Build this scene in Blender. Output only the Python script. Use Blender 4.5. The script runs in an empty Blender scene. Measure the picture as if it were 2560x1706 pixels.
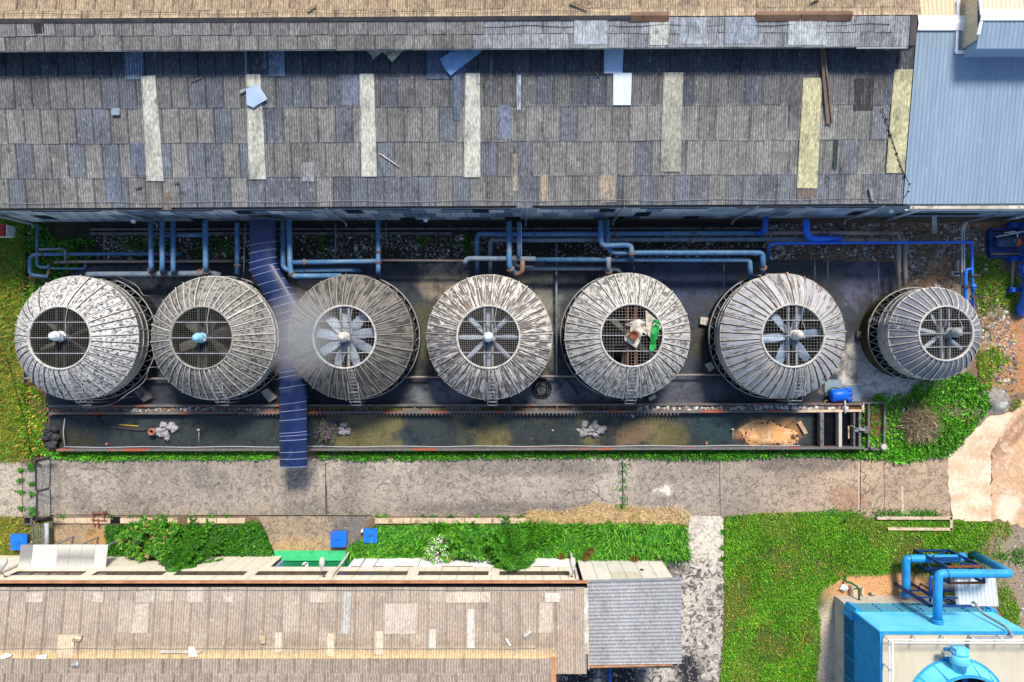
import bpy, math, random
import numpy as np
from mathutils import Vector, Matrix
from mathutils.geometry import delaunay_2d_cdt

random.seed(7)
rng = np.random.default_rng(11)
sc = bpy.context.scene
COL = sc.collection

# ---------------------------------------------------------------- camera, world, sun, exposure
H, F, CX, CY = 45.0, 1717.0, 1280.0, 853.0           # camera height (m), focal length and centre in photo pixels
cam_d = bpy.data.cameras.new("camera")
cam_d.sensor_width = 36.0
cam_d.lens = F / 2560.0 * 36.0
cam_d.clip_end = 2000.0
cam = bpy.data.objects.new("camera", cam_d)
cam.location = (0, 0, H)
COL.objects.link(cam)
sc.camera = cam

SUN_EL, SUN_AZ = math.radians(50), math.radians(14)   # azimuth from +Y towards +X
w = bpy.data.worlds.new("World")
sc.world = w
w.use_nodes = True
nt = w.node_tree
sky = nt.nodes.new("ShaderNodeTexSky")
sky.sky_type = 'NISHITA'
sky.sun_disc = False
sky.sun_elevation = SUN_EL
sky.sun_rotation = SUN_AZ
sky.air_density = 1.0
sky.dust_density = 0.6
bg = nt.nodes["Background"]
nt.links.new(sky.outputs[0], bg.inputs[0])
bg.inputs[1].default_value = 0.15
sun_d = bpy.data.lights.new("sun", 'SUN')
sun_d.energy = 4.1
sun_d.angle = math.radians(13.0)
sun_d.color = (1.0, 0.93, 0.82)
sun = bpy.data.objects.new("sun", sun_d)
sdir = Vector((math.cos(SUN_EL) * math.sin(SUN_AZ), math.cos(SUN_EL) * math.cos(SUN_AZ), math.sin(SUN_EL)))
sun.rotation_euler = sdir.to_track_quat('Z', 'Y').to_euler()
sun.location = (0, 20, 60)
COL.objects.link(sun)
sc.view_settings.view_transform = 'Standard'
sc.view_settings.look = 'None'
sc.view_settings.exposure = 0.5
sc.view_settings.gamma = 1.0
sc.cycles.max_bounces = 6
sc.cycles.diffuse_bounces = 3

# ---------------------------------------------------------------- small helpers
TILE = {}
for i in range(4):
    TILE['A%d' % i] = (640 * i, 0, .344456)
    TILE['B%d' % i] = (640 * i, 500, .344456)
    TILE['C%d' % i] = (640 * i, 980, .271993)
    TILE['D%d' % i] = (640 * i, 1280, .271993)

def q(t, x, y):
    o = TILE[t]
    return (o[0] + x * o[2], o[1] + y * o[2])

def P(px, py, z=0.0):
    D = H - z
    return Vector(((px - CX) / F * D, (CY - py) / F * D, z))

def Q(t, x, y, z=0.0):
    return P(*q(t, x, y), z)

def wp(X, Y, z=0.0):                      # world to photo pixels
    return (CX + X * F / (H - z), CY - Y * F / (H - z))

def onplane(px, py, pl, lift=0.0):
    a, b, c = pl
    qx, qy = (px - CX) / F, (CY - py) / F
    D = (H - a) / (1 + b * qx + c * qy)
    return Vector((qx * D, qy * D, H - D + lift))

def S(r, g, b):
    f = lambda c: (c / 255) / 12.92 if c <= 10 else ((c / 255 + .055) / 1.055) ** 2.4
    return (f(r), f(g), f(b))

# value noise on numpy arrays
_perm = np.random.default_rng(3).random((256, 256))
def vn(x, y, s=1.0, seed=0):
    x = np.asarray(x, float) * s + seed * 17.31
    y = np.asarray(y, float) * s + seed * 9.77
    xi, yi = np.floor(x).astype(int), np.floor(y).astype(int)
    fx, fy = x - xi, y - yi
    fx, fy = fx * fx * (3 - 2 * fx), fy * fy * (3 - 2 * fy)
    a, b = _perm[xi % 256, yi % 256], _perm[(xi + 1) % 256, yi % 256]
    c, d = _perm[xi % 256, (yi + 1) % 256], _perm[(xi + 1) % 256, (yi + 1) % 256]
    return (a * (1 - fx) + b * fx) * (1 - fy) + (c * (1 - fx) + d * fx) * fy

def fbm(x, y, s=1.0, o=4, seed=0):
    t, amp, n = 0, 1.0, 0
    for i in range(o):
        t = t + amp * vn(x, y, s * 2 ** i, seed + i * 5)
        n += amp
        amp *= .55
    return t / n

def sstep(a, b, x):
    t = np.clip((x - a) / (b - a), 0, 1)
    return t * t * (3 - 2 * t)

def mix3(c, d, m):
    return c * (1 - m[:, None]) + np.array(d)[None, :] * m[:, None]

# ---------------------------------------------------------------- materials
MATS = {}
def mat(name, cols, scale=2.0, rough=.85, metal=0.0, bump=0.0, stains=(), stretch=(1, 1, 1), attr=False, fine=.25,
        fscale=30, spec=.3, coord='pos', lo=.32, hi=.68, emis=None, alpha=None):
    m = bpy.data.materials.new(name)
    m.use_nodes = True
    N, L = m.node_tree.nodes, m.node_tree.links
    bs = N["Principled BSDF"]
    bs.inputs['Roughness'].default_value = rough
    bs.inputs['Metallic'].default_value = metal
    bs.inputs['Specular IOR Level'].default_value = spec
    if coord == 'pos':
        src = N.new("ShaderNodeNewGeometry").outputs['Position']
    else:
        u = N.new("ShaderNodeUVMap"); u.uv_map = 'uv'
        src = u.outputs['UV']
    mp = N.new("ShaderNodeMapping")
    mp.inputs['Scale'].default_value = stretch
    L.new(src, mp.inputs['Vector'])
    vec = mp.outputs['Vector']
    def noise(s, det=6, dist=0.0, rg=.6):
        n = N.new("ShaderNodeTexNoise")
        n.inputs['Scale'].default_value = s
        n.inputs['Detail'].default_value = det
        n.inputs['Roughness'].default_value = rg
        n.inputs['Distortion'].default_value = dist
        L.new(vec, n.inputs['Vector'])
        return n.outputs['Fac']
    n1 = noise(scale)
    if attr:
        at = N.new("ShaderNodeAttribute"); at.attribute_name = 'tint'
        col = at.outputs['Color']
    else:
        rp = N.new("ShaderNodeValToRGB")
        el = rp.color_ramp.elements
        while len(el) < len(cols):
            el.new(.5)
        for i, c in enumerate(cols):
            el[i].position = lo + (hi - lo) * i / max(1, len(cols) - 1)
            el[i].color = (*c, 1)
        L.new(n1, rp.inputs[0])
        col = rp.outputs[0]
    for st in stains:
        c, s, th, soft, amt = st[:5]
        nn = noise(s, 7, st[5] if len(st) > 5 else 0.0, .65)
        r2 = N.new("ShaderNodeMapRange")
        r2.inputs['From Min'].default_value = th - soft
        r2.inputs['From Max'].default_value = th + soft
        r2.inputs['To Max'].default_value = amt
        L.new(nn, r2.inputs['Value'])
        mx = N.new("ShaderNodeMix"); mx.data_type = 'RGBA'
        L.new(r2.outputs[0], mx.inputs['Factor'])
        L.new(col, mx.inputs[6])
        mx.inputs[7].default_value = (*c, 1)
        col = mx.outputs[2]
    if fine:
        nf = noise(fscale, 4, 0, .7)
        r3 = N.new("ShaderNodeMapRange")
        r3.inputs['From Min'].default_value = .3
        r3.inputs['From Max'].default_value = .7
        r3.inputs['To Min'].default_value = 1 - fine
        r3.inputs['To Max'].default_value = 1 + fine
        L.new(nf, r3.inputs['Value'])
        vm = N.new("ShaderNodeVectorMath"); vm.operation = 'SCALE'
        L.new(col, vm.inputs[0])
        L.new(r3.outputs[0], vm.inputs['Scale'])
        col = vm.outputs[0]
    L.new(col, bs.inputs['Base Color'])
    if bump:
        bp = N.new("ShaderNodeBump")
        bp.inputs['Strength'].default_value = bump
        bp.inputs['Distance'].default_value = .05
        L.new(noise(fscale * .6, 5, 0, .7), bp.inputs['Height'])
        L.new(bp.outputs[0], bs.inputs['Normal'])
    if alpha is not None:
        bs.inputs['Alpha'].default_value = alpha
    MATS[name] = m
    return m

# ---------------------------------------------------------------- mesh builder
class MB:
    def __init__(s):
        s.v, s.f, s.m, s.sm, s.t, s.uv = [], [], [], [], [], {}
        s.cur, s.smooth, s.tint = 0, False, None
    def add(s, verts, faces, uvs=None):
        o = len(s.v)
        s.v += [tuple(p) for p in verts]
        s.t += [s.tint or (1, 1, 1)] * len(verts)
        if uvs:
            for i, u in enumerate(uvs):
                s.uv[o + i] = u
        for f in faces:
            s.f.append([o + i for i in f]); s.m.append(s.cur); s.sm.append(s.smooth)
        return s
    def quad(s, a, b, c, d):
        return s.add([a, b, c, d], [(0, 1, 2, 3)])
    def hexa(s, lo, hi):                    # two loops of n points, closed solid
        n = len(lo)
        fs = [tuple(range(n - 1, -1, -1)), tuple(range(n, 2 * n))]
        for i in range(n):
            j = (i + 1) % n
            fs.append((i, j, n + j, n + i))
        return s.add(list(lo) + list(hi), fs)
    def box(s, p0, p1):
        x0, y0, z0 = [min(a, b) for a, b in zip(p0, p1)]
        x1, y1, z1 = [max(a, b) for a, b in zip(p0, p1)]
        return s.hexa([(x0, y0, z0), (x1, y0, z0), (x1, y1, z0), (x0, y1, z0)],
                      [(x0, y0, z1), (x1, y0, z1), (x1, y1, z1), (x0, y1, z1)])
    def prism(s, poly, z0, z1):
        poly = [(p[0], p[1]) for p in poly]
        ar = sum(poly[i][0] * poly[(i + 1) % len(poly)][1] - poly[(i + 1) % len(poly)][0] * poly[i][1] for i in range(len(poly)))
        if ar < 0:
            poly = poly[::-1]
        return s.hexa([(x, y, z0) for x, y in poly], [(x, y, z1) for x, y in poly])
    def bar(s, a, b, wd, ht, up=(0, 0, 1)):
        a, b = Vector(a), Vector(b)
        d = (b - a).normalized()
        u = Vector(up)
        r = d.cross(u)
        if r.length < 1e-4:
            r = d.cross(Vector((0, 1, 0)))
        r = r.normalized() * wd / 2
        u = r.cross(d).normalized() * ht / 2
        k = [(-1, -1), (1, -1), (1, 1), (-1, 1)]
        A = [a + r * i + u * j for i, j in k]
        B = [b + r * i + u * j for i, j in k]
        return s.hexa(A, B)
    def tube(s, pts, r, n=10, caps=True):
        pts = [Vector(p) for p in pts]
        rr = r if isinstance(r, (list, tuple)) else [r] * len(pts)
        vs, fs = [], []
        prev = None
        for i, p in enumerate(pts):
            if i == 0: t = pts[1] - p
            elif i == len(pts) - 1: t = p - pts[i - 1]
            else: t = (pts[i + 1] - p).normalized() + (p - pts[i - 1]).normalized()
            if t.length < 1e-6: t = Vector((0, 0, 1))
            t.normalize()
            if prev is None:
                a = t.cross(Vector((0, 0, 1)))
                if a.length < .05: a = t.cross(Vector((0, 1, 0)))
            else:
                a = prev - t * prev.dot(t)
            a.normalize(); prev = a
            b = t.cross(a)
            for k in range(n):
                th = 2 * math.pi * k / n
                vs.append(p + (a * math.cos(th) + b * math.sin(th)) * rr[i])
        for i in range(len(pts) - 1):
            for k in range(n):
                k2 = (k + 1) % n
                fs.append((i * n + k, i * n + k2, (i + 1) * n + k2, (i + 1) * n + k))
        if caps:
            fs.append(tuple(range(n - 1, -1, -1)))
            fs.append(tuple(range((len(pts) - 1) * n, len(pts) * n)))
        old = s.smooth; s.smooth = True
        s.add(vs, fs); s.smooth = old
        return s
    def lathe(s, prof, c, n=48, a0=0, a1=2 * math.pi, uvs=False, wob=None):
        vs, fs, uv = [], [], []
        full = abs(a1 - a0 - 2 * math.pi) < 1e-6
        m = n if full else n + 1
        ln = 0
        for j, (r, z) in enumerate(prof):
            if j: ln += math.hypot(r - prof[j - 1][0], z - prof[j - 1][1])
            for i in range(m):
                th = a0 + (a1 - a0) * i / n
                rr = r if wob is None else wob(r, th, z)
                vs.append((c[0] + rr * math.cos(th), c[1] + rr * math.sin(th), c[2] + z))
                uv.append((th * prof[0][0], ln))
        for j in range(len(prof) - 1):
            for i in range(n):
                k = (i + 1) % m
                fs.append((j * m + i, j * m + k, (j + 1) * m + k, (j + 1) * m + i))
        return s.add(vs, fs, uv if uvs else None)
    def disc(s, c, r, n=24, z=None):
        return s.add([(c[0] + r * math.cos(2 * math.pi * i / n), c[1] + r * math.sin(2 * math.pi * i / n), c[2]) for i in range(n)], [tuple(range(n))])

def wloc(o):
    v = Vector((0, 0, 0))
    while o is not None:
        v += o.location
        o = o.parent
    return v

def tag(o, label=None, cat=None, group=None, kind=None):
    if label: o['label'] = label
    if cat: o['category'] = cat
    if group: o['group'] = group
    if kind: o['kind'] = kind
    return o

def thing(name, label, cat, loc=(0, 0, 0), group=None):
    o = bpy.data.objects.new(name, None)
    o.empty_display_size = .3
    COL.objects.link(o)
    o.location = loc
    return tag(o, label, cat, group)

def build(name, mb, mats, parent=None, loc=None, label=None, cat=None, group=None, kind=None):
    if not isinstance(mats, (list, tuple)): mats = [mats]
    if parent is not None:
        off = wloc(parent)
    else:
        if loc is None:
            a = np.array(mb.v)
            loc = (float(a[:, 0].mean()), float(a[:, 1].mean()), float(a[:, 2].min()))
        off = Vector(loc)
    me = bpy.data.meshes.new(name)
    me.from_pydata([(x - off[0], y - off[1], z - off[2]) for x, y, z in mb.v], [], mb.f)
    for m in mats:
        me.materials.append(MATS[m] if isinstance(m, str) else m)
    me.polygons.foreach_set('material_index', mb.m)
    me.polygons.foreach_set('use_smooth', mb.sm)
    if any(c != (1, 1, 1) for c in mb.t):
        ca = me.color_attributes.new('tint', 'FLOAT_COLOR', 'POINT')
        a = np.ones((len(mb.v), 4), np.float32)
        a[:, :3] = np.array(mb.t)
        ca.data.foreach_set('color', a.ravel())
    if mb.uv:
        ul = me.uv_layers.new(name='uv')
        vi = np.zeros(len(me.loops), np.int32)
        me.loops.foreach_get('vertex_index', vi)
        uvv = np.zeros((len(mb.v), 2), np.float32)
        for k, u in mb.uv.items():
            uvv[k] = u
        ul.data.foreach_set('uv', uvv[vi].ravel())
    me.update()
    o = bpy.data.objects.new(name, me)
    COL.objects.link(o)
    if parent is not None:
        o.parent = parent
    else:
        o.location = off
    return tag(o, label, cat, group, kind)

def npmesh(name, V, Fc, tint=None, material=None, parent=None, loc=(0, 0, 0), smooth=False, **kw):
    """V (n,3); Fc (m,k) numpy faces of equal size."""
    off = wloc(parent) if parent is not None else Vector(loc)
    me = bpy.data.meshes.new(name)
    V = np.asarray(V, np.float32) - np.array(off, np.float32)[None, :]
    Fc = np.asarray(Fc, np.int32)
    me.vertices.add(len(V)); me.vertices.foreach_set('co', V.ravel())
    k = Fc.shape[1]
    me.loops.add(Fc.size); me.loops.foreach_set('vertex_index', Fc.ravel())
    me.polygons.add(len(Fc))
    me.polygons.foreach_set('loop_start', np.arange(0, Fc.size, k, dtype=np.int32))
    me.polygons.foreach_set('loop_total', np.full(len(Fc), k, np.int32))
    me.update(calc_edges=True)
    if smooth: me.polygons.foreach_set('use_smooth', np.ones(len(Fc), bool))
    if tint is not None:
        ca = me.color_attributes.new('tint', 'FLOAT_COLOR', 'POINT')
        a = np.ones((len(V), 4), np.float32); a[:, :3] = tint
        ca.data.foreach_set('color', a.ravel())
    me.materials.append(MATS[material])
    o = bpy.data.objects.new(name, me)
    COL.objects.link(o)
    if parent is not None: o.parent = parent
    else: o.location = off
    return tag(o, **kw)

def fillet(pts, rad=.3, n=5):
    pts = [Vector(p) for p in pts]
    out = [pts[0]]
    for i in range(1, len(pts) - 1):
        a, b, c = pts[i - 1], pts[i], pts[i + 1]
        d1, d2 = (a - b), (c - b)
        k = min(rad, d1.length * .49, d2.length * .49)
        p, r = b + d1.normalized() * k, b + d2.normalized() * k
        for j in range(n + 1):
            t = j / n
            out.append((p * (1 - t) + b * t) * (1 - t) + (b * (1 - t) + r * t) * t)
    out.append(pts[-1])
    return out

def inpoly(x, y, poly):
    ins = np.zeros(len(x), bool)
    n = len(poly)
    for i in range(n):
        x1, y1 = poly[i]; x2, y2 = poly[(i + 1) % n]
        if y1 == y2: continue
        c = ((y1 > y) != (y2 > y)) & (x < (x2 - x1) * (y - y1) / (y2 - y1) + x1)
        ins ^= c
    return ins

def sheet(name, poly_px, z, res, colfn, material, jit=0.0, zfn=None, seed=0, parent=None, **kw):
    """flat ground sheet with a ragged outline, its surface colour in a point attribute"""
    pw = [P(px, py, z) for px, py in poly_px]
    out = []
    r = np.random.default_rng(seed + 5)
    for i in range(len(pw)):
        a, b = pw[i], pw[(i + 1) % len(pw)]
        n = max(1, int((b - a).length / (res if jit else 2.0)))
        nrm = Vector((-(b - a).y, (b - a).x, 0)).normalized()
        for j in range(n):
            p = a + (b - a) * j / n
            if jit and j:
                p = p + nrm * float((fbm(p.x, p.y, 1.1, 3, seed) - .5) * 2.4 * jit + r.normal() * .15 * jit)
            out.append((p.x, p.y))
    xs = [p[0] for p in out]; ys = [p[1] for p in out]
    gx, gy = np.meshgrid(np.arange(min(xs), max(xs), res), np.arange(min(ys), max(ys), res))
    gx = gx.ravel() + r.normal(0, res * .12, gx.size); gy = gy.ravel() + r.normal(0, res * .12, gy.size)
    ok = inpoly(gx, gy, out)
    pts = [Vector(p) for p in out] + [Vector((a, b)) for a, b in zip(gx[ok], gy[ok])]
    n = len(out)
    vv, _, ff, *_ = delaunay_2d_cdt(pts, [(i, (i + 1) % n) for i in range(n)], [], 1, 1e-5)
    V = np.array([(p[0], p[1], z) for p in vv])
    if zfn is not None: V[:, 2] += zfn(V[:, 0], V[:, 1])
    tint = colfn(V[:, 0], V[:, 1]) if colfn else None
    return npmesh(name, V, np.array([list(f) for f in ff if len(f) == 3]), tint, material, parent=parent,
                  loc=(float(V[:, 0].mean()), float(V[:, 1].mean()), z), **kw)

def scatter(poly_px, n, dens=None, z=0.0, seed=0):
    r = np.random.default_rng(seed)
    pw = [tuple(P(px, py, z))[:2] for px, py in poly_px]
    x0, x1 = min(p[0] for p in pw), max(p[0] for p in pw)
    y0, y1 = min(p[1] for p in pw), max(p[1] for p in pw)
    X, Y = [], []
    tot = 0
    for _ in range(60):
        x = r.uniform(x0, x1, n); y = r.uniform(y0, y1, n)
        ok = inpoly(x, y, pw)
        if dens is not None: ok &= r.random(n) < dens(x, y)
        X.append(x[ok]); Y.append(y[ok]); tot += ok.sum()
        if tot >= n: break
    return np.concatenate(X)[:n], np.concatenate(Y)[:n]

def leaves(x, y, z, L, W, tilt, cols, seed=0, az=None, wide=.45, droop=0.0):
    """rhombic leaf/blade faces: arrays in, (V, F, tint) out. tilt = angle above horizontal"""
    r = np.random.default_rng(seed + 99)
    n = len(x)
    z = np.broadcast_to(z, (n,)).astype(float)
    L = np.broadcast_to(L, (n,)) * r.uniform(.65, 1.25, n)
    W = np.broadcast_to(W, (n,)) * r.uniform(.7, 1.2, n)
    a = r.uniform(0, 2 * np.pi, n) if az is None else az
    t = r.uniform(tilt[0], tilt[1], n)
    dx, dy, dz = np.cos(a) * np.cos(t), np.sin(a) * np.cos(t), np.sin(t)
    rx, ry = -np.sin(a), np.cos(a)
    roll = r.normal(0, .35, n)
    rz = np.sin(roll); rx, ry = rx * np.cos(roll), ry * np.cos(roll)
    b = np.stack([x, y, z], 1)
    d = np.stack([dx, dy, dz], 1); s = np.stack([rx, ry, rz], 1)
    m = b + d * (L * wide)[:, None]
    tip = b + d * L[:, None]
    tip[:, 2] -= droop * L
    V = np.stack([b, m - s * (W / 2)[:, None], tip, m + s * (W / 2)[:, None]], 1).reshape(-1, 3)
    Fc = np.arange(4 * n).reshape(n, 4)
    C = np.array(cols)[r.integers(0, len(cols), n)] * r.uniform(.7, 1.3, n)[:, None]
    return V, Fc, np.repeat(C, 4, 0)

def join(parts):
    o, Vs, Fs, Ts = 0, [], [], []
    for V, Fc, T in parts:
        Vs.append(V); Fs.append(Fc + o); Ts.append(T); o += len(V)
    return np.concatenate(Vs), np.concatenate(Fs), np.concatenate(Ts)

def rock_mb(c, r, seed, flat=.75):
    rr = random.Random(seed)
    mb = MB()
    n, m = 7, 4
    ph = [rr.uniform(0, 6.28) for _ in range(6)]
    sx, sy = rr.uniform(.75, 1.25), rr.uniform(.7, 1.1)
    vs = [(c[0], c[1], c[2] + r * flat * 1.6)]
    for j in range(1, m):
        th = math.pi * j / m
        for i in range(n):
            a = 2 * math.pi * i / n + ph[0]
            k = 1 + .22 * math.sin(2 * a + ph[1] + j) + rr.uniform(-.16, .16)
            vs.append((c[0] + r * k * sx * math.sin(th) * math.cos(a), c[1] + r * k * sy * math.sin(th) * math.sin(a),
                       c[2] + r * flat * (.75 + math.cos(th) * k * .85)))
    vs.append((c[0], c[1], c[2] - r * .1))
    fs = [(0, 1 + i, 1 + (i + 1) % n) for i in range(n)]
    for j in range(m - 2):
        for i in range(n):
            k = (i + 1) % n
            fs.append((1 + j * n + i, 1 + (j + 1) * n + i, 1 + (j + 1) * n + k, 1 + j * n + k))
    b = 1 + (m - 2) * n
    fs += [(b + i, len(vs) - 1, b + (i + 1) % n) for i in range(n)]
    return mb.add(vs, fs)
# ---------------------------------------------------------------- material library
mat('soil', None, attr=True, scale=3, fine=.45, fscale=9, bump=.5, stains=[(S(205, 195, 180), 7, .66, .03, .75), (S(30, 26, 22), 5, .64, .05, .7)])
mat('turf_soil', None, attr=True, fine=.5, fscale=7, bump=.4, stains=[(S(25, 30, 10), 3.5, .56, .08, .7)])
mat('yard_concrete', None, attr=True, fine=.3, fscale=6, rough=.6, spec=.4, bump=.15,
    stains=[(S(24, 26, 32), 1.3, .57, .08, .7, .6), (S(150, 148, 140), 6, .70, .03, .5), (S(15, 16, 20), 4, .62, .03, .6)])
mat('road_concrete', None, attr=True, fine=.3, fscale=11, bump=.25,
    stains=[(S(60, 56, 52), 2.6, .55, .08, .6, 1.2), (S(206, 192, 172), 5, .62, .06, .55, 1.5), (S(46, 42, 40), 9, .60, .05, .6), (S(190, 176, 156), 17, .62, .04, .5, 1.0)])
mat('mottled_concrete', None, attr=True, fine=.3, fscale=8, bump=.3,
    stains=[(S(38, 37, 40), 1.8, .52, .05, .85, 1.5), (S(230, 220, 205), 3.3, .60, .05, .7, 1.0), (S(60, 58, 60), 7, .60, .04, .6)])
mat('dirt', None, attr=True, fine=.22, fscale=5, bump=.3, stains=[(S(235, 215, 190), 1.4, .60, .1, .5, 1.0)])
mat('asbestos', None, attr=True, fine=.5, fscale=9, bump=.1, rough=.95, stretch=(1, .4, 1),
    stains=[(S(40, 43, 50), 1.2, .57, .12, .5, .4), (S(176, 170, 160), 9, .66, .03, .35), (S(26, 26, 28), 4, .65, .04, .65)])
mat('asbestos_tan', None, attr=True, fine=.3, fscale=9, bump=.1, rough=.95, stretch=(1, .5, 1), stains=[(S(84, 74, 66), 1.4, .60, .1, .35, .4), (S(214, 200, 182), 6, .63, .04, .35), (S(60, 54, 50), 5, .68, .04, .5)])
mat('ridge_brown', [S(126, 94, 72), S(96, 72, 58)], scale=1.5, fine=.25, rough=.8)
mat('groove_dark', [S(40, 38, 38), S(60, 56, 54)], scale=3, fine=.3)
mat('clad', None, attr=True, fine=.12, fscale=5, rough=.55, stains=[(S(120, 110, 95), 1.2, .66, .08, .25)], stretch=(1, 1, .35))
mat('clad_blue_grey', [S(132, 158, 182), S(142, 166, 188)], scale=.5, rough=.5, fine=.05, stains=[(S(96, 112, 126), .6, .64, .1, .3)])
mat('steel_roof', [S(128, 148, 166), S(140, 158, 173)], scale=.4, rough=.45, metal=0, fine=.05, fscale=3, stains=[(S(112, 130, 148), 1.5, .57, .1, .45), (S(168, 184, 196), 3.0, .62, .06, .4), (S(100, 96, 92), 5, .70, .03, .5)], stretch=(2, .3, 1))
mat('trim_white', [S(226, 228, 230), S(240, 240, 238)], fine=.08, rough=.6, stains=[(S(120, 108, 92), 2.2, .66, .05, .5)])
mat('trim_dirty', [S(205, 198, 186), S(150, 135, 115)], fine=.2, scale=1.2, rough=.8, stains=[(S(60, 45, 35), 3, .62, .04, .8)])
mat('rust_trim', [S(190, 136, 96), S(150, 100, 72)], scale=1.5, fine=.2, rough=.8)
mat('fascia_dark', [S(52, 50, 56), S(84, 78, 76)], scale=1.2, fine=.3)
mat('rust', [S(92, 48, 30), S(140, 84, 54)], scale=6, fine=.3, rough=.9)
mat('wood', [S(128, 110, 96), S(86, 72, 66)], scale=3, fine=.3, stretch=(1, .2, 1))
mat('plank', [S(196, 168, 132), S(150, 122, 92)], scale=3, fine=.25)
mat('dark_void', [S(16, 17, 20), S(26, 27, 30)], fine=.1)
mat('black_metal', [S(40, 42, 48), S(58, 60, 64)], fine=.2, rough=.6)
mat('grey_metal', [S(120, 122, 126), S(150, 150, 150)], scale=4, fine=.2, rough=.55, stains=[(S(100, 70, 50), 5, .66, .04, .7)])
mat('pale_metal', [S(176, 180, 184), S(150, 154, 160)], scale=4, fine=.15, rough=.5, stains=[(S(120, 80, 56), 6, .68, .04, .6)])
mat('wire', [S(150, 150, 150), S(110, 108, 104)], fine=.1, rough=.6)
mat('grille_wire', [S(104, 102, 98), S(130, 126, 120)], fine=.1, rough=.7)
mat('hoop_grey', [S(150, 160, 186), S(130, 142, 170)], fine=.1)
mat('wire_dark', [S(96, 94, 84), S(120, 116, 104)], fine=.1, rough=.7)
mat('pipe_blue', [S(48, 98, 142), S(78, 122, 156)], scale=1.5, fine=.2, rough=.5, stains=[(S(116, 128, 138), 2.6, .56, .07, .7), (S(34, 44, 58), 3.5, .66, .05, .6), (S(110, 72, 50), 6, .72, .03, .8)])
mat('pipe_grey', [S(96, 110, 124), S(122, 130, 138)], scale=1.5, fine=.2, rough=.6, stains=[(S(52, 84, 124), 2, .58, .08, .6), (S(90, 62, 46), 4, .66, .05, .7), (S(40, 42, 46), 3, .66, .05, .6)])
mat('pipe_tan', [S(158, 142, 126), S(128, 120, 116)], scale=1.2, fine=.2, rough=.7, stains=[(S(70, 92, 120), 1.6, .62, .06, .6), (S(92, 66, 50), 5, .66, .05, .6)])
mat('pipe_rusty', [S(108, 74, 56), S(140, 112, 96)], scale=4, fine=.25, rough=.8)
mat('pipe_royal', [S(26, 98, 206), S(36, 112, 216)], scale=2, fine=.08, rough=.4, stains=[(S(12, 50, 140), 3, .66, .06, .4)])
mat('pipe_deep', [S(28, 74, 164), S(36, 88, 178)], scale=2, fine=.1, rough=.45)
mat('pipe_sky', [S(34, 140, 206), S(50, 152, 212)], scale=1, fine=.1, rough=.45, stains=[(S(16, 94, 156), 1.8, .60, .1, .5), (S(96, 164, 206), 3.2, .64, .06, .5), (S(70, 70, 70), 9, .70, .02, .6)])
mat('frame_navy', [S(18, 52, 104), S(24, 62, 116)], scale=2, fine=.12, rough=.5, stains=[(S(96, 58, 44), 3, .70, .04, .7)])
mat('unit_sky', [S(92, 190, 226), S(110, 200, 232)], scale=.7, fine=.05, rough=.45, stains=[(S(64, 166, 210), 1.2, .58, .1, .45), (S(140, 190, 204), 3, .64, .05, .5), (S(120, 110, 100), 6, .70, .03, .5)])
mat('unit_teal', [S(16, 98, 120), S(22, 112, 134)], scale=1, fine=.1, rough=.5)
mat('unit_side', [S(26, 138, 206), S(42, 152, 214)], scale=.8, fine=.1, rough=.5, stains=[(S(14, 96, 160), 1.4, .58, .1, .4), (S(90, 160, 200), 3, .66, .05, .4)])
mat('deck_beige', [S(180, 169, 146), S(196, 184, 160)], scale=.8, fine=.08, stains=[(S(150, 128, 100), 1.6, .66, .06, .5)], stretch=(2, .5, 1))
mat('white_paint', [S(228, 228, 222), S(240, 238, 232)], fine=.06, rough=.5, stains=[(S(150, 130, 110), 3, .70, .04, .5)])
mat('dirty_white', [S(206, 200, 190), S(176, 166, 152)], scale=3, fine=.15, rough=.7, stains=[(S(120, 84, 58), 4, .64, .05, .6)])
mat('concrete_pale', [S(190, 182, 168), S(170, 160, 146)], scale=1.5, fine=.18, bump=.15, stains=[(S(110, 100, 90), 2, .62, .06, .5)])
mat('concrete_cream', [S(208, 186, 158), S(176, 152, 126)], scale=1.3, fine=.25, bump=.2, stains=[(S(86, 70, 56), 2.4, .6, .05, .7), (S(226, 214, 196), 3, .62, .05, .5)])
mat('concrete_weathered', [S(118, 112, 106), S(84, 82, 82)], scale=2, fine=.35, bump=.2, stains=[(S(40, 38, 38), 3, .58, .06, .7), (S(190, 184, 176), 5, .66, .04, .6)])
mat('brick_wall', [S(112, 108, 104), S(84, 82, 82)], scale=2, fine=.3, bump=.2, stains=[(S(160, 78, 56), .55, .585, .02, .9), (S(40, 38, 38), 4, .64, .05, .6)], stretch=(1, 4, 4))
mat('stone', [S(120, 118, 120), S(160, 156, 154)], scale=3, fine=.3, bump=.2)
mat('stone_dark', [S(40, 40, 44), S(66, 64, 68)], scale=4, fine=.35)
mat('stone_pale', [S(168, 164, 168), S(130, 124, 128)], scale=3, fine=.3, bump=.2)
mat('pond_bed', None, attr=True, fine=.3, fscale=6, stains=[(S(112, 100, 60), 3.5, .66, .05, .45, 1.0), (S(20, 22, 22), 1.6, .60, .08, .6)])
mat('planter_soil', None, attr=True, fine=.6, fscale=9, stains=[(S(30, 24, 20), 4, .58, .06, .8)])
mat('canopy_navy', [S(10, 27, 62), S(16, 36, 80)], scale=.8, fine=.12, rough=.35, spec=.5, stains=[(S(62, 68, 96), .9, .62, .05, .55, .5), (S(10, 20, 52), 1.5, .6, .06, .5)])
mat('green_paint', [S(44, 158, 98), S(58, 176, 112)], scale=1.5, fine=.1, stains=[(S(30, 100, 66), 2.5, .62, .06, .5)])
mat('green_paint_shaded', [S(10, 108, 66), S(16, 122, 76)], scale=1.5, fine=.15, stains=[(S(60, 150, 100), 3, .66, .05, .4)])
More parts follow.
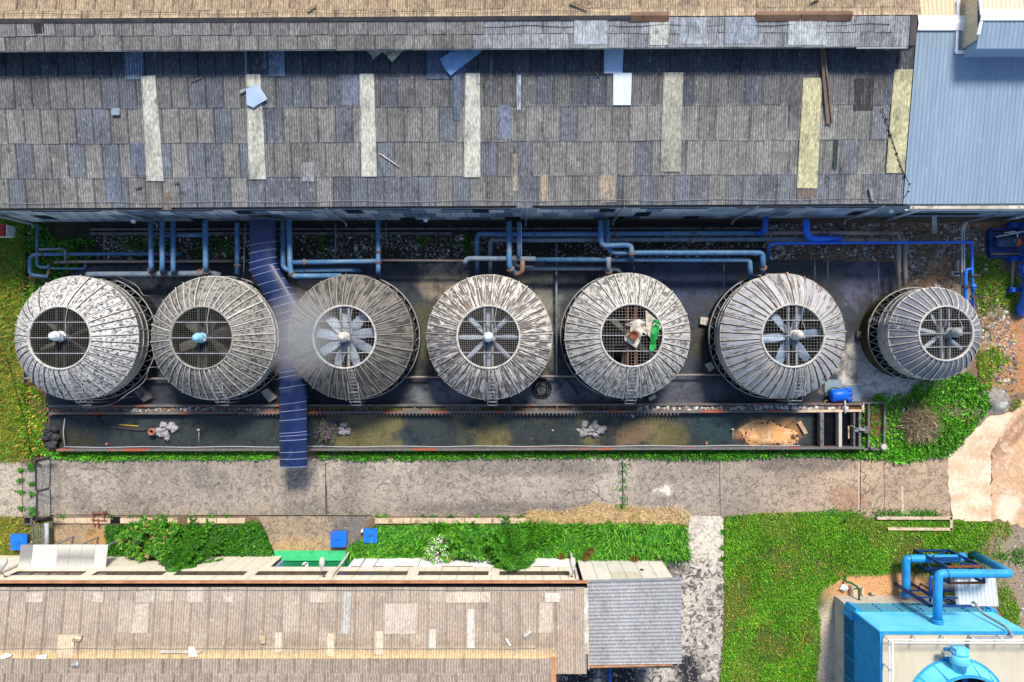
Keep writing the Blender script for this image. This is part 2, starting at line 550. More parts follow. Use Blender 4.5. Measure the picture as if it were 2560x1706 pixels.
mat('green_pipe', [S(14, 84, 36), S(20, 96, 44)], fine=.1, rough=.5)
mat('light_blue_paint', [S(140, 182, 214), S(150, 190, 220)], fine=.06)
mat('lid_blue', [S(10, 96, 196), S(20, 108, 206)], scale=2, fine=.1, rough=.55, stains=[(S(8, 66, 150), 6, .64, .04, .5)])
mat('lid_rust', [S(10, 96, 196), S(20, 108, 206)], scale=2, fine=.1, rough=.55, stains=[(S(110, 70, 50), 3.1, .60, .02, .9), (S(8, 66, 150), 6, .64, .04, .5)])
mat('glass_dark', [S(52, 54, 52), S(80, 82, 78)], scale=.7, rough=.15, fine=.05, spec=.5)
mat('frame_brown', [S(108, 78, 58), S(90, 64, 50)], fine=.15)
mat('porcelain', [S(225, 225, 225), S(236, 236, 236)], fine=.03, rough=.25, spec=.5)
mat('tarp_white', [S(205, 196, 182), S(160, 146, 130)], scale=3, fine=.15, bump=.4, stains=[(S(110, 84, 64), 3, .62, .06, .6)])
mat('tarp_green', [S(14, 118, 44), S(34, 150, 66)], scale=4, fine=.2, bump=.4, rough=.5)
mat('film_blue', [S(92, 136, 178), S(120, 158, 192)], scale=1.2, fine=.15, rough=.3, spec=.5, stains=[(S(60, 100, 150), 2, .6, .08, .5)])
mat('film_pale', [S(150, 172, 196), S(172, 190, 208)], scale=1.2, fine=.1, rough=.35, spec=.5)
mat('fabric_torn', [S(166, 166, 150), S(190, 186, 168)], scale=2, fine=.2, stains=[(S(92, 66, 36), 2.2, .56, .06, .85), (S(168, 140, 40), 3, .66, .04, .7)])
mat('leaf', None, attr=True, fine=0, rough=.55, spec=.25)
mat('bark', [S(110, 96, 80), S(82, 70, 58)], scale=5, fine=.3)
mat('terracotta', [S(170, 112, 90), S(140, 92, 76)], scale=5, fine=.2)
mat('orange_paint', [S(232, 92, 36), S(240, 108, 48)], fine=.08, rough=.45)
mat('motor_slate', [S(52, 78, 98), S(66, 92, 110)], fine=.15, rough=.45)
mat('red_paint', [S(150, 26, 18), S(168, 34, 24)], fine=.12, rough=.5)
mat('plate_grey_blue', [S(112, 130, 142), S(128, 142, 150)], scale=2, fine=.15, rough=.5, stains=[(S(110, 80, 66), 4, .68, .04, .7)])
mat('tank_blue', [S(10, 86, 210), S(16, 98, 222)], fine=.06, rough=.4)
mat('yellow_paint', [S(222, 184, 40), S(204, 164, 40)], fine=.1)
mat('hose_black', [S(20, 21, 24), S(30, 31, 34)], fine=.1, rough=.5)
mat('lamp_globe', [S(200, 214, 226), S(212, 222, 232)], fine=.04, rough=.3)
mat('basin_moss', [S(84, 74, 18), S(48, 42, 14)], scale=3, fine=.4)
mat('basin_dark', [S(26, 28, 34), S(50, 50, 52)], scale=2, fine=.35, stains=[(S(84, 76, 40), 2, .64, .06, .5)])
mat('blade_pale', [S(172, 182, 196), S(150, 160, 176)], scale=3, fine=.12, rough=.45, stains=[(S(100, 92, 84), 4, .64, .06, .5)])
mat('blade_blue', [S(120, 146, 176), S(160, 176, 192)], scale=2, fine=.1, rough=.4)
mat('blade_dim', [S(86, 84, 76), S(110, 106, 98)], scale=3, fine=.2)
mat('motor_white', [S(196, 204, 210), S(214, 218, 220)], scale=3, fine=.15, rough=.4, stains=[(S(140, 116, 96), 5, .64, .05, .6)])
mat('motor_cyan', [S(120, 178, 202), S(140, 190, 210)], fine=.1, rough=.4)
# weathered tower shells: pale FRP with grime; radial streaks through the uv (angle, slope)
def shell(name, base, base2, dark, th, sc_, st, warm, amt=.92, soft=.035):
    mat(name, [base, base2], scale=.6, fine=.22, fscale=7, rough=.75, coord='uv', stretch=st, bump=.15,
        stains=[(warm, .9, .60, .1, .45), (dark, sc_, th, soft, amt, .8), (tuple(c * .5 for c in dark), sc_ * 2.6, .62, .03, .7), (base, sc_ * 3.4, .66, .03, .55)])
shell('shell_speckled', S(214, 212, 208), S(184, 182, 178), S(58, 56, 58), .53, 5.5, (1, .8, 1), S(170, 158, 138))
shell('shell_lichen', S(150, 146, 136), S(118, 114, 108), S(60, 58, 56), .525, 5.0, (1, .7, 1), S(150, 136, 108))
shell('shell_tarnished', S(120, 114, 104), S(92, 90, 88), S(60, 57, 54), .50, 2.8, (1, .3, 1), S(164, 146, 116))
shell('shell_peeling', S(206, 200, 190), S(190, 184, 176), S(66, 63, 66), .485, 3.0, (1.5, .36, 1), S(196, 178, 148), .84, .035)
shell('shell_flaked', S(196, 190, 180), S(170, 166, 160), S(72, 69, 69), .51, 3.8, (1.4, .45, 1), S(186, 168, 138), .82, .035)
shell('shell_silver', S(176, 176, 178), S(146, 146, 150), S(92, 90, 92), .56, 1.6, (1.6, .3, 1), S(190, 176, 152), .9, .03)
shell('shell_steel', S(118, 120, 128), S(98, 100, 110), S(190, 188, 186), .64, 1.6, (1.2, .5, 1), S(140, 134, 128), .85, .03)
mat('drum_white', [S(196, 194, 188), S(170, 168, 162)], scale=2, fine=.15, rough=.7, stains=[(S(110, 104, 96), 1.5, .60, .06, .6), (S(66, 62, 58), 4, .68, .04, .7)])
mat('drum_dark', [S(70, 68, 66), S(96, 92, 88)], scale=2, fine=.3, rough=.8, stains=[(S(30, 30, 32), 2, .56, .08, .7)])
mat('rib_pale', [S(196, 192, 184), S(160, 154, 146)], scale=3, fine=.2, rough=.7, stains=[(S(118, 84, 58), 2.4, .64, .05, .6), (S(80, 76, 72), 4, .60, .06, .6)])
mat('rib_dim', [S(150, 144, 132), S(112, 108, 102)], scale=3, fine=.2, rough=.7, stains=[(S(110, 76, 50), 2.0, .62, .05, .6)])
mat('rib_rusty', [S(150, 138, 122), S(196, 188, 176)], scale=3, fine=.2, rough=.7, stains=[(S(122, 72, 40), 1.6, .56, .06, .85)])

# ---------------------------------------------------------------- ground
def px_of(x, y):
    return CX + x * F / H, CY - y * F / H

def blob(X, Y, cx, cy, rx, ry, soft=.45, amp=.9, seed=0, s=.05):
    d = np.sqrt(((X - cx) / rx) ** 2 + ((Y - cy) / ry) ** 2)
    d = d + (fbm(X, Y, s, 4, seed) - .5) * amp
    return 1 - sstep(1 - soft, 1 + soft * .3, d)

def ground_col(x, y):
    X, Y = px_of(x, y)
    n = len(x)
    g = fbm(x, y, .5, 4, 2)
    c = np.repeat(np.array([S(112, 92, 72)]), n, 0) * (0.7 + .6 * g)[:, None]
    c = mix3(c, S(168, 156, 140), blob(X, Y, 2430, 860, 130, 190, seed=3) * sstep(.4, .62, fbm(x, y, .5, 3, 8)) * .8)
    c = mix3(c, S(176, 122, 84), blob(X, Y, 2520, 890, 70, 130, seed=4) * .8)
    c = mix3(c, S(150, 116, 84), blob(X, Y, 2345, 690, 45, 60, seed=14) * .9)
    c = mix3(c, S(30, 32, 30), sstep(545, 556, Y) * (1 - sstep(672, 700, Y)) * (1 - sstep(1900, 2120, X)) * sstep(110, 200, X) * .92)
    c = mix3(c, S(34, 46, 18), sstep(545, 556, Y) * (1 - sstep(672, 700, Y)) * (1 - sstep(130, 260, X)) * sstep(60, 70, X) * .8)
    c = mix3(c, S(132, 126, 50), (1 - sstep(50, 72, X + 14 * (g - .5))) * sstep(540, 550, Y) * (1 - sstep(1135, 1150, Y)))
    c = mix3(c, S(96, 88, 34), (1 - sstep(95, 118, X)) * sstep(50, 72, X) * sstep(690, 720, Y) * (1 - sstep(1135, 1150, Y)) * .8)
    c = mix3(c, S(116, 108, 44), (1 - sstep(120, 150, X)) * sstep(1283, 1290, Y))
    c = mix3(c, np.array(S(70, 88, 30)), sstep(1800, 1812, X) * sstep(1275, 1292, Y) * (1 - sstep(2440, 2480, X + 60 * (g - .5))))
    c = mix3(c, S(190, 142, 98), blob(X, Y, 2190, 1470, 160, 55, seed=6, amp=.5))
    c = mix3(c, S(186, 168, 150), blob(X, Y, 2068, 1620, 40, 130, seed=7, amp=.5))
    c = mix3(c, S(138, 122, 104), sstep(2455, 2500, X + 40 * (g - .5)) * sstep(1300, 1330, Y))
    return c

xs = np.concatenate([[-900, -300, -90, -50], np.linspace(-37, 37, 260), [50, 90, 300, 900]])
ys = np.concatenate([[-900, -300, -90, -45], np.linspace(-26, 26, 190), [45, 90, 300, 900]])
gx, gy = np.meshgrid(xs, ys)
V = np.stack([gx.ravel(), gy.ravel(), np.zeros(gx.size)], 1)
nx = len(xs)
ii = (np.arange(len(ys) - 1)[:, None] * nx + np.arange(nx - 1)[None, :]).ravel()
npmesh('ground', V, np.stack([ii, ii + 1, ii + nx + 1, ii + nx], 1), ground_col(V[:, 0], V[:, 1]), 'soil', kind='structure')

def yard_col(x, y):
    X, Y = px_of(x, y)
    g = fbm(x, y, .45, 4, 21)
    c = np.repeat(np.array([S(44, 50, 58)]), len(x), 0) * (.6 + .8 * g)[:, None]
    for cx, cy, rx, ry, col, a in [
            (1105, 700, 62, 58, S(150, 134, 112), .95), (1120, 990, 90, 38, S(108, 110, 114), .9), (1340, 800, 75, 160, S(122, 120, 104), .8),
            (1390, 980, 160, 42, S(92, 96, 104), .9), (1690, 975, 150, 44, S(74, 76, 86), .9), (1690, 700, 160, 70, S(44, 58, 92), .8),
            (2165, 712, 70, 70, S(86, 86, 108), .9), (2240, 945, 170, 75, S(190, 182, 172), 1), (2150, 900, 50, 60, S(168, 160, 150), .8),
            (2180, 790, 60, 60, S(26, 28, 26), .8), (1080, 850, 60, 110, S(70, 70, 40), .8), (1770, 860, 50, 60, S(58, 52, 34), .8),
            (420, 930, 60, 60, S(56, 62, 60), .6), (300, 690, 120, 30, S(86, 92, 104), .7), (930, 690, 60, 40, S(32, 44, 74), .8)]:
        c = mix3(c, col, blob(X, Y, cx, cy, rx, ry, seed=int(cx), amp=1.1) * a)
    return c
sheet('concrete_yard', [(112, 672), (300, 662), (620, 664), (1050, 655), (1500, 658), (2095, 652), (2235, 655), (2245, 722), (2330, 740), (2440, 850), (2390, 948),
      (2275, 985), (2205, 1012), (1500, 1018), (115, 1016)], .004, .22, yard_col, 'yard_concrete', jit=.12, seed=1, kind='structure')

def road_col(x, y):
    X, Y = px_of(x, y)
    g = fbm(x, y, .35, 5, 31)
    c = np.repeat(np.array([S(152, 141, 129)]), len(x), 0)
    c = mix3(c, S(168, 142, 116), sstep(1650, 2250, X))
    c = mix3(c, S(148, 132, 108), sstep(1250, 1292, Y + 40 * (g - .5)) * .6)
    c = c * (.58 + .84 * g)[:, None] * (.84 + .32 * fbm(x * .25, y * 1.6, .8, 3, 38))[:, None]
    c = mix3(c, S(98, 94, 92), sstep(.52, .7, fbm(x, y * .7, .6, 4, 32)) * (1 - sstep(600, 1500, X)) * .55)
    c = mix3(c, S(96, 90, 86), blob(X, Y, 1330, 1170, 260, 26, seed=33) * .6)
    c = mix3(c, S(92, 86, 84), blob(X, Y, 1250, 1270, 260, 22, seed=34) * .6)
    c = mix3(c, S(96, 88, 84), blob(X, Y, 2000, 1160, 150, 22, seed=35) * .6)
    c = mix3(c, S(150, 104, 76), blob(X, Y, 2120, 1250, 60, 40, seed=36) * .6)
    c = mix3(c, S(226, 214, 196), blob(X, Y, 1660, 1225, 26, 14, seed=37, amp=1.8) * .9)
    return c
road = sheet('road', [(127, 1147), (640, 1149), (1280, 1146), (2100, 1142), (2240, 1150), (2340, 1140), (2376, 1136), (2370, 1200), (2378, 1303), (2100, 1300), (1800, 1291), (1280, 1291), (640, 1290), (128, 1291)],
      .008, .2, road_col, 'road_concrete', jit=.05, seed=2, kind='structure')
def const(col, v=.5, s=.5, seed=40):
    return lambda x, y: np.repeat(np.array([col]), len(x), 0) * (1 - v / 2 + v * fbm(x, y, s, 4, seed))[:, None]
sheet('road_strip', [(80, 1162), (126, 1150), (128, 1291), (86, 1290), (58, 1288), (57, 1160)], .006, .3, const(S(150, 142, 134), .4), 'road_concrete', kind='structure')
sheet('road_beyond_gate', [(-500, 1150), (54, 1156), (56, 1292), (-500, 1288)], .005, .3, const(S(172, 160, 144), .5), 'road_concrete', jit=.05, kind='structure')
def slab_col(x, y):
    X, Y = px_of(x, y)
    c = np.repeat(np.array([S(212, 186, 158)]), len(x), 0) * (.75 + .5 * fbm(x, y, .8, 4, 41))[:, None]
    return mix3(c, S(188, 150, 114), sstep(.45, .7, fbm(x * .4, y * 1.6, .8, 4, 42)) * .7)
sheet('pale_slab', [(2372, 1134), (2400, 1110), (2440, 1070), (2475, 1040), (2530, 1030), (2520, 1060), (2478, 1130), (2478, 1180), (2477, 1303), (2440, 1304), (2380, 1300), (2372, 1230), (2368, 1180)],
      .012, .25, slab_col, 'dirt', jit=.16, seed=3, kind='structure')
def track_col(x, y):
    X, Y = px_of(x, y)
    c = np.repeat(np.array([S(186, 150, 116)]), len(x), 0) * (.75 + .5 * fbm(x, y, .5, 4, 43))[:, None]
    c = mix3(c, S(214, 192, 166), blob(X, Y, 2520, 1270, 32, 45, seed=44))
    for off in (0, 22, 60, 78):                     # tyre ruts bending off the slab
        xc = 2472 + off * .45 + (1140 - Y) * .82
        c = mix3(c, S(128, 92, 66), (1 - sstep(3, 9, np.abs(X - xc))) * (1 - sstep(1120, 1150, Y)) * .6)
    return c
sheet('dirt_track', [(2474, 1306), (2480, 1130), (2530, 1040), (2545, 1010), (2700, 940), (2700, 1330), (2560, 1320), (2520, 1300)], .010, .16, track_col, 'dirt', jit=.3, seed=4, kind='structure')
sheet('side_path', [(1722, 1290), (1800, 1290), (1809, 1296), (1810, 1404), (1725, 1406), (1719, 1390)], .007, .25, const(S(196, 186, 170), .45), 'road_concrete', jit=.04, seed=5, kind='structure')
sheet('stained_apron', [(1660, 1396), (1725, 1406), (1810, 1404), (1808, 1560), (1806, 1660), (1790, 1760), (1380, 1760), (1390, 1640), (1640, 1600)], .006, .22,
      lambda x, y: mix3(const(S(176, 166, 154), .5)(x, y), S(34, 34, 40), np.maximum.reduce([blob(*px_of(x, y), 1725, 1680, 42, 50, seed=45), blob(*px_of(x, y), 1560, 1690, 60, 40, seed=46), blob(*px_of(x, y), 1672, 1415, 42, 40, seed=47) * .7, blob(*px_of(x, y), 1440, 1690, 60, 50, seed=48)])),
      'mottled_concrete', jit=.06, seed=6, kind='structure')
def drive_col(x, y):
    X, Y = px_of(x, y)
    c = const(S(150, 132, 108), .5, .8, 49)(x, y)
    c = mix3(c, S(110, 104, 100), blob(X, Y, 880, 1320, 60, 60, seed=50))
    return mix3(c, S(184, 152, 104), blob(X, Y, 750, 1370, 110, 30, seed=51) * .7)
sheet('driveway', [(640, 1291), (930, 1291), (912, 1308), (905, 1340), (868, 1390), (660, 1390), (672, 1345), (655, 1310)], .007, .2, drive_col, 'road_concrete', jit=.05, seed=7, kind='structure')
sheet('concrete_forecourt', [(140, 1312), (270, 1312), (268, 1400), (130, 1400)], .006, .2, lambda x, y: mix3(const(S(160, 136, 106), .5, .7, 52)(x, y), S(176, 124, 66), blob(*px_of(x, y), 245, 1345, 30, 40, seed=53) * .7), 'road_concrete', jit=.05, seed=8, kind='structure')

def strip(p0, p1, wd, z, material, name, parent=None, **kw):
    a, b = P(*p0, z), P(*p1, z)
    d = (b - a).normalized(); nrm = Vector((-d.y, d.x, 0)) * wd / 2
    mb = MB(); mb.tint = S(70, 64, 56)
    mb.quad(a - nrm, b - nrm, b + nrm, a + nrm)
    return build(name, mb, material, parent=parent, **kw)
for p0, p1, wd, mt in [((814, 1158), (814, 1215), .05, 'dark_void'), ((815, 1215), (816, 1288), .13, 'fascia_dark'), ((1556, 1150), (1557, 1268), .08, 'basin_dark'),
                       ((1800, 1156), (1800, 1288), .05, 'dark_void'), ((1803, 1156), (1798, 1288), .03, 'concrete_cream'), ((2147, 1152), (2147, 1275), .06, 'concrete_cream'),
                       ((2151, 1152), (2151, 1275), .04, 'dark_void'), ((2210, 1150), (2211, 1282), .03, 'fascia_dark'), ((2256, 1215), (2257, 1288), .12, 'concrete_cream'),
                       ((128, 1288), (640, 1289), .04, 'dark_void'), ((640, 1289), (930, 1290), .05, 'dark_void')]:
    strip(p0, p1, wd, .0145, mt, 'joint', parent=road)

rc = random.Random(77)
for k in range(14):
    px, py = rc.uniform(160, 2330), rc.uniform(1155, 1280)
    a = rc.uniform(0, 6.28)
    pts = []
    for i in range(rc.randint(8, 20)):
        pts.append(P(px, py, .0135))
        a += rc.gauss(0, .35); px += 9 * math.cos(a); py += 6 * math.sin(a)
        if not (1152 < py < 1284): break
    mb = MB()
    for p, q_ in zip(pts, pts[1:]):
        d = (q_ - p); n_ = Vector((-d.y, d.x, 0)).normalized() * rc.uniform(.008, .022)
        mb.quad(p - n_, q_ - n_, q_ + n_, p + n_)
    if len(pts) > 2: build('crack', mb, 'groove_dark', road)
# ---------------------------------------------------------------- ground vegetation (nobody could count it)
G_BRIGHT = [S(66, 140, 18), S(86, 160, 28), S(46, 110, 14), S(108, 172, 44), S(58, 126, 22)]
G_DARK = [S(38, 96, 14), S(52, 114, 18), S(28, 74, 12), S(72, 134, 26)]
G_LAWN = [S(78, 150, 20), S(60, 124, 18), S(104, 166, 32), S(50, 102, 16), S(126, 158, 44), S(90, 150, 30)]
G_DRY = [S(150, 140, 48), S(126, 130, 40), S(182, 156, 60), S(94, 112, 30), S(170, 130, 50), S(70, 96, 26)]
G_STRAW = [S(206, 176, 128), S(186, 152, 104), S(222, 196, 150), S(166, 134, 92)]
def cover(name, poly, n, L, W, tilt, cols, label_kind='stuff', seed=0, dens=None, z=.01, zr=0.0, droop=0, dry=0.0):
    x, y = scatter(poly, n, dens, 0, seed)
    r = np.random.default_rng(seed)
    big = r.random(len(x)) ** 3
    V, Fc, T = leaves(x, y, z + r.random(len(x)) * zr, L * (.55 + 1.1 * big), W * (.6 + .9 * big), tilt, cols, seed, droop=droop)
    shade = (.62 + .76 * fbm(x, y, .55, 4, seed + 3)) * (.8 + .4 * fbm(x, y, 2.2, 2, seed + 4))
    T = T * np.repeat(shade, 4)[:, None]
    if dry:
        m = np.repeat(sstep(.5, .66, fbm(x, y, .4, 4, seed + 9)) * dry * r.random(len(x)), 4)
        T = mix3(T, S(150, 132, 74), m)
    return npmesh(name, V, Fc, T, 'leaf', loc=(float(x.mean()), float(y.mean()), 0), kind='stuff')
def patchy(s, lo, hi, seed, base=.15):
    return lambda x, y: base + (1 - base) * sstep(lo, hi, fbm(x, y, s, 4, seed))
LAWN = [(1812, 1292), (1900, 1284), (2060, 1278), (2072, 1290), (2110, 1278), (2150, 1288), (2200, 1302), (2300, 1300), (2388, 1300), (2440, 1306), (2520, 1305), (2528, 1330), (2500, 1370), (2510, 1420), (2545, 1520), (2550, 1600), (2520, 1560), (2440, 1440), (2250, 1432), (2110, 1440), (2060, 1470), (2036, 1500), (2050, 1545), (2050, 1620), (2036, 1720), (1796, 1720), (1808, 1600), (1810, 1400)]
def lawn_d(x, y):
    X, Y = px_of(x, y)
    bald = fbm(x, y, .35, 4, 61)
    return np.clip(.06 + 1.2 * sstep(.36, .58, bald) * (1 - .45 * sstep(1450, 1650, Y)) * (1 - .4 * sstep(2250, 2450, X)), .05, 1)
cover('lawn', LAWN, 105000, .12, .06, (.1, 1.2), G_LAWN, seed=1, dens=lawn_d, zr=.07, dry=.5)
cover('dry_grass', LAWN, 14000, .2, .03, (.1, .7), G_DRY, seed=2, zr=.03)
cover('lawn', [(2130, 1040), (2190, 985), (2270, 985), (2290, 950), (2420, 930), (2450, 960), (2480, 1010), (2440, 1060), (2400, 1110), (2370, 1138), (2300, 1150), (2250, 1156), (2190, 1148), (2140, 1140)],
      15000, .2, .09, (.2, 1.2), G_BRIGHT, seed=3, dens=patchy(.5, .3, .5, 62, .3), zr=.15)
cover('weeds', [(2400, 640), (2470, 640), (2545, 680), (2550, 900), (2560, 1000), (2530, 1030), (2450, 960), (2440, 900), (2450, 800), (2430, 720)], 9000, .16, .06, (.2, 1.1), G_LAWN + G_DRY[:4], seed=4, dens=patchy(.5, .5, .62, 63, .04), zr=.05)
cover('weeds', [(118, 1128), (640, 1127), (690, 1127), (690, 1146), (640, 1149), (400, 1148), (260, 1152), (120, 1146), (105, 1120)], 6500, .15, .09, (.2, 1.2), G_BRIGHT, seed=5, dens=patchy(.9, .25, .4, 64, .3), zr=.12)
cover('weeds', [(790, 1127), (1280, 1127), (2030, 1123), (2150, 1128), (2200, 1146), (2160, 1150), (2030, 1140), (1800, 1150), (1500, 1145), (1280, 1146), (900, 1152), (800, 1146)], 15000, .15, .09, (.2, 1.2), G_BRIGHT[:3] + G_DARK, seed=6, dens=patchy(.9, .3, .48, 65, .3), zr=.12)
cover('dry_grass', [(-200, 535), (60, 545), (66, 700), (40, 850), (60, 1000), (72, 1148), (40, 1154), (-200, 1148)], 42000, .34, .035, (.15, 1.0), G_DRY + G_LAWN[:4], seed=7, zr=.1)
cover('weeds', [(-60, 545), (60, 545), (60, 720), (-60, 720)], 2500, .25, .05, (.2, 1.0), G_LAWN, seed=8, zr=.08)
cover('weeds', [(60, 560), (110, 565), (150, 600), (240, 600), (230, 650), (150, 700), (110, 760), (62, 780)], 4200, .17, .1, (.2, 1.2), G_DARK + G_BRIGHT[:2], seed=9, dens=patchy(.6, .4, .52, 66, .1), zr=.15)
cover('weeds', [(75, 700), (100, 760), (50, 880), (60, 960), (105, 980), (120, 1010), (118, 1130), (100, 1135), (75, 1148), (50, 1100), (48, 800)], 6500, .2, .08, (.2, 1.2), G_BRIGHT[:3] + G_DRY[:4], seed=10, dens=patchy(.7, .32, .5, 67, .15), zr=.12)
cover('dry_grass', [(-60, 1288), (58, 1292), (60, 1308), (130, 1312), (140, 1400), (-60, 1480)], 7000, .22, .04, (.15, 1.0), G_DRY[:4] + G_DARK[:2], seed=11, zr=.06)
cover('weeds', [(250, 595), (600, 595), (600, 645), (250, 645)], 1800, .14, .07, (.2, 1.2), G_DARK, seed=12, dens=patchy(.6, .5, .6, 68, .03), zr=.1)
cover('weeds', [(730, 585), (1180, 585), (1180, 645), (730, 645)], 1500, .13, .06, (.2, 1.2), G_DARK, seed=13, dens=patchy(.6, .52, .62, 69, .03), zr=.1)
# knee-high grass strip in front of the low hall
def tall(name, poly, n, L, cols, seed, azm=None, dens=None):
    x, y = scatter(poly, n, dens, 0, seed)
    r = np.random.default_rng(seed)
    sw = fbm(x, y, .35, 3, seed) * 9 + r.normal(0, .7, n) if azm is None else azm + r.normal(0, .8, n) + (fbm(x, y, .5, 3, seed) - .5) * 3
    V1, F1, T1 = leaves(x, y, .0, L * .6, .07, (.9, 1.4), cols, seed, az=sw, wide=.6)
    V, Fc, T = leaves(x, y, .05 + r.random(n) * .3, L, .06, (.15, .9), cols, seed + 1, az=sw, wide=.4, droop=.15)
    V, Fc, T = join([(V1, F1, T1 * .6), (V, Fc, T)])
    return npmesh(name, V, Fc, T, 'leaf', loc=(float(x.mean()), float(y.mean()), 0), kind='stuff')
tall('tall_grass', [(905, 1345), (940, 1312), (1100, 1309), (1400, 1308), (1560, 1306), (1712, 1308), (1718, 1392), (1660, 1394), (1400, 1397), (1100, 1397), (872, 1396), (868, 1370)], 15000, .5, G_BRIGHT + G_DARK[:2], 21)
cover('undergrowth', [(905, 1345), (940, 1312), (1712, 1308), (1718, 1392), (872, 1396), (868, 1370)], 9000, .15, .09, (.1, 1.0), G_DARK, seed=22, zr=.15)
tall('tall_grass', [(268, 1312), (610, 1312), (655, 1312), (672, 1345), (688, 1385), (640, 1397), (280, 1398), (268, 1390)], 5200, .32, G_DARK, 23)
cover('undergrowth', [(268, 1310), (600, 1312), (640, 1300), (660, 1318), (690, 1385), (640, 1397), (280, 1398)], 13000, .16, .1, (.1, 1.1), G_DARK, seed=24, zr=.35)
# cut straw left along the kerb
x, y = scatter([(1320, 1278), (1400, 1285), (1490, 1262), (1540, 1274), (1580, 1272), (1640, 1280), (1680, 1268), (1720, 1285), (1718, 1300), (1700, 1312), (1400, 1312), (1320, 1308)], 9000, patchy(.8, .3, .5, 70, .3), 0, 25)
V, Fc, T = leaves(x, y, .03 + np.random.default_rng(1).random(len(x)) * .1, .42, .03, (-.1, .35), G_STRAW, 25)
npmesh('straw', V, Fc, T, 'leaf', loc=(float(x.mean()), float(y.mean()), 0), kind='stuff')
def weed_edge(pts, seed, n=90, rad=12):
    for k, (a, b) in enumerate(pts): pass
    r = np.random.default_rng(seed)
    X = np.concatenate([r.normal(a, rad, n) for a, b in pts]); Y = np.concatenate([r.normal(b, rad * .45, n) for a, b in pts])
    x, y = (X - CX) / F * H, (CY - Y) / F * H
    V, Fc, T = leaves(x, y, .02 + r.random(len(x)) * .08, .15, .07, (.2, 1.1), G_DARK + G_BRIGHT[:2], seed)
    return npmesh('weeds', V, Fc, T, 'leaf', loc=(float(x.mean()), float(y.mean()), 0), kind='stuff')
weed_edge([(158, 1292), (280, 1290), (330, 1290), (352, 1292), (400, 1290), (480, 1290), (530, 1290), (570, 1291), (945, 1290), (965, 1290), (1055, 1290), (1085, 1291), (1130, 1290), (1190, 1289), (1250, 1291), (1300, 1290), (1350, 1292), (1400, 1290), (1556, 1160), (1557, 1180), (1557, 1200), (1558, 1220), (1557, 1245), (1557, 1262)], 31, 26, 6)
weed_edge([(1552, 1270), (1555, 1275), (1548, 1285), (1590, 1285), (1585, 1292), (1706, 1290)], 32, 110, 7)
weed_edge([(54, 1175), (54, 1200), (55, 1230), (56, 1270), (82, 1160), (80, 1172), (82, 1210), (82, 1235), (83, 1272), (86, 1285), (78, 1165), (1808, 1330), (1808, 1370), (1806, 1396)], 33, 70, 5)
weed_edge([(2200, 1285), (2240, 1285), (2290, 1286), (2310, 1284), (2330, 1288), (2080, 1282), (2130, 1284), (2500, 1390), (2545, 1380), (2545, 1400)], 34, 140, 14)
# loose gravel and rubble in the trench and the service corner
def stones(name, poly, n, size, cols, seed, dens=None):
    x, y = scatter(poly, n, dens, 0, seed)
    r = np.random.default_rng(seed)
    s = r.gamma(2.2, size / 2.2, n)[:, None, None]
    base = np.array([[1, 0, 0], [0, 1, 0], [-1, 0, 0], [0, -1, 0], [0, 0, .8]], float)
    a = r.uniform(0, 6.28, n)
    ca, sa = np.cos(a), np.sin(a)
    B = base[None] * r.uniform(.6, 1.3, (n, 5, 1)) * s
    Vx = B[:, :, 0] * ca[:, None] - B[:, :, 1] * sa[:, None] * .75 + x[:, None]
    Vy = B[:, :, 0] * sa[:, None] + B[:, :, 1] * ca[:, None] * .75 + y[:, None]
    V = np.stack([Vx, Vy, B[:, :, 2] + .006], 2).reshape(-1, 3)
    f = np.array([[0, 1, 4], [1, 2, 4], [2, 3, 4], [3, 0, 4]])
    Fc = (f[None] + 5 * np.arange(n)[:, None, None]).reshape(-1, 3)
    C = np.array(cols)[r.integers(0, len(cols), n)] * r.uniform(.7, 1.2, n)[:, None]
    return npmesh(name, V, Fc, np.repeat(C, 5, 0), 'leaf', loc=(float(x.mean()), float(y.mean()), 0), kind='stuff')
GR = [S(150, 146, 140), S(110, 106, 100), S(84, 76, 68), S(190, 186, 178), S(120, 92, 70)]
stones('gravel', [(240, 590), (1900, 585), (1900, 648), (240, 650)], 5200, .05, GR, 41, patchy(.5, .35, .6, 71, .15))
stones('gravel', [(1910, 560), (2400, 560), (2420, 640), (2400, 720), (2330, 740), (2250, 720), (2235, 650), (2100, 648), (1910, 650)], 6500, .055, GR, 42, patchy(.5, .35, .55, 72, .2))
stones('gravel', [(2400, 570), (2450, 570), (2500, 700), (2540, 860), (2540, 1000), (2470, 960), (2440, 760)], 1800, .06, GR, 43)
stones('gravel', [(2530, 1320), (2700, 1320), (2700, 1800), (2540, 1560)], 1600, .04, GR, 44)
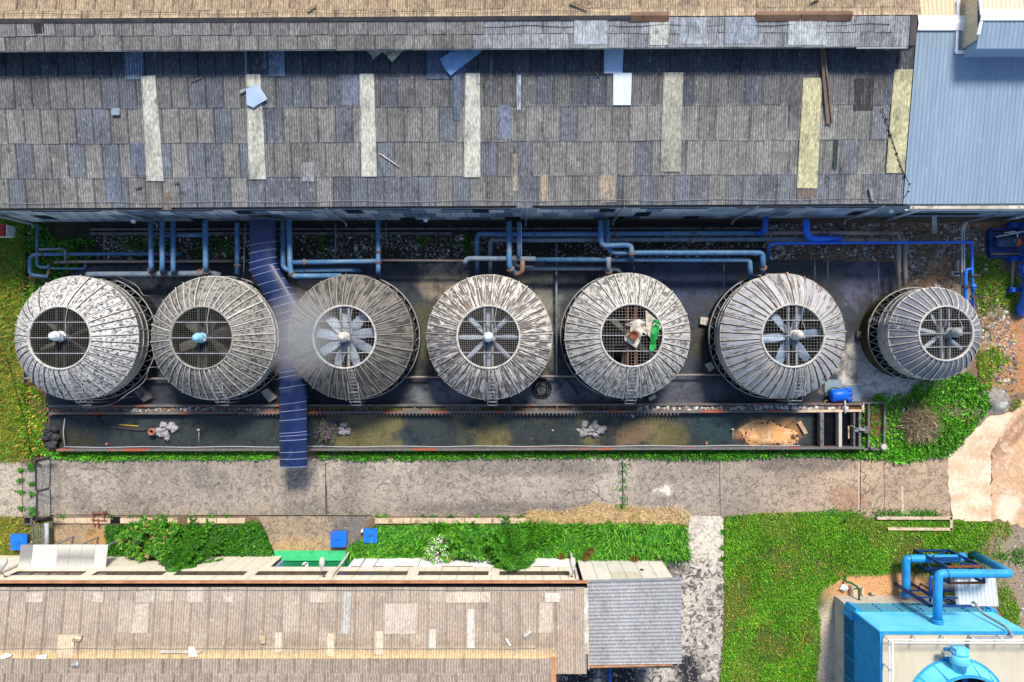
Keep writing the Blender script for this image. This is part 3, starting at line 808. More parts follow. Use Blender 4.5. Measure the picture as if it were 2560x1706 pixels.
# ---------------------------------------------------------------- corrugated sheets
def corr(c00, c10, c01, c11, pitch, amp, nrm, tint, dirt=.6, tint1=None, seam=.5, prof='wave'):
    """one sheet: edge c00-c10 is its lower edge, c01-c11 its upper edge; valleys hold dirt"""
    c00, c10, c01, c11, nrm = [np.array(v, float) for v in (c00, c10, c01, c11, nrm)]
    wd = np.linalg.norm(c10 - c00)
    if prof == 'wave':
        n = max(2, int(round(wd / pitch)) * 2)
        u = np.linspace(0, 1, n + 1)
        h = np.where(np.arange(n + 1) % 2 == 0, amp, -amp)
        d = np.where(np.arange(n + 1) % 2 == 0, 1.0, dirt)
    else:                                      # standing-seam ribs
        k = max(1, int(round(wd / pitch)))
        b = np.array([0, .78, .84, .94]); hh = np.array([0, 0, amp, amp])
        u = np.concatenate([(b[None] + np.arange(k)[:, None]).ravel() / k, [1.0]])
        h = np.concatenate([np.tile(hh, k), [0]])
        d = np.concatenate([np.tile(np.array([1, dirt, 1, 1]), k), [1]])
    n = len(u)
    A = c00[None] * (1 - u)[:, None] + c10[None] * u[:, None] + nrm[None] * h[:, None]
    B = c01[None] * (1 - u)[:, None] + c11[None] * u[:, None] + nrm[None] * h[:, None]
    if seam < 1:
        d = d.copy(); d[0] *= seam * .7; d[1] *= (1 + seam) / 2
    t0 = np.array(tint)[None] * d[:, None]
    t1 = (np.array(tint1)[None] if tint1 is not None else np.array(tint)[None]) * d[:, None]
    V = np.concatenate([A, B]); T = np.concatenate([t0, t1])
    i = np.arange(n - 1)
    return V, np.stack([i, i + 1, n + i + 1, n + i], 1), T

def corr_roof(pl, x0, x1, vs, skew, sheetw, pitch, amp, tintfn, dirt=.6, seed=0, step=.37, lift=.022, seam=.5, sgn=1):
    r = random.Random(seed)
    a, b, c = pl
    nrm = np.array([-b, -c, 1.0]); nrm /= np.linalg.norm(nrm)
    out = []
    pt = lambda x, v, l: (x, sgn * v + skew * x, a + b * x + c * (sgn * v + skew * x) + l)
    for k in range(len(vs) - 1):
        off = (k * step) % 1.0
        xs_ = x0 - off * sheetw
        i = 0
        while xs_ < x1 - .02:
            xa, xb = max(x0, xs_), min(x1, xs_ + sheetw + .03)
            if xb - xa > .05:
                j = r.gauss(0, .008); jt = r.uniform(-.03, .03)
                lo, hi = vs[k] - (.10 if k else 0) + jt * (k > 0), vs[k + 1]
                t = tintfn(k, i, (xa + xb) / 2, r)
                t0, t1 = t if isinstance(t, tuple) and isinstance(t[0], (tuple, np.ndarray)) else (t, t)
                la, lb = lift + .008 + j, lift + .02 + j
                if sgn > 0 or True:
                    out.append(corr(pt(xa, lo, la), pt(xb, lo, lb), pt(xa, hi, 0), pt(xb, hi, .012), pitch, amp, nrm, t0, dirt, t1, seam))
            xs_ += sheetw; i += 1
    return join(out)

def patch(name, parent, quad, pl, lift, tint, pitch=.14, amp=.018, dirt=.75, tint1=None, material='asbestos', along='y', seam=.9, **kw):
    """quad: photo pixels TL, TR, BR, BL laid on the roof plane"""
    tl, tr, br, bl = [onplane(*p, pl, lift) for p in quad]
    nrm = np.array([-pl[1], -pl[2], 1.0]); nrm /= np.linalg.norm(nrm)
    if along == 'y': V, Fc, T = corr(bl, br, tl, tr, pitch, amp, nrm, tint, dirt, tint1, seam)
    else: V, Fc, T = corr(bl, tl, br, tr, pitch, amp, nrm, tint, dirt, tint1, seam)
    return npmesh(name, V, Fc, T, material, parent=parent, **kw)

def rect(t, x0, y0, x1, y1):
    return [q(t, x0, y0), q(t, x1, y0), q(t, x1, y1), q(t, x0, y1)]
def poly(t, *pts):
    return [q(t, *p) for p in pts]

# ---------------------------------------------------------------- the long shed along the top
SK, EV, SL = .0051, 7.85, .145
MAIN = (5.2 - SL * EV, -SL * SK, SL)
def vrow(px, py, pl=MAIN):
    p = onplane(px, py, pl)
    return p.y - SK * p.x
shed = thing('factory_shed', 'long shed with patched grey corrugated roof and ridge vent along the photo top', 'factory building', (-4, 12, 0))
XL, XR = -34.0, 22.58
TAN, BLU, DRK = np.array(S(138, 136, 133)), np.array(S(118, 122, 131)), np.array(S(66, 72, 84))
def roof_tint(k, i, x, r):
    f = (x - XL) / (XR - XL)
    pb = [.62, .22, .12, .3, .75][k] * (1.0 if x > -22 or k else .45)
    if x > 9 and k in (1, 2): pb *= .6
    c = BLU if r.random() < pb else TAN
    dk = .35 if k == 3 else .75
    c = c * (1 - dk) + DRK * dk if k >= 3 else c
    c = c * r.uniform(.8, 1.06)
    if x > 10 and k in (0, 1, 2): c = c * .88 + np.array(S(176, 172, 160)) * .12
    return (tuple(c), tuple(c * r.uniform(.82, 1.05)))
vs = [vrow(320, y) for y in (520, 441, 355, 267, 189)] + [vrow(320, 118)]
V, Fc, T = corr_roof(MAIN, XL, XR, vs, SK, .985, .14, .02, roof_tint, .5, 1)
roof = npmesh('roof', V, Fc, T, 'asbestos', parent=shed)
CREAM, YEL = S(186, 185, 172), S(188, 182, 142)
for qd, c, c1 in [
        (poly('A0', (1030, 560), (1132, 550), (1195, 1318), (1068, 1318)), CREAM, CREAM),
        ([q('A0', 1787, 543), q('A1', 35, 543), q('A1', 78, 1305), q('A0', 1810, 1305)], CREAM, CREAM),
        (poly('A1', (752, 540), (858, 540), (880, 1285), (768, 1285)), CREAM, CREAM),
        (poly('A1', (1520, 535), (1626, 535), (1630, 1290), (1506, 1290)), CREAM, CREAM),
        (poly('A2', (1098, 530), (1240, 530), (1220, 1250), (1070, 1250)), S(150, 148, 132), S(168, 164, 150)),
        (poly('A3', (250, 570), (388, 570), (352, 1370), (204, 1370)), YEL, YEL),
        (poly('A3', (910, 508), (1045, 508), (985, 1258), (848, 1258)), YEL, YEL)]:
    patch('skylight_strip', roof, qd, MAIN, .075, c, dirt=.84, tint1=c1)
BL1, BL2 = S(122, 142, 164), S(150, 168, 188)
for qd, c in [
        (poly('A0', (903, 352), (1042, 352), (1048, 580), (915, 580)), BL1), (poly('A1', (86, 335), (208, 335), (214, 555), (92, 555)), BL1),
        (poly('A1', (50, 335), (75, 335), (80, 500), (58, 500)), BL1), (poly('A2', (1265, 318), (1402, 318), (1402, 360), (1265, 360)), BL1),
        (poly('A1', (1235, 335), (1640, 335), (1490, 572), (1240, 580)), S(92, 106, 128)), (poly('A2', (35, 545), (64, 545), (62, 802), (36, 802)), S(190, 202, 214)),
        (poly('A1', (1695, 425), (1714, 425), (1712, 700), (1696, 700)), S(116, 128, 146)), (poly('A1', (1428, 545), (1486, 545), (1484, 878), (1432, 878)), S(98, 108, 126)),
        (poly('A0', (1778, 352), (1790, 352), (1794, 540), (1782, 540)), BL2), (poly('A0', (1118, 352), (1136, 352), (1136, 430), (1122, 430)), BL1),
        (poly('A3', (628, 572), (765, 572), (755, 802), (620, 802)), S(66, 62, 64)), (poly('A3', (160, 620), (232, 620), (212, 944), (145, 944)), S(108, 106, 108)),
        (poly('A2', (0, 1120), (42, 1120), (40, 1386), (0, 1386)), S(168, 156, 140)), (poly('A2', (48, 1206), (150, 1206), (150, 1512), (30, 1512)), S(110, 112, 118)),
        (poly('A0', (1182, 1400), (1246, 1400), (1246, 1526), (1182, 1526)), S(130, 118, 108)), (poly('A3', (478, 1012), (508, 1012), (494, 1236), (462, 1236)), S(60, 70, 72)),
        (poly('A3', (205, 1382), (345, 1382), (340, 1440), (205, 1440)), S(120, 108, 96)), (poly('A1', (1756, 765), (1858, 765), (1858, 1012), (1758, 1012)), S(120, 128, 146)),
        (poly('A0', (940, 1036), (1070, 1036), (1084, 1272), (952, 1272)), S(104, 110, 128)), (poly('A0', (762, 1284), (880, 1284), (890, 1470), (772, 1470)), S(110, 118, 134)),
        (poly('A1', (330, 1180), (425, 1180), (425, 1320), (334, 1320)), S(150, 150, 152)), (poly('A2', (205, 1272), (262, 1272), (258, 1470), (208, 1470)), S(178, 160, 136)),
        (poly('A2', (632, 1270), (758, 1270), (756, 1470), (632, 1470)), S(172, 156, 136)), (poly('A1', (612, 545), (752, 545), (752, 768), (620, 768)), S(112, 118, 136))]:
    patch('patch_sheet', roof, qd, MAIN, .05, c, dirt=.66, tint1=tuple(np.array(c) * .93))
for qd, c in [(poly('A2', (665, 335), (808, 335), (800, 540), (665, 538)), S(170, 192, 216)), (poly('A2', (732, 535), (868, 535), (860, 768), (730, 768)), S(206, 216, 228))]:
    patch('patch_sheet', roof, qd, MAIN, .09, c, pitch=.15, dirt=.9, material='clad', label='clean pale translucent patch sheet')
# thin conductor wire along the eave
mb = MB()
pts = [onplane(px, 508.5 - 12 * px / 2560 + 2 * math.sin(px * .02), MAIN, .1) for px in range(-60, 2250, 60)]
mb.tube(pts, .013, 5)
build('conductor_wire', mb, 'wire', roof)
# ridge vent (a second, raised roof over the ridge)
MZ = 7.5
mp_ = P(320, 127, MZ); MV0 = mp_.y - SK * mp_.x
MON = (MZ - .15 * MV0, -.15 * SK, .15)
MV1 = vrow(320, 50, MON)
def mon_tint(k, i, x, r):
    c = np.array(S(134, 131, 128)) * r.uniform(.75, 1.05)
    if x > -2: c = np.array(S(158, 160, 164)) * r.uniform(.75, 1.1)
    if k == 1: c = c * .95 + np.array(S(150, 156, 176)) * .05
    return tuple(c)
Vm, Fm, Tm = corr_roof(MON, XL, 21.6, [MV0, vrow(320, 86, MON), MV1], SK, 1.06, .14, .02, mon_tint, .5, 3)
vroof = npmesh('vent_roof', Vm, Fm, Tm, 'asbestos', parent=shed)
for qd, c in [(poly('A2', (448, 122), (692, 122), (690, 326), (446, 328)), S(168, 173, 180)), (poly('A2', (995, 132), (1140, 132), (1138, 330), (995, 332)), S(184, 185, 176)),
              (poly('A2', (1216, 130), (1414, 130), (1414, 322), (1212, 322)), S(160, 166, 174)), (poly('A3', (140, 132), (416, 130), (414, 330), (140, 330)), S(178, 183, 184)), (poly('A2', (1540, 130), (1780, 130), (1780, 320), (1540, 320)), S(150, 157, 168)),
              (poly('A0', (230, 178), (322, 178), (320, 246), (236, 246)), S(44, 44, 46))]:
    patch('patch_sheet', vroof, qd, MON, .05, c, dirt=.7)
RZ = MON[0] + MON[1] * 0 + MON[2] * MV1
TOP = (RZ + .14 * MV1, .14 * SK, -.14)
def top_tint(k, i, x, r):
    c = np.array(S(170, 148, 120)) * r.uniform(.8, 1.06)  # cream sheets, with the sunlight on this slope put into the tint
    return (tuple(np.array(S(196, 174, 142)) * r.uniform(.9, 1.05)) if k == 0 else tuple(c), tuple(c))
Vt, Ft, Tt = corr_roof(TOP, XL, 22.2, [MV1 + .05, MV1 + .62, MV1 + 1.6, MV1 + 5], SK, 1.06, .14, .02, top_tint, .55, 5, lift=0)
npmesh('vent_roof', Vt, Ft, Tt, 'asbestos', parent=shed, label='cream far slope of the ridge vent, sunlight painted in')
mb = MB()
for xa, xb, dz in [(XL, -12.2, 0), (-12.2, -1.5, .01), (-1.5, 6.4, .02)]:
    ya, yb = MV1 + SK * xa, MV1 + SK * xb
    mb.hexa([(xa, ya - .16, RZ + dz - .02), (xb, yb - .16, RZ + dz - .02), (xb, yb + .03, RZ + .10 + dz), (xa, ya + .03, RZ + .10 + dz)],
            [(xa, ya - .16, RZ + .03 + dz), (xb, yb - .16, RZ + .03 + dz), (xb, yb + .03, RZ + .15 + dz), (xa, ya + .03, RZ + .15 + dz)])
build('ridge_cap', mb, 'fascia_dark', shed)  # dark colour paints in the shade along the ridge
for xa, xb in [(6.4, 8.5), (13.2, 15.6), (15.65, 18.4)]:
    mb = MB()
    ya, yb = MV1 + SK * xa, MV1 + SK * xb
    mb.hexa([(xa, ya - .26, RZ + .0), (xb, yb - .26, RZ), (xb, yb + .0, RZ + .16), (xa, ya + .0, RZ + .16)], [(xa, ya - .26, RZ + .03), (xb, yb - .26, RZ + .03), (xb, yb + .0, RZ + .2), (xa, ya + .0, RZ + .2)])
    mb.hexa([(xa, ya + .0, RZ + .165), (xb, yb + .0, RZ + .165), (xb, yb + .22, RZ + .1), (xa, ya + .22, RZ + .1)], [(xa, ya + .0, RZ + .2), (xb, yb + .0, RZ + .2), (xb, yb + .22, RZ + .14), (xa, ya + .22, RZ + .14)])
    build('ridge_flashing', mb, 'ridge_brown', shed)
mb = MB()
mb.tube([(x, MV1 - .45 + SK * x + .05 * math.sin(x * 1.7), RZ - .03 + .02 * math.sin(x)) for x in np.arange(-2, 21, .5)], .016, 5)
mb.tube([(x, MV1 + .3 + SK * x + .06 * math.sin(x * .9), RZ + .06) for x in np.arange(-33, 6, .8)], .012, 5)
build('conductor_wire', mb, 'hose_black', shed)
mb = MB()                                              # dark louvred sides under the raised roof
for v, zc in ((MV0 + .45, 6.85), (MV1 + 4.4, 6.4)):
    mb.bar((XL, v + SK * XL, zc), (21.3, v + SK * 21.3, zc), .08, 1.15)
build('vent_louvre', mb, 'dark_void', shed)
mb = MB()                                              # gable end of the raised roof
mb.hexa([(21.62, MV0 + .15, 6.9), (21.98, MV0 + .15, 6.9), (21.98, MV1 + .1, 7.2), (21.62, MV1 + .1, 7.2)],
        [(21.62, MV0 + .13, MZ + .12), (21.98, MV0 + .13, MZ + .1), (21.98, MV1 + .1, RZ + .05), (21.62, MV1 + .1, RZ + .07)])
build('gable_flashing', mb, 'fascia_dark', shed)
mb = MB()
mb.bar((XL, MV0 + SK * XL - .015, MZ - .03), (21.6, MV0 + SK * 21.6 - .015, MZ - .03), .04, .05)
mb.bar((18.8, MV0 + SK * 20 - .06, MZ - .01), (21.6, MV0 + SK * 21.6 - .06, MZ - .01), .09, .06)
build('vent_eave', mb, 'grey_metal', shed)
# eave fascia, wall cladding, windows
WY = EV + .09
mb = MB()
mb.bar((XL, EV - .02 + SK * XL, 4.93), (XR + .4, EV - .02 + SK * XR, 4.93), .05, .42)
build('fascia_board', mb, 'fascia_dark', shed)  # dark colour holds the shade on this face below the eave
mb = MB()
mb.bar((XL, EV - .03 + SK * XL, 4.68), (XR + .4, EV - .03 + SK * XR, 4.68), .09, .06)
build('eave_trim', mb, 'pale_metal', shed)
WX0 = -31.2
rr = random.Random(4)
out = []
for k, (za, zb) in enumerate([(.35, 1.35), (1.3, 2.7), (2.65, 4.0), (3.95, 4.75)]):
    x = WX0 + (k % 2) * -.5
    while x < XR:
        xa, xb = max(WX0, x), min(XR, x + .98)
        c = np.array(rr.choice([S(214, 224, 230), S(230, 236, 238), S(170, 188, 202), S(200, 212, 222), S(140, 160, 178)])) * rr.uniform(.85, 1.1)
        if rr.random() < .06 and k < 3: c = np.array(S(40, 52, 66))
        y = lambda xx: WY + SK * xx - .012 * (k % 2) - .008
        out.append(corr((xa, y(xa) - .025, za), (xb, y(xb) - .03, za), (xa, y(xa), zb), (xb, y(xb), zb), .15, .014, (0, -1, 0), tuple(c), .72))
        x += .96
Vw, Fw, Tw = join(out)
npmesh('wall', Vw, Fw, Tw, 'clad', parent=shed)
mb = MB()
mb.hexa([(WX0, WY + SK * WX0 + .05, -.2), (XR, WY + SK * XR + .05, -.2), (XR, 26, -.2), (WX0, 26, -.2)], [(WX0, WY + SK * WX0 + .05, 4.7), (XR, WY + SK * XR + .05, 4.7), (XR, 26, 4.7), (WX0, 26, 4.7)])
build('wall', mb, 'concrete_weathered', shed, label='dark masonry wall behind the wall sheets')
for xc in (-26.6, -19.9, -14.0, -8.1, -2.1, 3.7, 9.7, 15.4, 20):
    mb = MB()
    mb.bar((xc - 2.0, WY + SK * xc - .06, 4.22), (xc + 2.0, WY + SK * (xc + 2) - .06, 4.22), .03, .4)
    w_ = build('window', mb, 'glass_dark', shed)
    mb = MB()
    for z in (4.0, 4.44): mb.bar((xc - 2.05, WY + SK * xc - .075, z), (xc + 2.05, WY + SK * (xc + 2) - .075, z), .05, .04)
    for i in range(5): mb.bar((xc - 2 + i, WY + SK * xc - .078, 4.02), (xc - 2 + i, WY + SK * xc - .078, 4.42), .03, .04)
    build('window_frame', mb, 'black_metal', w_)
for X in (-31.3, -23.2, -10.85, .9, 6.6, 14.4, 21.75):
    mb = MB()
    y0 = WY + SK * X - .16
    mb.tube(fillet([(X, y0 + .1, 5.0), (X, y0, 4.6), (X, y0, .15), (X, y0 - .25, .05)], .15), .075, 8)
    for z in (.9, 2.4, 3.9): mb.tube([(X, y0, z), (X, y0, z + .07)], .09, 8)
    build('downpipe', mb, 'pale_metal', shed)
def wall_lamp(px, py, z, y_wall, label, name='wall_lamp', head='globe', base_px=None):
    p = P(px, py, z)
    t = thing(name, label, 'lamp', (p.x, y_wall, z), 'lamps on the long shed wall' if head == 'globe' else 'lamps on the low hall wall')
    mb = MB()
    b = Vector((p.x, y_wall, z + .15)) if base_px is None else base_px
    mb.tube(fillet([b, b * .35 + p * .65 + Vector((0, 0, .12)), p + Vector((0, 0, .05))], .2), .022, 7)
    mb.bar(b + Vector((0, 0, -.09)), b + Vector((0, 0, .09)), .1, .06)
    build('arm', mb, 'rust' if head != 'globe' else 'grey_metal', t)
    mb = MB(); mb.smooth = True
    if head == 'globe':
        mb.lathe([(.001, .13), (.07, .12), (.13, .05), (.15, -.03), (.12, -.12), (.05, -.17), (.001, -.18)], tuple(p), 16)
    else:
        d = (Vector((p.x - b.x, p.y - b.y, 0))).normalized()
        mb.tube([p - d * .15, p + d * .02, p + d * .16, p + d * .38, p + d * .58, p + d * .68, p + d * .72], [.04, .08, .13, .175, .16, .10, .02], 12)
    build('globe' if head == 'globe' else 'lamp_head', mb, 'lamp_globe' if head == 'globe' else 'dirty_white', t)
    return t
wall_lamp(333, 553, 2.6, WY - .1, 'white globe lamp on the blue shed wall, leftmost of the three')
wall_lamp(1064, 550, 2.5, WY - .05, 'white globe lamp on the blue shed wall above the rubble bed')
wall_lamp(2229, 527, 4.3, WY + .05, 'white globe lamp high on the wall where the old shed meets the grey one')

# ---------------------------------------------------------------- newer steel-clad shed to the right of it
ext = thing('steel_shed', 'newer shed with smooth blue-grey ribbed steel roof and white trim in the top right corner', 'factory building', (28, 12, 0))
XE = 34.0
nr = np.array([0, -SL, 1]); nr /= np.linalg.norm(nr)
v1 = vrow(2340, 66)
pe = lambda x, v: (x, v + SK * x, MAIN[0] + .12 + SL * v)
V, Fc, T = corr(pe(XR + .02, EV - .05), pe(XE, EV - .05), pe(XR + .02, v1), pe(XE, v1), .24, .035, nr, (1, 1, 1), 1, prof='rib')
npmesh('roof', V, Fc, T, 'steel_roof', parent=ext)
vt = v1 + .35
rz1 = MAIN[0] + .12 + SL * v1
V, Fc, T = corr((XR + .02, vt + SK * XR + 5, rz1 - .6), (XE, vt + 5, rz1 - .6), (XR + .02, vt + SK * XR, rz1 + .02), (XE, vt + SK * XE, rz1 + .02), .24, .035, (0, .14, 1), S(214, 190, 156), .8, prof='rib')  # cream tint carries the sunlight on the far side of the steel roof
npmesh('roof', V, Fc, T, 'clad', parent=ext, label='far roof slope, sunlit cream painted in')
mb = MB()
mb.hexa([(XR, v1 - .18, rz1 + .0), (25.2, v1 - .18, rz1 + .0), (25.2, v1 + .2, rz1 + .1), (XR, v1 + .2, rz1 + .1)], [(XR, v1 - .18, rz1 + .06), (25.2, v1 - .18, rz1 + .06), (25.2, v1 + .2, rz1 + .16), (XR, v1 + .2, rz1 + .16)])
mb.hexa([(XR, v1 + .2, rz1 + .1), (25.2, v1 + .2, rz1 + .1), (25.2, v1 + .62, rz1 + .03), (XR, v1 + .62, rz1 + .03)], [(XR, v1 + .2, rz1 + .16), (25.2, v1 + .2, rz1 + .16), (25.2, v1 + .62, rz1 + .09), (XR, v1 + .62, rz1 + .09)])
build('ridge_cap', mb, 'trim_white', ext)
# raised vent with gable wall
VX = 25.15
va, vb = P(2500, 122, 7.9).y, P(2500, 40, 8.25).y
mb = MB()
mb.hexa([(VX + .1, va + .12, 6.3), (XE, va + .12, 6.3), (XE, vb + 2.2, 6.3), (VX + .1, vb + 2.2, 6.3)], [(VX + .1, va + .12, 7.86), (XE, va + .12, 7.86), (XE, vb + 2.2, 7.9), (VX + .1, vb + 2.2, 7.9)])
vb_ = build('vent_wall', mb, 'clad_blue_grey', ext)
V, Fc, T = corr((VX - .05, va, 7.9), (XE, va, 7.9), (VX - .05, vb, 8.25), (XE, vb, 8.25), .24, .03, (0, -.12, 1), (1, 1, 1), 1, prof='rib')
npmesh('vent_roof', V, Fc, T, 'steel_roof', parent=ext)
V, Fc, T = corr((VX - .05, vb + 2.4, 7.9), (XE, vb + 2.4, 7.9), (VX - .05, vb, 8.25), (XE, vb, 8.25), .24, .03, (0, .12, 1), S(218, 196, 166), .8, prof='rib')  # sunlight on this slope is put into the cream tint
npmesh('vent_roof', V, Fc, T, 'clad', parent=ext, label='far slope of the raised vent, sunlit cream painted in')
mb = MB()
mb.hexa([(VX - .1, vb - .25, 8.22), (XE, vb - .25, 8.22), (XE, vb, 8.3), (VX - .1, vb, 8.3)], [(VX - .1, vb - .25, 8.27), (XE, vb - .25, 8.27), (XE, vb, 8.36), (VX - .1, vb, 8.36)])
mb.hexa([(VX - .1, vb, 8.3), (XE, vb, 8.3), (XE, vb + .3, 8.25), (VX - .1, vb + .3, 8.25)], [(VX - .1, vb, 8.36), (XE, vb, 8.36), (XE, vb + .3, 8.31), (VX - .1, vb + .3, 8.31)])
for xx in (VX - .12,):
    mb.hexa([(xx, vb - .3, 8.2), (xx + .16, vb - .3, 8.2), (xx + .16, va + .7, 7.95), (xx, va + .7, 7.95)], [(xx, vb - .3, 8.28), (xx + .16, vb - .3, 8.28), (xx + .16, va + .7, 8.05), (xx, va + .7, 8.05)])
    mb.hexa([(xx, vb + .02, 8.24), (xx + .16, vb + .02, 8.24), (xx + .16, vb + 2.4, 7.9), (xx, vb + 2.4, 7.9)], [(xx, vb + .02, 8.34), (xx + .16, vb + .02, 8.34), (xx + .16, vb + 2.4, 8.0), (xx, vb + 2.4, 8.0)])
build('vent_trim', mb, 'trim_white', ext)
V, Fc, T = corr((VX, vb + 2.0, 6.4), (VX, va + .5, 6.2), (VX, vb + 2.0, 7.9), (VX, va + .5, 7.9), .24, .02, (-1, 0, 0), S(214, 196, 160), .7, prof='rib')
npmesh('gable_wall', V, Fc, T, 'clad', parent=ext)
mb = MB()
mb.bar((VX - .32, vb + 1.6, rz1 + .06), (VX - .32, va + .35, rz1 - .12), .14, .12)
mb.bar((VX - .36, va + .35, rz1 - .1), (VX + .3, va + .35, rz1 - .1), .16, .12)
build('vent_flashing', mb, 'trim_white', ext)
# eave box gutter and wall
mb = MB()
mb.bar((XR + .5, EV - .22 + SK * 28, 5.1), (XE, EV - .22 + SK * 28, 5.1), .22, .2)
build('gutter', mb, 'trim_dirty', ext)
mb = MB()
mb.bar((XR + .3, EV - .36 + SK * 28, 4.98), (XE, EV - .36 + SK * 28, 4.98), .05, .08)
mb.bar((XR + .55, EV - .1 + SK * 28, 5.14), (XR + 2.6, EV - .1 + SK * 28, 5.14), .3, .04)
build('gutter_lip', mb, 'trim_white', ext)
y0 = WY + SK * 27
V, Fc, T = corr((21.9, y0 - .02, .5), (XE, y0 - .02, .5), (21.9, y0 - .02, 5.0), (XE, y0 - .02, 5.0), .2, .012, (0, -1, 0), S(150, 168, 182), .92, prof='rib')
npmesh('wall', V, Fc, T, 'clad', parent=ext)
mb = MB(); mb.box((21.9, y0 + .05, 0), (XE, 26, 5.0))
build('wall', mb, 'concrete_weathered', ext, label='masonry wall behind the grey cladding')
mb = MB(); mb.bar((24.3, y0 - .06, 1.55), (29.5, y0 - .06, 1.55), .03, .35)
w_ = build('window', mb, 'dark_void', ext)
mb = MB(); mb.bar((24.2, y0 - .1, 1.34), (29.9, y0 - .1, 1.34), .12, .06)
build('sill', mb, 'clad_blue_grey', w_)
for X in (24.45, 32.2):
    mb = MB()
    mb.tube(fillet([(X, y0 - .1, 5.0), (X, y0 - .2, 4.7), (X, y0 - .2, .1)], .15), .09, 8)
    for z in (1.2, 3.1): mb.tube([(X, y0 - .2, z), (X, y0 - .2, z + .08)], .105, 8)
    build('downpipe', mb, 'trim_white', ext)
sheet('apron', [(2128, 558), (2700, 556), (2700, 577), (2128, 577)], .01, .2, const(S(150, 104, 76), .6, .9, 81), 'dirt', jit=.03, kind='structure')

# ---------------------------------------------------------------- low hall along the bottom
hall = thing('low_hall', 'low hall with tan corrugated roof and cream strip-windowed wall along the bottom', 'factory building', (-14, -17, 0))
HE = 14.34
HALL = (4.9 - .145 * HE, 0, -.145)
HX0, HX1 = -42.0, 4.28
hv = [-onplane(700, y, HALL).y for y in (1468, 1507, 1586, 1618, 1650)] + [19.1]
def hall_tint(k, i, x, r):
    c = np.array(S(176, 158, 141)) * r.uniform(.94, 1.03)
    if r.random() < .10: c = np.array(S(184, 168, 151)) * r.uniform(.9, 1.05)
    if k == 0 and r.random() < .3: c = np.array(S(186, 172, 154)) * r.uniform(.95, 1.05)
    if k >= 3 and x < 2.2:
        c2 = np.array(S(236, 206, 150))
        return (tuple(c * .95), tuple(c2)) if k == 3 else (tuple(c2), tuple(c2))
    if k == 2: return (tuple(c), tuple(c * np.array([.9, .88, .8])))
    return tuple(c)
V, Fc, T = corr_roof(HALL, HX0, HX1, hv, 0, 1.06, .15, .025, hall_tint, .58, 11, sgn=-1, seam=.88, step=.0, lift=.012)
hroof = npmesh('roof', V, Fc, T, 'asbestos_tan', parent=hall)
LT = S(190, 177, 160)
for qd, c in [(poly('D1', (790, 735), (880, 735), (860, 1120), (785, 1120)), S(182, 176, 168)), (poly('D1', (1175, 840), (1495, 840), (1470, 1120), (1170, 1120)), S(192, 176, 160)),
              (poly('D1', (1935, 890), (2005, 890), (2010, 1255), (1935, 1255)), S(206, 196, 184)), (poly('D1', (1100, 1095), (1172, 1095), (1172, 1315), (1090, 1315)), S(214, 196, 170)),
              (poly('D1', (655, 1115), (722, 1115), (722, 1322), (645, 1322)), S(220, 202, 172)), (poly('D1', (170, 1105), (245, 1105), (245, 1290), (162, 1285)), S(206, 190, 168)),
              (poly('D1', (1590, 1075), (1660, 1075), (1655, 1258), (1582, 1258)), S(208, 196, 182)), (poly('D0', (1240, 840), (1380, 840), (1365, 1110), (1200, 1110)), S(192, 178, 160)),
              (poly('D0', (535, 1125), (690, 1125), (685, 1338), (525, 1338)), S(206, 186, 158)), (poly('D2', (245, 830), (385, 830), (370, 1110), (235, 1110)), S(190, 174, 156)),
              (poly('D0', (230, 735), (410, 735), (405, 830), (230, 830)), LT), (poly('D0', (850, 735), (962, 735), (958, 830), (850, 830)), LT), (poly('D0', (1240, 730), (1430, 730), (1425, 832), (1236, 832)), LT),
              (poly('D0', (1715, 690), (1880, 690), (1878, 830), (1714, 830)), LT), (poly('D0', (2040, 735), (2160, 735), (2160, 830), (2036, 830)), LT), (poly('D1', (490, 735), (648, 735), (645, 832), (488, 832)), LT),
              (poly('D1', (1740, 735), (2150, 735), (2150, 832), (1740, 832)), S(206, 190, 170)), (poly('D2', (300, 740), (440, 740), (440, 826), (298, 826)), S(214, 202, 186))]:
    patch('patch_sheet', hroof, qd, HALL, .055, tuple(np.array(c) * 1.04), material='asbestos_tan', pitch=.15, amp=.022, dirt=.68)
mb = MB()
mb.tube([onplane(px, 1620 + math.sin(px * .05), HALL, .1) for px in range(-60, 1390, 70)], .012, 5)
mb.tube([onplane(px, 1473 + math.sin(px * .03), HALL, .12) for px in range(-60, 1460, 50)], .016, 5)
build('conductor_wire', mb, 'wire', hroof)
HM = (6.15 - .145 * (-P(700, 1646, 6.15).y), 0, -.145)
hm0 = -P(700, 1646, 6.15).y
def hm_tint(k, i, x, r):
    return tuple(np.array(S(166, 150, 134)) * r.uniform(.84, 1.06))
V, Fc, T = corr_roof(HM, HX0, 2.2, [hm0, -onplane(700, 1688, HM).y, hm0 + 3.2], 0, 1.06, .15, .025, hm_tint, .55, 13, sgn=-1, seam=.75)
npmesh('vent_roof', V, Fc, T, 'asbestos_tan', parent=hall)
mb = MB()
mb.bar((HX0, -hm0 - .35, 5.7), (2.1, -hm0 - .35, 5.7), .06, .8)
mb.bar((HX0, -hm0 - 3.1, 5.9), (2.1, -hm0 - 3.1, 5.9), .06, .8)
build('vent_louvre', mb, 'frame_brown', hall)
mb = MB()
mb.hexa([(2.2, -hm0 - .1, 5.75), (2.5, -hm0 - .1, 5.75), (2.5, -hm0 - 3.2, 6.2), (2.2, -hm0 - 3.2, 6.2)], [(2.2, -hm0 - .1, 6.2), (2.5, -hm0 - .1, 6.12), (2.5, -hm0 - 3.2, 6.6), (2.2, -hm0 - 3.2, 6.66)])
build('gable_flashing', mb, 'rust_trim', hall)
mb = MB()
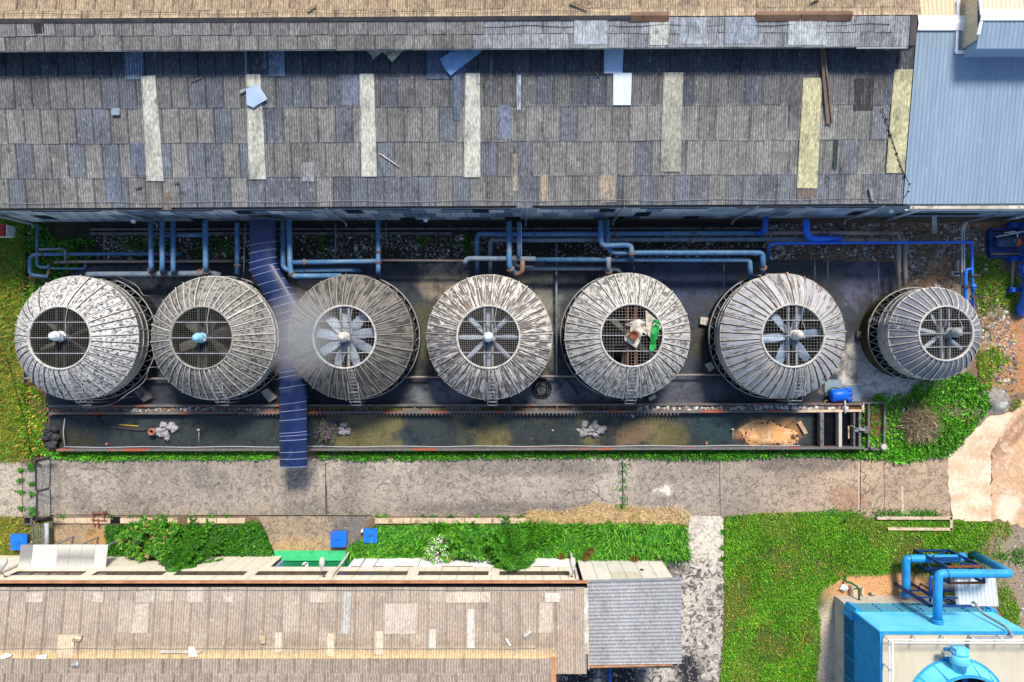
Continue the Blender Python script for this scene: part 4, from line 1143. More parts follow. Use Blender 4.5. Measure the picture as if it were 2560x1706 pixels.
mb.bar((HX1 - .0, -HE - .05, 4.98), (HX1, -18.0, 5.5), .22, .05)
mb.bar((HX1 + .13, -HE - .05, 4.9), (HX1 + .13, -18.9, 5.52), .04, .14)
build('verge_trim', mb, 'trim_dirty', hall)
mb = MB()
mb.bar((HX0, -HE + .30, 4.94), (HX1 + .15, -HE + .30, 4.94), .10, .26)
build('gutter_lip', mb, 'rust_trim', hall)
mb = MB()
mb.bar((HX0, -HE + .08, 4.72), (HX1 + .1, -HE + .08, 4.72), .30, .05)
build('gutter', mb, 'dark_void', hall)
HWY = -13.98
# cream cladding with window openings: drawn as panels above, below and between the windows
CR = S(226, 214, 192)
wins = [(-29.95 + 4.87 * i, -25.78 + 4.87 * i) for i in range(7)]
out = []
def hp(xa, xb, za, zb, y=HWY, c=CR):
    if xb - xa > .05 and zb > za:
        out.append(corr((xb, y + .012, za), (xa, y + .012, za), (xb, y, zb), (xa, y, zb), .12, .012, (0, 1, 0), tuple(np.array(c) * random.uniform(.95, 1.03)), .86, seam=.75))
def hpx(xa, xb, za, zb, step=1.02, **k):
    x = xa
    while x < xb - .02:
        hp(x, min(x + step, xb), za, zb, **k); x += step
hpx(HX0, 3.9, 4.02, 4.85)
hpx(HX0, 3.9, 2.5, 3.36)
edges = [HX0] + [e for w_ in wins for e in w_] + [3.9]
for a, b in zip(edges[0::2], edges[1::2]): hpx(a, b, 3.35, 4.03)
hpx(HX0, -14.95, 1.2, 2.52, y=HWY - .03); hpx(HX0, -14.95, .1, 1.22, y=HWY - .05)
V, Fc, T = join(out)
npmesh('cladding', V, Fc, T, 'clad', parent=hall)
for a, b in wins:
    mb = MB(); mb.bar((a, HWY - .05, 3.69), (b, HWY - .05, 3.69), .03, .68)
    w_ = build('window', mb, 'glass_dark', hall)
    mb = MB()
    for z in (3.36, 4.02): mb.bar((a, HWY - .005, z), (b, HWY - .005, z), .06, .035)
    for x in (a, b): mb.bar((x, HWY - .005, 3.36), (x, HWY - .005, 4.02), .035, .06, (0, 1, 0))
    for i in (1, 2, 3):
        x = a + (b - a) * i / 4
        mb.bar((x, HWY - .02, 3.36), (x, HWY - .02, 4.02), .05, .05, (0, 1, 0))
    build('window_frame', mb, 'frame_brown', w_)
mb = MB()
mb.box((-10.25, -14.4, -.1), (3.9, -14.12, 2.52))
build('wall', mb, 'white_paint', hall)
mb = MB()
mb.box((HX0, -18.8, -.1), (-14.95, -14.2, 4.6)); mb.box((-14.94, -18.8, -.1), (-10.25, -15.9, 4.6)); mb.box((-10.24, -18.8, -.1), (4.1, -14.42, 4.6))
mb.box((-14.93, -15.9, 2.55), (-10.26, -14.2, 4.6))
build('wall', mb, 'concrete_weathered', hall, label='inner masonry walls of the hall')
mb = MB(); mb.box((-10.25, -14.12, 0), (3.9, -13.85, .16))
build('plinth', mb, 'concrete_weathered', hall)
for a, b in [(877, 902), (930, 956), (986, 1033), (1104, 1182), (1334, 1376)]:
    x0, x1 = P(a, 1416, 2.2).x, P(b, 1416, 2.2).x
    mb = MB(); mb.box((x0, -14.125, 2.0), (x1, -14.085, 2.40))
    w_ = build('window', mb, 'frame_brown', hall, label='small brown-framed window in the white lower wall')
mb = MB()
for px in (943, 1050): mb.bar((P(px, 1400, 1).x, -14.10, .15), (P(px, 1400, 1).x, -14.10, 2.45), .05, .03, (0, 1, 0))
mb.bar((P(910, 1410, 1).x, -14.06, .2), (P(910, 1410, 1).x, -14.06, 1.9), .05, .05, (0, 1, 0))
build('wall_conduit', mb, 'grey_metal', hall)
for X, zt in [(-30.6, 4.7), (-10.62, 4.85), (3.82, 4.85)]:
    mb = MB()
    y = HWY + .14
    mb.tube(fillet([(X, HWY + .02, zt), (X, y, zt - .3), (X, y, .9 if X > -20 else 2.2), (X, y + .08, .7 if X > -20 else 2.1), (X, y + .08, .05 if X > -20 else 1.9)], .1), .075, 9)
    for z in (2.1, 3.3): mb.tube([(X, y, z), (X, y, z + .12)], .09, 9)
    build('downpipe', mb, 'dirty_white', hall)
for px, py, bx, by in [(3, 1425, 14, 1447), (804, 1424, 811, 1447), (1432, 1424, 1430, 1446)]:
    b = P(bx, by, 4.3); b.y = HWY + .02
    wall_lamp(px, py, 5.0, HWY, {3: 'pale wall lamp at the left edge above the white lean-to', 804: 'pale teardrop wall lamp over the green porch', 1432: 'pale teardrop wall lamp beside the downpipe at the right end of the hall'}[px], head='long', base_px=b)
# green entrance recess
mb = MB()
x0, x1 = -14.93, -10.27
mb.hexa([(-15.65, -13.72, .0), (-10.85, -13.72, .0), (-10.85, -14.28, .0), (-15.3, -14.28, .0)][::-1], [(-15.65, -13.74, .05), (-10.85, -13.74, .05), (-10.85, -14.26, .42), (-15.3, -14.26, .42)][::-1])
build('ramp', mb, 'green_paint', hall)
mb = MB(); mb.box((x0, -15.9, 0), (x1, -14.33, .32)); build('porch_floor', mb, 'green_paint_shaded', hall)  # same green as the ramp, darkened to paint in the recess shade
mb = MB(); mb.box((x0 - .04, -15.88, .32), (x0 + .06, -14.25, 2.5)); build('porch_side', mb, 'light_blue_paint', hall)

# small white lean-to against the hall
lt = thing('lean_to', 'small white lean-to roof with grey streaks beside the pink-flowered shrub', 'lean-to', (-29, -13.5, 0))
tl, tr, br, bl = P(53, 1362, 2.15), P(271, 1362, 2.15), P(264, 1427, 2.75), P(45, 1425, 2.75)
out = []
for i in range(7):
    f0, f1 = i / 7, (i + 1) / 7
    c = np.array(S(206, 200, 188)) * rr.uniform(.9, 1.04)
    g = np.array(S(132, 130, 126)) if i in (0, 3, 4, 5) else c
    m0, m1 = tl.lerp(bl, .5), tr.lerp(br, .5)
    for (A0, A1, B0, B1, ca, cb) in [(tl, tr, m0, m1, g * .95 if i == 0 else c * .97, g), (m0, m1, bl, br, g, c)]:
        out.append(corr(A1.lerp(A0, 1 - f1), A1.lerp(A0, 1 - f0), B1.lerp(B0, 1 - f1), B1.lerp(B0, 1 - f0), .1, .012, (0, 0, 1), tuple(ca), .78, tuple(cb), .8))
V, Fc, T = join(out)
npmesh('roof', V, Fc, T, 'clad', parent=lt)
mb = MB()
for f in (.03, .35, .65, .97):
    p = tl.lerp(tr, f); mb.bar((p.x, p.y - .12, 0), (p.x, p.y - .12, 2.1), .08, .08)
build('post', mb, 'grey_metal', lt)
mb = MB(); mb.bar(tl + Vector((0, -.1, -.06)), tr + Vector((0, -.1, -.06)), .06, .08); build('beam', mb, 'grey_metal', lt)

# grey shed at the end of the hall
gs = thing('grey_shed', 'grey-roofed shed ribbed from left to right at the right end of the low hall', 'shed', (8, -17, 0))
tl, tr, br, bl = P(1468, 1454, 4.9), P(1703, 1447.5, 4.9), P(1704, 1659, 5.0), P(1469, 1662, 5.0)
out = []
for i in range(4):
    a0, a1 = tl.lerp(tr, i / 4), tl.lerp(tr, (i + 1) / 4)
    b0, b1 = bl.lerp(br, i / 4), bl.lerp(br, (i + 1) / 4)
    c = np.array(S(172, 172, 174)) * rr.uniform(.9, 1.08)
    out.append(corr(a0, b0, a1, b1, .21, .03, (0, 0, 1), tuple(c), .42, seam=1))
V, Fc, T = join(out)
npmesh('roof', V, Fc, T, 'asbestos_tan', parent=gs)
mb = MB()
mb.bar(bl + Vector((0, -.12, -.1)), br + Vector((-.5, -.05, -.1)), .24, .05)
build('verge_flashing', mb, 'rust_trim', gs)
mb = MB(); mb.bar(tl + Vector((0, .03, .02)), tr + Vector((0, .03, .02)), .12, .04); build('ridge_trim', mb, 'grey_metal', gs)
out = []
gx0, gx1, gy = 4.25, 9.75, -14.3
for k, (za, zb) in enumerate([(.1, 2.5), (2.45, 4.75)]):
    for i in range(6):
        xa = gx0 + (gx1 - gx0) * i / 6; xb = gx0 + (gx1 - gx0) * (i + 1) / 6
        c = np.array(S(224, 218, 204)) * rr.uniform(.94, 1.02)
        if k == 1 and i in (2, 3): c = np.array(S(206, 196, 176))
        out.append(corr((xb, gy + .03 - k * .012, za), (xa, gy + .03 - k * .012, za), (xb, gy - k * .012, zb), (xa, gy - k * .012, zb), .12, .014, (0, 1, 0), tuple(c), .8, seam=.8))
V, Fc, T = join(out)
npmesh('wall', V, Fc, T, 'clad', parent=gs)
mb = MB(); mb.box((gx0 + .02, -19.2, 0), (gx1 - .02, gy - .06, 4.7)); build('wall', mb, 'concrete_weathered', gs, label='dark inner block of the shed')
mb = MB(); mb.box((8.0, gy + .04, 2.1), (8.2, gy + .07, 2.3)); build('wall_vent', mb, 'dark_void', gs)
mb = MB(); p0, p1 = P(1525, 1664, .5), P(1526, 1800, .5)
mb.tube([p0 + Vector((0, .6, 0)), p1], .1, 10)
tag(build('blue_pipe', mb, 'pipe_royal'), 'bright blue pipe running out from under the grey ribbed shed roof', 'pipe')
# ---------------------------------------------------------------- settling channel and planter
def wallbar(name, label, p0, p1, wd, z0, z1, material, cat='wall', parent=None):
    a, b = P(*p0, z1), P(*p1, z1)
    mb = MB(); mb.bar((a.x, a.y, (z0 + z1) / 2), (b.x, b.y, (z0 + z1) / 2), wd, z1 - z0)
    if parent is not None:
        return build(name, mb, material, parent)
    return tag(build(name, mb, material), label, cat)
pond = thing('settling_tank', 'long shallow concrete settling tank with brick-chipped rims below the row of cooling towers', 'settling tank', P(1100, 1070, 0))
for p0, p1, wd, mt, nm in [((117, 1016), (1060, 1013.5), .13, 'brick_wall', 'rim'), ((1060, 1013.5), (2158, 1010.5), .13, 'brick_wall', 'rim'),
                           ((117, 1034), (1060, 1031), .16, 'brick_wall', 'rim'), ((1060, 1031), (1990, 1029), .16, 'brick_wall', 'rim'), ((1990, 1029), (2158, 1027), .14, 'concrete_cream', 'rim'),
                           ((119, 1013), (119, 1037), .13, 'brick_wall', 'rim'), ((2158, 1008), (2158, 1030), .14, 'concrete_cream', 'rim'),
                           ((140, 1126), (1100, 1124.5), .14, 'brick_wall', 'rim'), ((1100, 1124.5), (2160, 1120.5), .15, 'brick_wall', 'rim'),
                           ((2055, 1030), (2055, 1122), .24, 'concrete_weathered', 'partition'), ((2101, 1030), (2101, 1122), .2, 'concrete_pale', 'partition'), ((2136, 1032), (2136, 1120), .1, 'concrete_weathered', 'partition'),
                           ((2150, 1030), (2150, 1122), .14, 'concrete_weathered', 'partition')]:
    wallbar(nm, None, p0, p1, wd, -.05, .62 if nm == 'rim' else .6, mt, parent=pond)
mb = MB()
for px in range(330, 2000, 118):
    a = P(px, 1015, .3); b = P(px, 1033, .3)
    if px in (684,): continue
    mb.bar((a.x, a.y, .3), (b.x, b.y, .3), .1, .5)
build('cross_wall', mb, 'concrete_weathered', pond)
mb = MB()
for i in range(120):
    px = 600 + i * 9.2
    p = P(px, 1037, .52)
    mb.tube([(p.x, p.y + .12, .58), (p.x, p.y - .05, .58)], .05, 6)
build('lip_scallops', mb, 'concrete_weathered', pond)
mb = MB()
mb.tube([P(px, 1118.5 - (px - 160) * .0022 + 1.0 * math.sin(px * .03), .55) for px in range(160, 2030, 40)], .028, 6)
mb.tube([P(162, 1117, .55), P(158, 1080, .5), P(162, 1046, .5)], .03, 6)
build('rail_pipe', mb, 'pale_metal', pond)
def pond_col(x, y):
    X, Y = wp(x, y, .15)
    g = fbm(x, y, .55, 4, 91)
    c = np.repeat(np.array([S(52, 58, 58)]), len(x), 0) * (.7 + .6 * g)[:, None]
    c = mix3(c, S(106, 98, 62), sstep(760, 860, X) * (1 - sstep(1640, 1740, X)) * sstep(.38, .62, fbm(x, y, .45, 4, 92)) * .85)
    c = mix3(c, S(120, 98, 70), blob(X, Y, 1580, 1080, 60, 34, seed=93, amp=1.4) * .7)
    c = mix3(c, S(92, 84, 52), blob(X, Y, 1690, 1085, 36, 40, seed=94, amp=1.0) * .7)
    c = mix3(c, S(40, 60, 62), blob(X, Y, 1780, 1070, 60, 50, seed=95) * .8)
    c = mix3(c, S(44, 54, 62), blob(X, Y, 1030, 1090, 50, 24, seed=96) * .8)
    c = mix3(c, S(58, 50, 36), blob(X, Y, 180, 1100, 60, 30, seed=98) * .7)
    c = mix3(c, S(172, 124, 78), blob(X, Y, 1925, 1082, 92, 40, seed=97, amp=.5))
    c = mix3(c, S(8, 9, 12), sstep(2024, 2034, X))
    return c
sheet('water', [(120, 1040), (2160, 1034), (2160, 1120), (140, 1124)], .15, .2, pond_col, 'pond_bed', kind='structure')
m = MATS['pond_bed'].node_tree.nodes['Principled BSDF']
m.inputs['Roughness'].default_value = .22; m.inputs['Specular IOR Level'].default_value = .22
def sand_z(x, y):
    X, Y = wp(x, y, .15)
    d = np.sqrt(((X - 1925) / 88) ** 2 + ((Y - 1084) / 36) ** 2) + (fbm(x, y, .8, 3, 99) - .5) * .5
    return .22 * (1 - sstep(.4, 1.05, d)) + .02 * fbm(x, y, 5, 3, 98)
sheet('sand_bar', [(1850, 1098), (1846, 1072), (1868, 1052), (1905, 1046), (1960, 1058), (1995, 1082), (2004, 1108), (1960, 1116), (1890, 1114)], .13, .1,
      lambda x, y: const(S(206, 152, 98), .5, 2, 90)(x, y), 'dirt', jit=.3, zfn=sand_z, seed=9, kind='structure')
stones('gravel', [(1860, 1098), (1860, 1070), (1905, 1055), (1960, 1062), (1990, 1085), (1990, 1108), (1900, 1110)], 260, .045, [S(90, 66, 48), S(60, 48, 40), S(196, 150, 104)], 53)
sc.objects[max((o.name for o in sc.objects if o.name.startswith('gravel')))].location.z += .28
def plant_col(x, y):
    X, Y = wp(x, y, .4)
    c = const(S(84, 64, 48), .8, 1.2, 100)(x, y)
    c = mix3(c, S(104, 96, 40), blob(X, Y, 1000, 1022, 260, 30, seed=101, amp=1.2) * .8)
    c = mix3(c, S(120, 112, 108), sstep(.5, .6, fbm(x, y, .6, 3, 102)) * .6)
    return mix3(c, S(106, 74, 46), sstep(2120, 2130, X))
sheet('planter_bed', [(121, 1017), (2155, 1012), (2155, 1029), (121, 1034)], .42, .15, plant_col, 'planter_soil', kind='structure')
stones('gravel', [(320, 1019), (660, 1018), (660, 1029), (320, 1030)], 900, .06, GR, 51)
stones('gravel', [(1590, 1015), (2110, 1013), (2110, 1025), (1590, 1026)], 1500, .07, GR + [S(206, 204, 200)], 52)
for o_ in [o for o in sc.objects if o.name.startswith('gravel')][-2:]: o_.location.z += .42
# dirt frames at the right end
mb = MB()
for p0, p1 in [((2158, 1008), (2213, 1007)), ((2213, 1006), (2211, 1122)), ((2160, 1124), (2213, 1124)), ((2172, 1010), (2172, 1122)), ((2150, 1032), (2150, 1060))]:
    a, b = P(*p0, .4), P(*p1, .4)
    mb.bar((a.x, a.y, .2), (b.x, b.y, .2), .12, .4)
tag(build('dirt_frame', mb, 'concrete_weathered'), 'low grey concrete frame filled with dry soil at the right end of the settling tank', 'concrete frame')
sheet('planter_bed', [(2160, 1010), (2211, 1010), (2209, 1122), (2162, 1122)], .12, .15, plant_col, 'planter_soil', kind='structure')
for px, py, r, lab in [(2165, 1075, .24, 'round grey concrete bollard cap between the black water cells and the soil frame'), (2178, 1120, .13, 'small grey round concrete cap on the lower frame rim'), (2209, 1118, .2, 'pale round concrete cap at the lower right corner of the soil frame')]:
    c = P(px, py, .5)
    mb = MB(); mb.smooth = True
    mb.lathe([(r * .8, -.5), (r * .85, -.05), (r, 0), (r, .09), (r * .7, .12), (.001, .12)], tuple(c), 18)
    tag(build('bollard', mb, 'concrete_pale' if px > 2200 else 'concrete_weathered', loc=tuple(P(px, py, 0))), lab, 'bollard')
c = P(2141, 1073, .55)
mb = MB()
mb.tube([c + Vector((-.45, .25, .1)), c + Vector((.0, .05, .1)), c + Vector((.02, -.25, .1))], .025, 6)
mb.tube([c + Vector((.2, 0, -.3)), c + Vector((.2, 0, .2))], .12, 10); mb.bar(c + Vector((-.15, -.1, .05)), c + Vector((.55, -.02, .05)), .12, .12)
tag(build('sluice_valve', mb, 'grey_metal'), 'grey sluice valve with a bent handle at the black water cells', 'valve')
# rocks heaped in the tank
def heap(cx, cy, rx, ry, n, smin, smax, mt, lab, grp, seed, z=.12):
    r = random.Random(seed)
    k = 0
    while k < n:
        u, v = r.uniform(-1, 1), r.uniform(-1, 1)
        if u * u + v * v > 1: continue
        p = P(cx + u * rx, cy + v * ry, .2)
        s = r.uniform(smin, smax)
        zz = z + (.26 * (1 - math.hypot(u, v)) if k > n * .5 else 0)
        mb = rock_mb((p.x, p.y, zz), s, seed * 100 + k)
        o = build('rock', mb, mt, loc=(p.x, p.y, zz)); tag(o, lab, 'rock', grp); k += 1
heap(418, 1074, 24, 22, 24, .12, .26, 'stone_pale', 'grey rock in the heap beside the clay pot in the settling tank', 'rocks heaped beside the clay pot', 1)
heap(862, 1072, 12, 16, 12, .12, .22, 'stone_pale', 'pale rock in the heap behind the purple twigs in the settling tank', 'rocks heaped behind the purple twigs', 2)
heap(1476, 1072, 32, 18, 26, .13, .24, 'stone', 'grey rock in the heap alone in the middle of the settling tank', 'rocks heaped in the middle of the tank', 3)
heap(133, 1088, 16, 30, 18, .14, .3, 'stone_dark', 'black rock in the pile filling the left end of the settling tank', 'black rocks at the left end of the tank', 4, z=.3)
p = P(384, 1079, .3)
mb = MB(); mb.smooth = True
mb.lathe([(.14, -.15), (.22, .05), (.25, .22), (.21, .34), (.15, .34), (.13, .2), (.1, -.1)], tuple(p), 18)
tag(build('clay_pot', mb, 'terracotta'), 'round terracotta clay pot in the settling tank', 'pot')
mb = MB(); mb.tube([Vector(P(*q('C0', a, b), .17)) for a, b in [(890, 215), (915, 270), (960, 310), (1010, 322), (1150, 335), (1280, 350), (1375, 340)]], .11, 7)
tag(build('sunken_hose', mb, 'stone_dark'), 'dark sunken hose curving through the water to the clay pot', 'hose')
a, b = Q('C0', 1095, 302, .2), Q('C0', 1272, 316, .2)
mb = MB(); mb.tube([a, b], .028, 6); tag(build('pole', mb, 'yellow_paint'), 'thin yellow pole lying in the water left of the rock heap', 'pole')
for t, x0, y0, x1, y1, lab in [('C0', 1828, 495, 1828, 350, 'thin upright pipe standing in the tank between the clay pot and the navy canopy'), ('C2', 2028, 475, 2028, 345, 'thin upright pipe standing beside the sand bar')]:
    a, b = Q(t, x0, y0, .1), Q(t, x1, y1, .35)
    mb = MB(); mb.tube([a, b, b + Vector((-.12, 0, .02))], .03, 7); mb.tube([b + Vector((0, 0, -.05)), b + Vector((0, 0, .1))], .07, 8)
    tag(build('standpipe', mb, 'concrete_pale'), lab, 'pipe')
a, b = Q('C3', 285, 275, .3), Q('C3', 350, 385, .3)
mb = MB(); mb.bar(a, b, .24, .06); tag(build('plank', mb, 'plank'), 'broken wooden plank floating in the water right of the sand bar', 'plank')
a, b = Q('C3', 740, 315, .2), Q('C3', 742, 430, .2)
mb = MB(); mb.bar(a, b, .1, .05); tag(build('plank', mb, 'plank'), 'short thin plank floating in the black water cell', 'plank')
p = Q('C0', 985, 480, .2); mb = rock_mb(tuple(p), .1, 77); tag(build('rock', mb, 'terracotta'), 'small orange rock alone near the lower tank rim', 'rock')
p = Q('C2', 375, 355, .18); mb = rock_mb(tuple(p), .1, 78); tag(build('rock', mb, 'plank'), 'small tan rock alone left of the middle rock heap', 'rock')
p = Q('C2', 1108, 218, .18); mb = rock_mb(tuple(p), .16, 79, .5); tag(build('rock', mb, 'stone_pale'), 'flat pale rock alone near the upper tank rim', 'rock')
p = Q('C2', 1785, 470, .2); mb = rock_mb(tuple(p), .13, 80); tag(build('rock', mb, 'terracotta'), 'reddish brick lump alone near the lower rim left of the sand bar', 'rock')
# purple twigs
rr = np.random.default_rng(5)
c = P(822, 1075, .15)
n = 420
x = c.x + rr.normal(0, .32, n); y = c.y + rr.normal(0, .28, n)
V1, F1, T1 = leaves(x, y, .15 + rr.random(n) * .5, .35, .035, (.2, 1.3), [S(120, 92, 110), S(150, 122, 140), S(88, 66, 84), S(92, 130, 40)], 6)
tag(npmesh('twig_shrub', V1, F1, T1, 'leaf', loc=tuple(c)), 'purple twiggy plant growing in the settling tank right of the navy canopy', 'plant')

# ---------------------------------------------------------------- cooling towers
def cooling_tower(px, py, R, r, zs, shellm, ribm, label, drumm='drum_white', nb=8, bw=.3, bladem='blade_pale', motor='motor_white', ladder=None, seed=0,
                  nrib=44, basinm='basin_dark', fz=.5, missing=(), rot=0.0, beam_rot=0.0, mot=True, motor_off=(0, 0), gap=.18):
    zb, zd0, zd1, zo = zs
    c = P(px, py, zo); c.z = 0
    t = thing('cooling_tower', label, 'cooling tower', tuple(c), 'cooling towers in a row')
    C = tuple(c)
    full = 2 * math.pi * .99999
    mb = MB(); mb.smooth = True
    mb.lathe([(R + .10, 0), (R + .14, zb - .05), (R + .18, zb - .02), (R + .18, zb + .04), (R + .10, zb + .04), (R + .05, zb - .1), (R - .02, .35), (.001, .3)], C, 64)
    build('basin', mb, basinm, t)
    mb = MB(); mb.smooth = True
    mb.lathe([(R + .19, zb + .0), (R + .21, zb + .05), (R + .15, zb + .05)], C, 64)
    build('basin_rim', mb, 'grey_metal', t)
    mb = MB()
    ns = 36
    for i in range(ns):
        a0, a1 = 2 * math.pi * i / ns, 2 * math.pi * (i + .5) / ns
        f = lambda a, rr_, z: (C[0] + rr_ * math.cos(a), C[1] + rr_ * math.sin(a), z)
        mb.bar(f(a0, R + .1, zb), f(a1, R - .03, zd0 + .05), .035, .035); mb.bar(f(a1, R - .03, zd0 + .05), f(a0 + 2 * math.pi / ns, R + .1, zb), .035, .035)
    build('strut_ring', mb, 'grey_metal', t)
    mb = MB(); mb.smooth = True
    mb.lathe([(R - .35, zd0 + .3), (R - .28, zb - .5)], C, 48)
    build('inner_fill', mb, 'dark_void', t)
    mb = MB(); mb.smooth = True
    mb.lathe([(R - .04, zd0), (R, zd0 + .02), (R + .01, zd1 - .02), (R + .03, zd1)], C, 64)
    drum = build('drum', mb, drumm, t)
    mb = MB()
    for i in range(nrib // 2):
        a = 2 * math.pi * (i + .5) / (nrib // 2)
        p0 = Vector((C[0] + (R + .01) * math.cos(a), C[1] + (R + .01) * math.sin(a), zd0)); p1 = p0.copy(); p1.z = zd1
        mb.bar(p0, p1, .05, .05, (math.cos(a), math.sin(a), 0))
    for z in (zd0 + .04, (zd0 + zd1) / 2, zd1 - .06):
        mb.lathe([(R + .005, z - .03), (R + .035, z - .03), (R + .035, z + .03), (R + .005, z + .03)], C, 64)
    build('drum_bands', mb, 'drum_dark' if seed in (3, 4, 5) else 'rib_pale', drum)
    prof = []
    N = 9
    for j in range(N + 1):
        f = j / N
        prof.append((R + .03 - (R + .03 - r) * f, zd1 + (zo - zd1) * (math.sin(f * math.pi / 2) ** .96 * .55 + f * .45)))
    mb = MB(); mb.smooth = True
    uvo = seed * 37.7
    mb.lathe(prof, C, 132, 0, full, uvs=True, wob=lambda rr_, th, z: rr_ + .012 * math.cos(nrib * th) * (rr_ > r + .05))
    mb.uv = {k: (u[0] + uvo, u[1] + seed * 3.1) for k, u in mb.uv.items()}
    cone = build('cone', mb, shellm, t)
    mb = MB()
    rs = random.Random(seed)
    for i in range(nrib):
        a = 2 * math.pi * (i + .5) / nrib + rs.uniform(-.006, .006)
        ca, sa = math.cos(a), math.sin(a)
        wd = .05 if i % 2 else .065
        if rs.random() < .12: wd *= 1.5
        gs = rs.choice((-1, 1))
        k0 = 0 if rs.random() < .5 else 0
        ext_ = .06 if rs.random() < .35 else 0
        for j in range(N):
            (r0, z0), (r1, z1) = prof[j], prof[j + 1]
            if j == 0: r0 += ext_
            mb.bar((C[0] + r0 * ca, C[1] + r0 * sa, z0 + .02), (C[0] + r1 * ca, C[1] + r1 * sa, z1 + .02), wd, .07)
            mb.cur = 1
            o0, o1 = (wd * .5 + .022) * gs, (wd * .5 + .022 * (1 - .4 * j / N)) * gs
            mb.bar((C[0] + r0 * ca - o0 * sa, C[1] + r0 * sa + o0 * ca, z0 + .005), (C[0] + r1 * ca - o1 * sa, C[1] + r1 * sa + o1 * ca, z1 + .005), .045, .03)  # dark strip along one side of each rib
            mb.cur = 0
    mb.lathe([(R + .035, zd1 - .03), (R + .05, zd1 + .01), (R + .0, zd1 + .05)], C, 96)
    build('ribs', mb, [ribm, 'groove_dark'], cone)
    mb = MB(); mb.smooth = True
    mb.lathe([(r + .06, zo - .03), (r + .06, zo + .05), (r, zo + .07), (r - .05, zo + .04), (r - .055, zo - .1)], C, 64)
    build('opening_rim', mb, 'rib_pale' if seed != 2 else 'rib_dim', t)
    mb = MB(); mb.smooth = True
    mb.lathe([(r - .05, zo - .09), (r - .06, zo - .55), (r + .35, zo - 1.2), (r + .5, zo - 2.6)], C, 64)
    build('throat', mb, 'dark_void', t)  # near-black colour stands in for the shade inside the opening
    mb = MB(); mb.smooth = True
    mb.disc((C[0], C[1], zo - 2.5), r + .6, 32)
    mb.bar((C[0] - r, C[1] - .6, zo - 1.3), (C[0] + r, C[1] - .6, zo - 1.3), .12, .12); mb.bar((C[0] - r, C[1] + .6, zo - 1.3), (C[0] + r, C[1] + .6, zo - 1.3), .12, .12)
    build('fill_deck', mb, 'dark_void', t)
    rt = lambda x, y: (C[0] + x * math.cos(beam_rot) - y * math.sin(beam_rot), C[1] + x * math.sin(beam_rot) + y * math.cos(beam_rot))
    ch = lambda d: math.sqrt(max(0, (r - .03) ** 2 - d * d))
    mb = MB()
    WG = .013 if seed > 2 else .008
    d = -r + gap
    while d < r:
        h = ch(d)
        if not (seed == 5 and -1.1 < d < -.3):
            mb.bar((*rt(d, -h), zo - .02), (*rt(d, h), zo - .02), WG, .02)
        else:
            mb.bar((*rt(d, -h * .35), zo - .02), (*rt(d, h), zo - .02), WG, .02)
        if not (seed == 5 and d < -.95 * r * .6): mb.bar((*rt(-h, d), zo - .045), (*rt(h, d), zo - .045), WG, .02)
        else: mb.bar((*rt(-.1, d), zo - .045), (*rt(h, d), zo - .045), WG, .02)
        d += gap
    build('fan_guard', mb, 'grille_wire' if seed > 2 else 'wire_dark', t)
    for d in (-.235, .235):
        h = ch(d); mb = MB(); mb.bar((*rt(d, -h), zo - .14), (*rt(d, h), zo - .14), .11, .16)
        build('beam', mb, 'rust' if seed == 5 else 'black_metal' if seed in (1, 2) else 'grey_metal', t)
    for d in (-.5 * r, 0, .5 * r):
        h = ch(d); mb = MB(); mb.bar((*rt(-h, d), zo + .0), (*rt(h, d), zo + .0), .055, .05)
        build('crossbar', mb, 'grey_metal', t)
    # fan
    fzz = zo - fz
    mb = MB(); mb.smooth = True
    mb.lathe([(.001, .12), (.16, .12), (.24, .05), (.24, -.1), (.001, -.12)], (C[0], C[1], fzz), 20)
    hub = build('fan_hub', mb, 'grey_metal', t)
    for i in range(nb):
        if i in missing: continue
        a = 2 * math.pi * i / nb + rot
        ca, sa = math.cos(a), math.sin(a)
        mb = MB(); mb.smooth = True
        vs, fs = [], []
        for j, (f, wf, tw) in enumerate([(.10, .5, .7), (.22, .85, .6), (.5, 1.0, .42), (.8, .92, .3), (.97, .75, .24)]):
            rad = r * f
            for s_, dz in ((-.5, 0), (-.2, .035), (.2, .03), (.5, 0)):
                o_ = s_ * bw * wf
                vs.append((C[0] + rad * ca - o_ * math.cos(tw) * sa, C[1] + rad * sa + o_ * math.cos(tw) * ca, fzz + o_ * math.sin(tw) + dz))
        for j in range(4):
            for k in range(3):
                fs.append((j * 4 + k, j * 4 + k + 1, j * 4 + k + 5, j * 4 + k + 4))
        mb.add(vs, fs)
        build('fan_blade', mb, bladem, t)
    if mot:
        mx, my = motor_off
        mc = (C[0] + mx, C[1] + my, zo)
        mb = MB(); mb.smooth = True
        mb.lathe([(.30, -.1), (.30, .02), (.25, .05), (.25, .42), (.29, .44), (.29, .50), (.24, .56), (.22, .74), (.15, .86), (.06, .9), (.001, .91)], mc, 22)
        mo = build('motor', mb, motor, t)
        mb = MB(); mb.bar((mc[0] + .24, mc[1] - .08, zo + .3), (mc[0] + .42, mc[1] - .1, zo + .3), .18, .2)
        mb.tube(fillet([(mc[0] + .38, mc[1], zo + .35), (mc[0] + .5, mc[1] + .3, zo + .3), (mc[0] + .35, mc[1] + .9, zo + .1), (mc[0] + .5, mc[1] + r, zo + .1)], .2), .02, 6)
        build('cable_box', mb, 'grey_metal', mo)
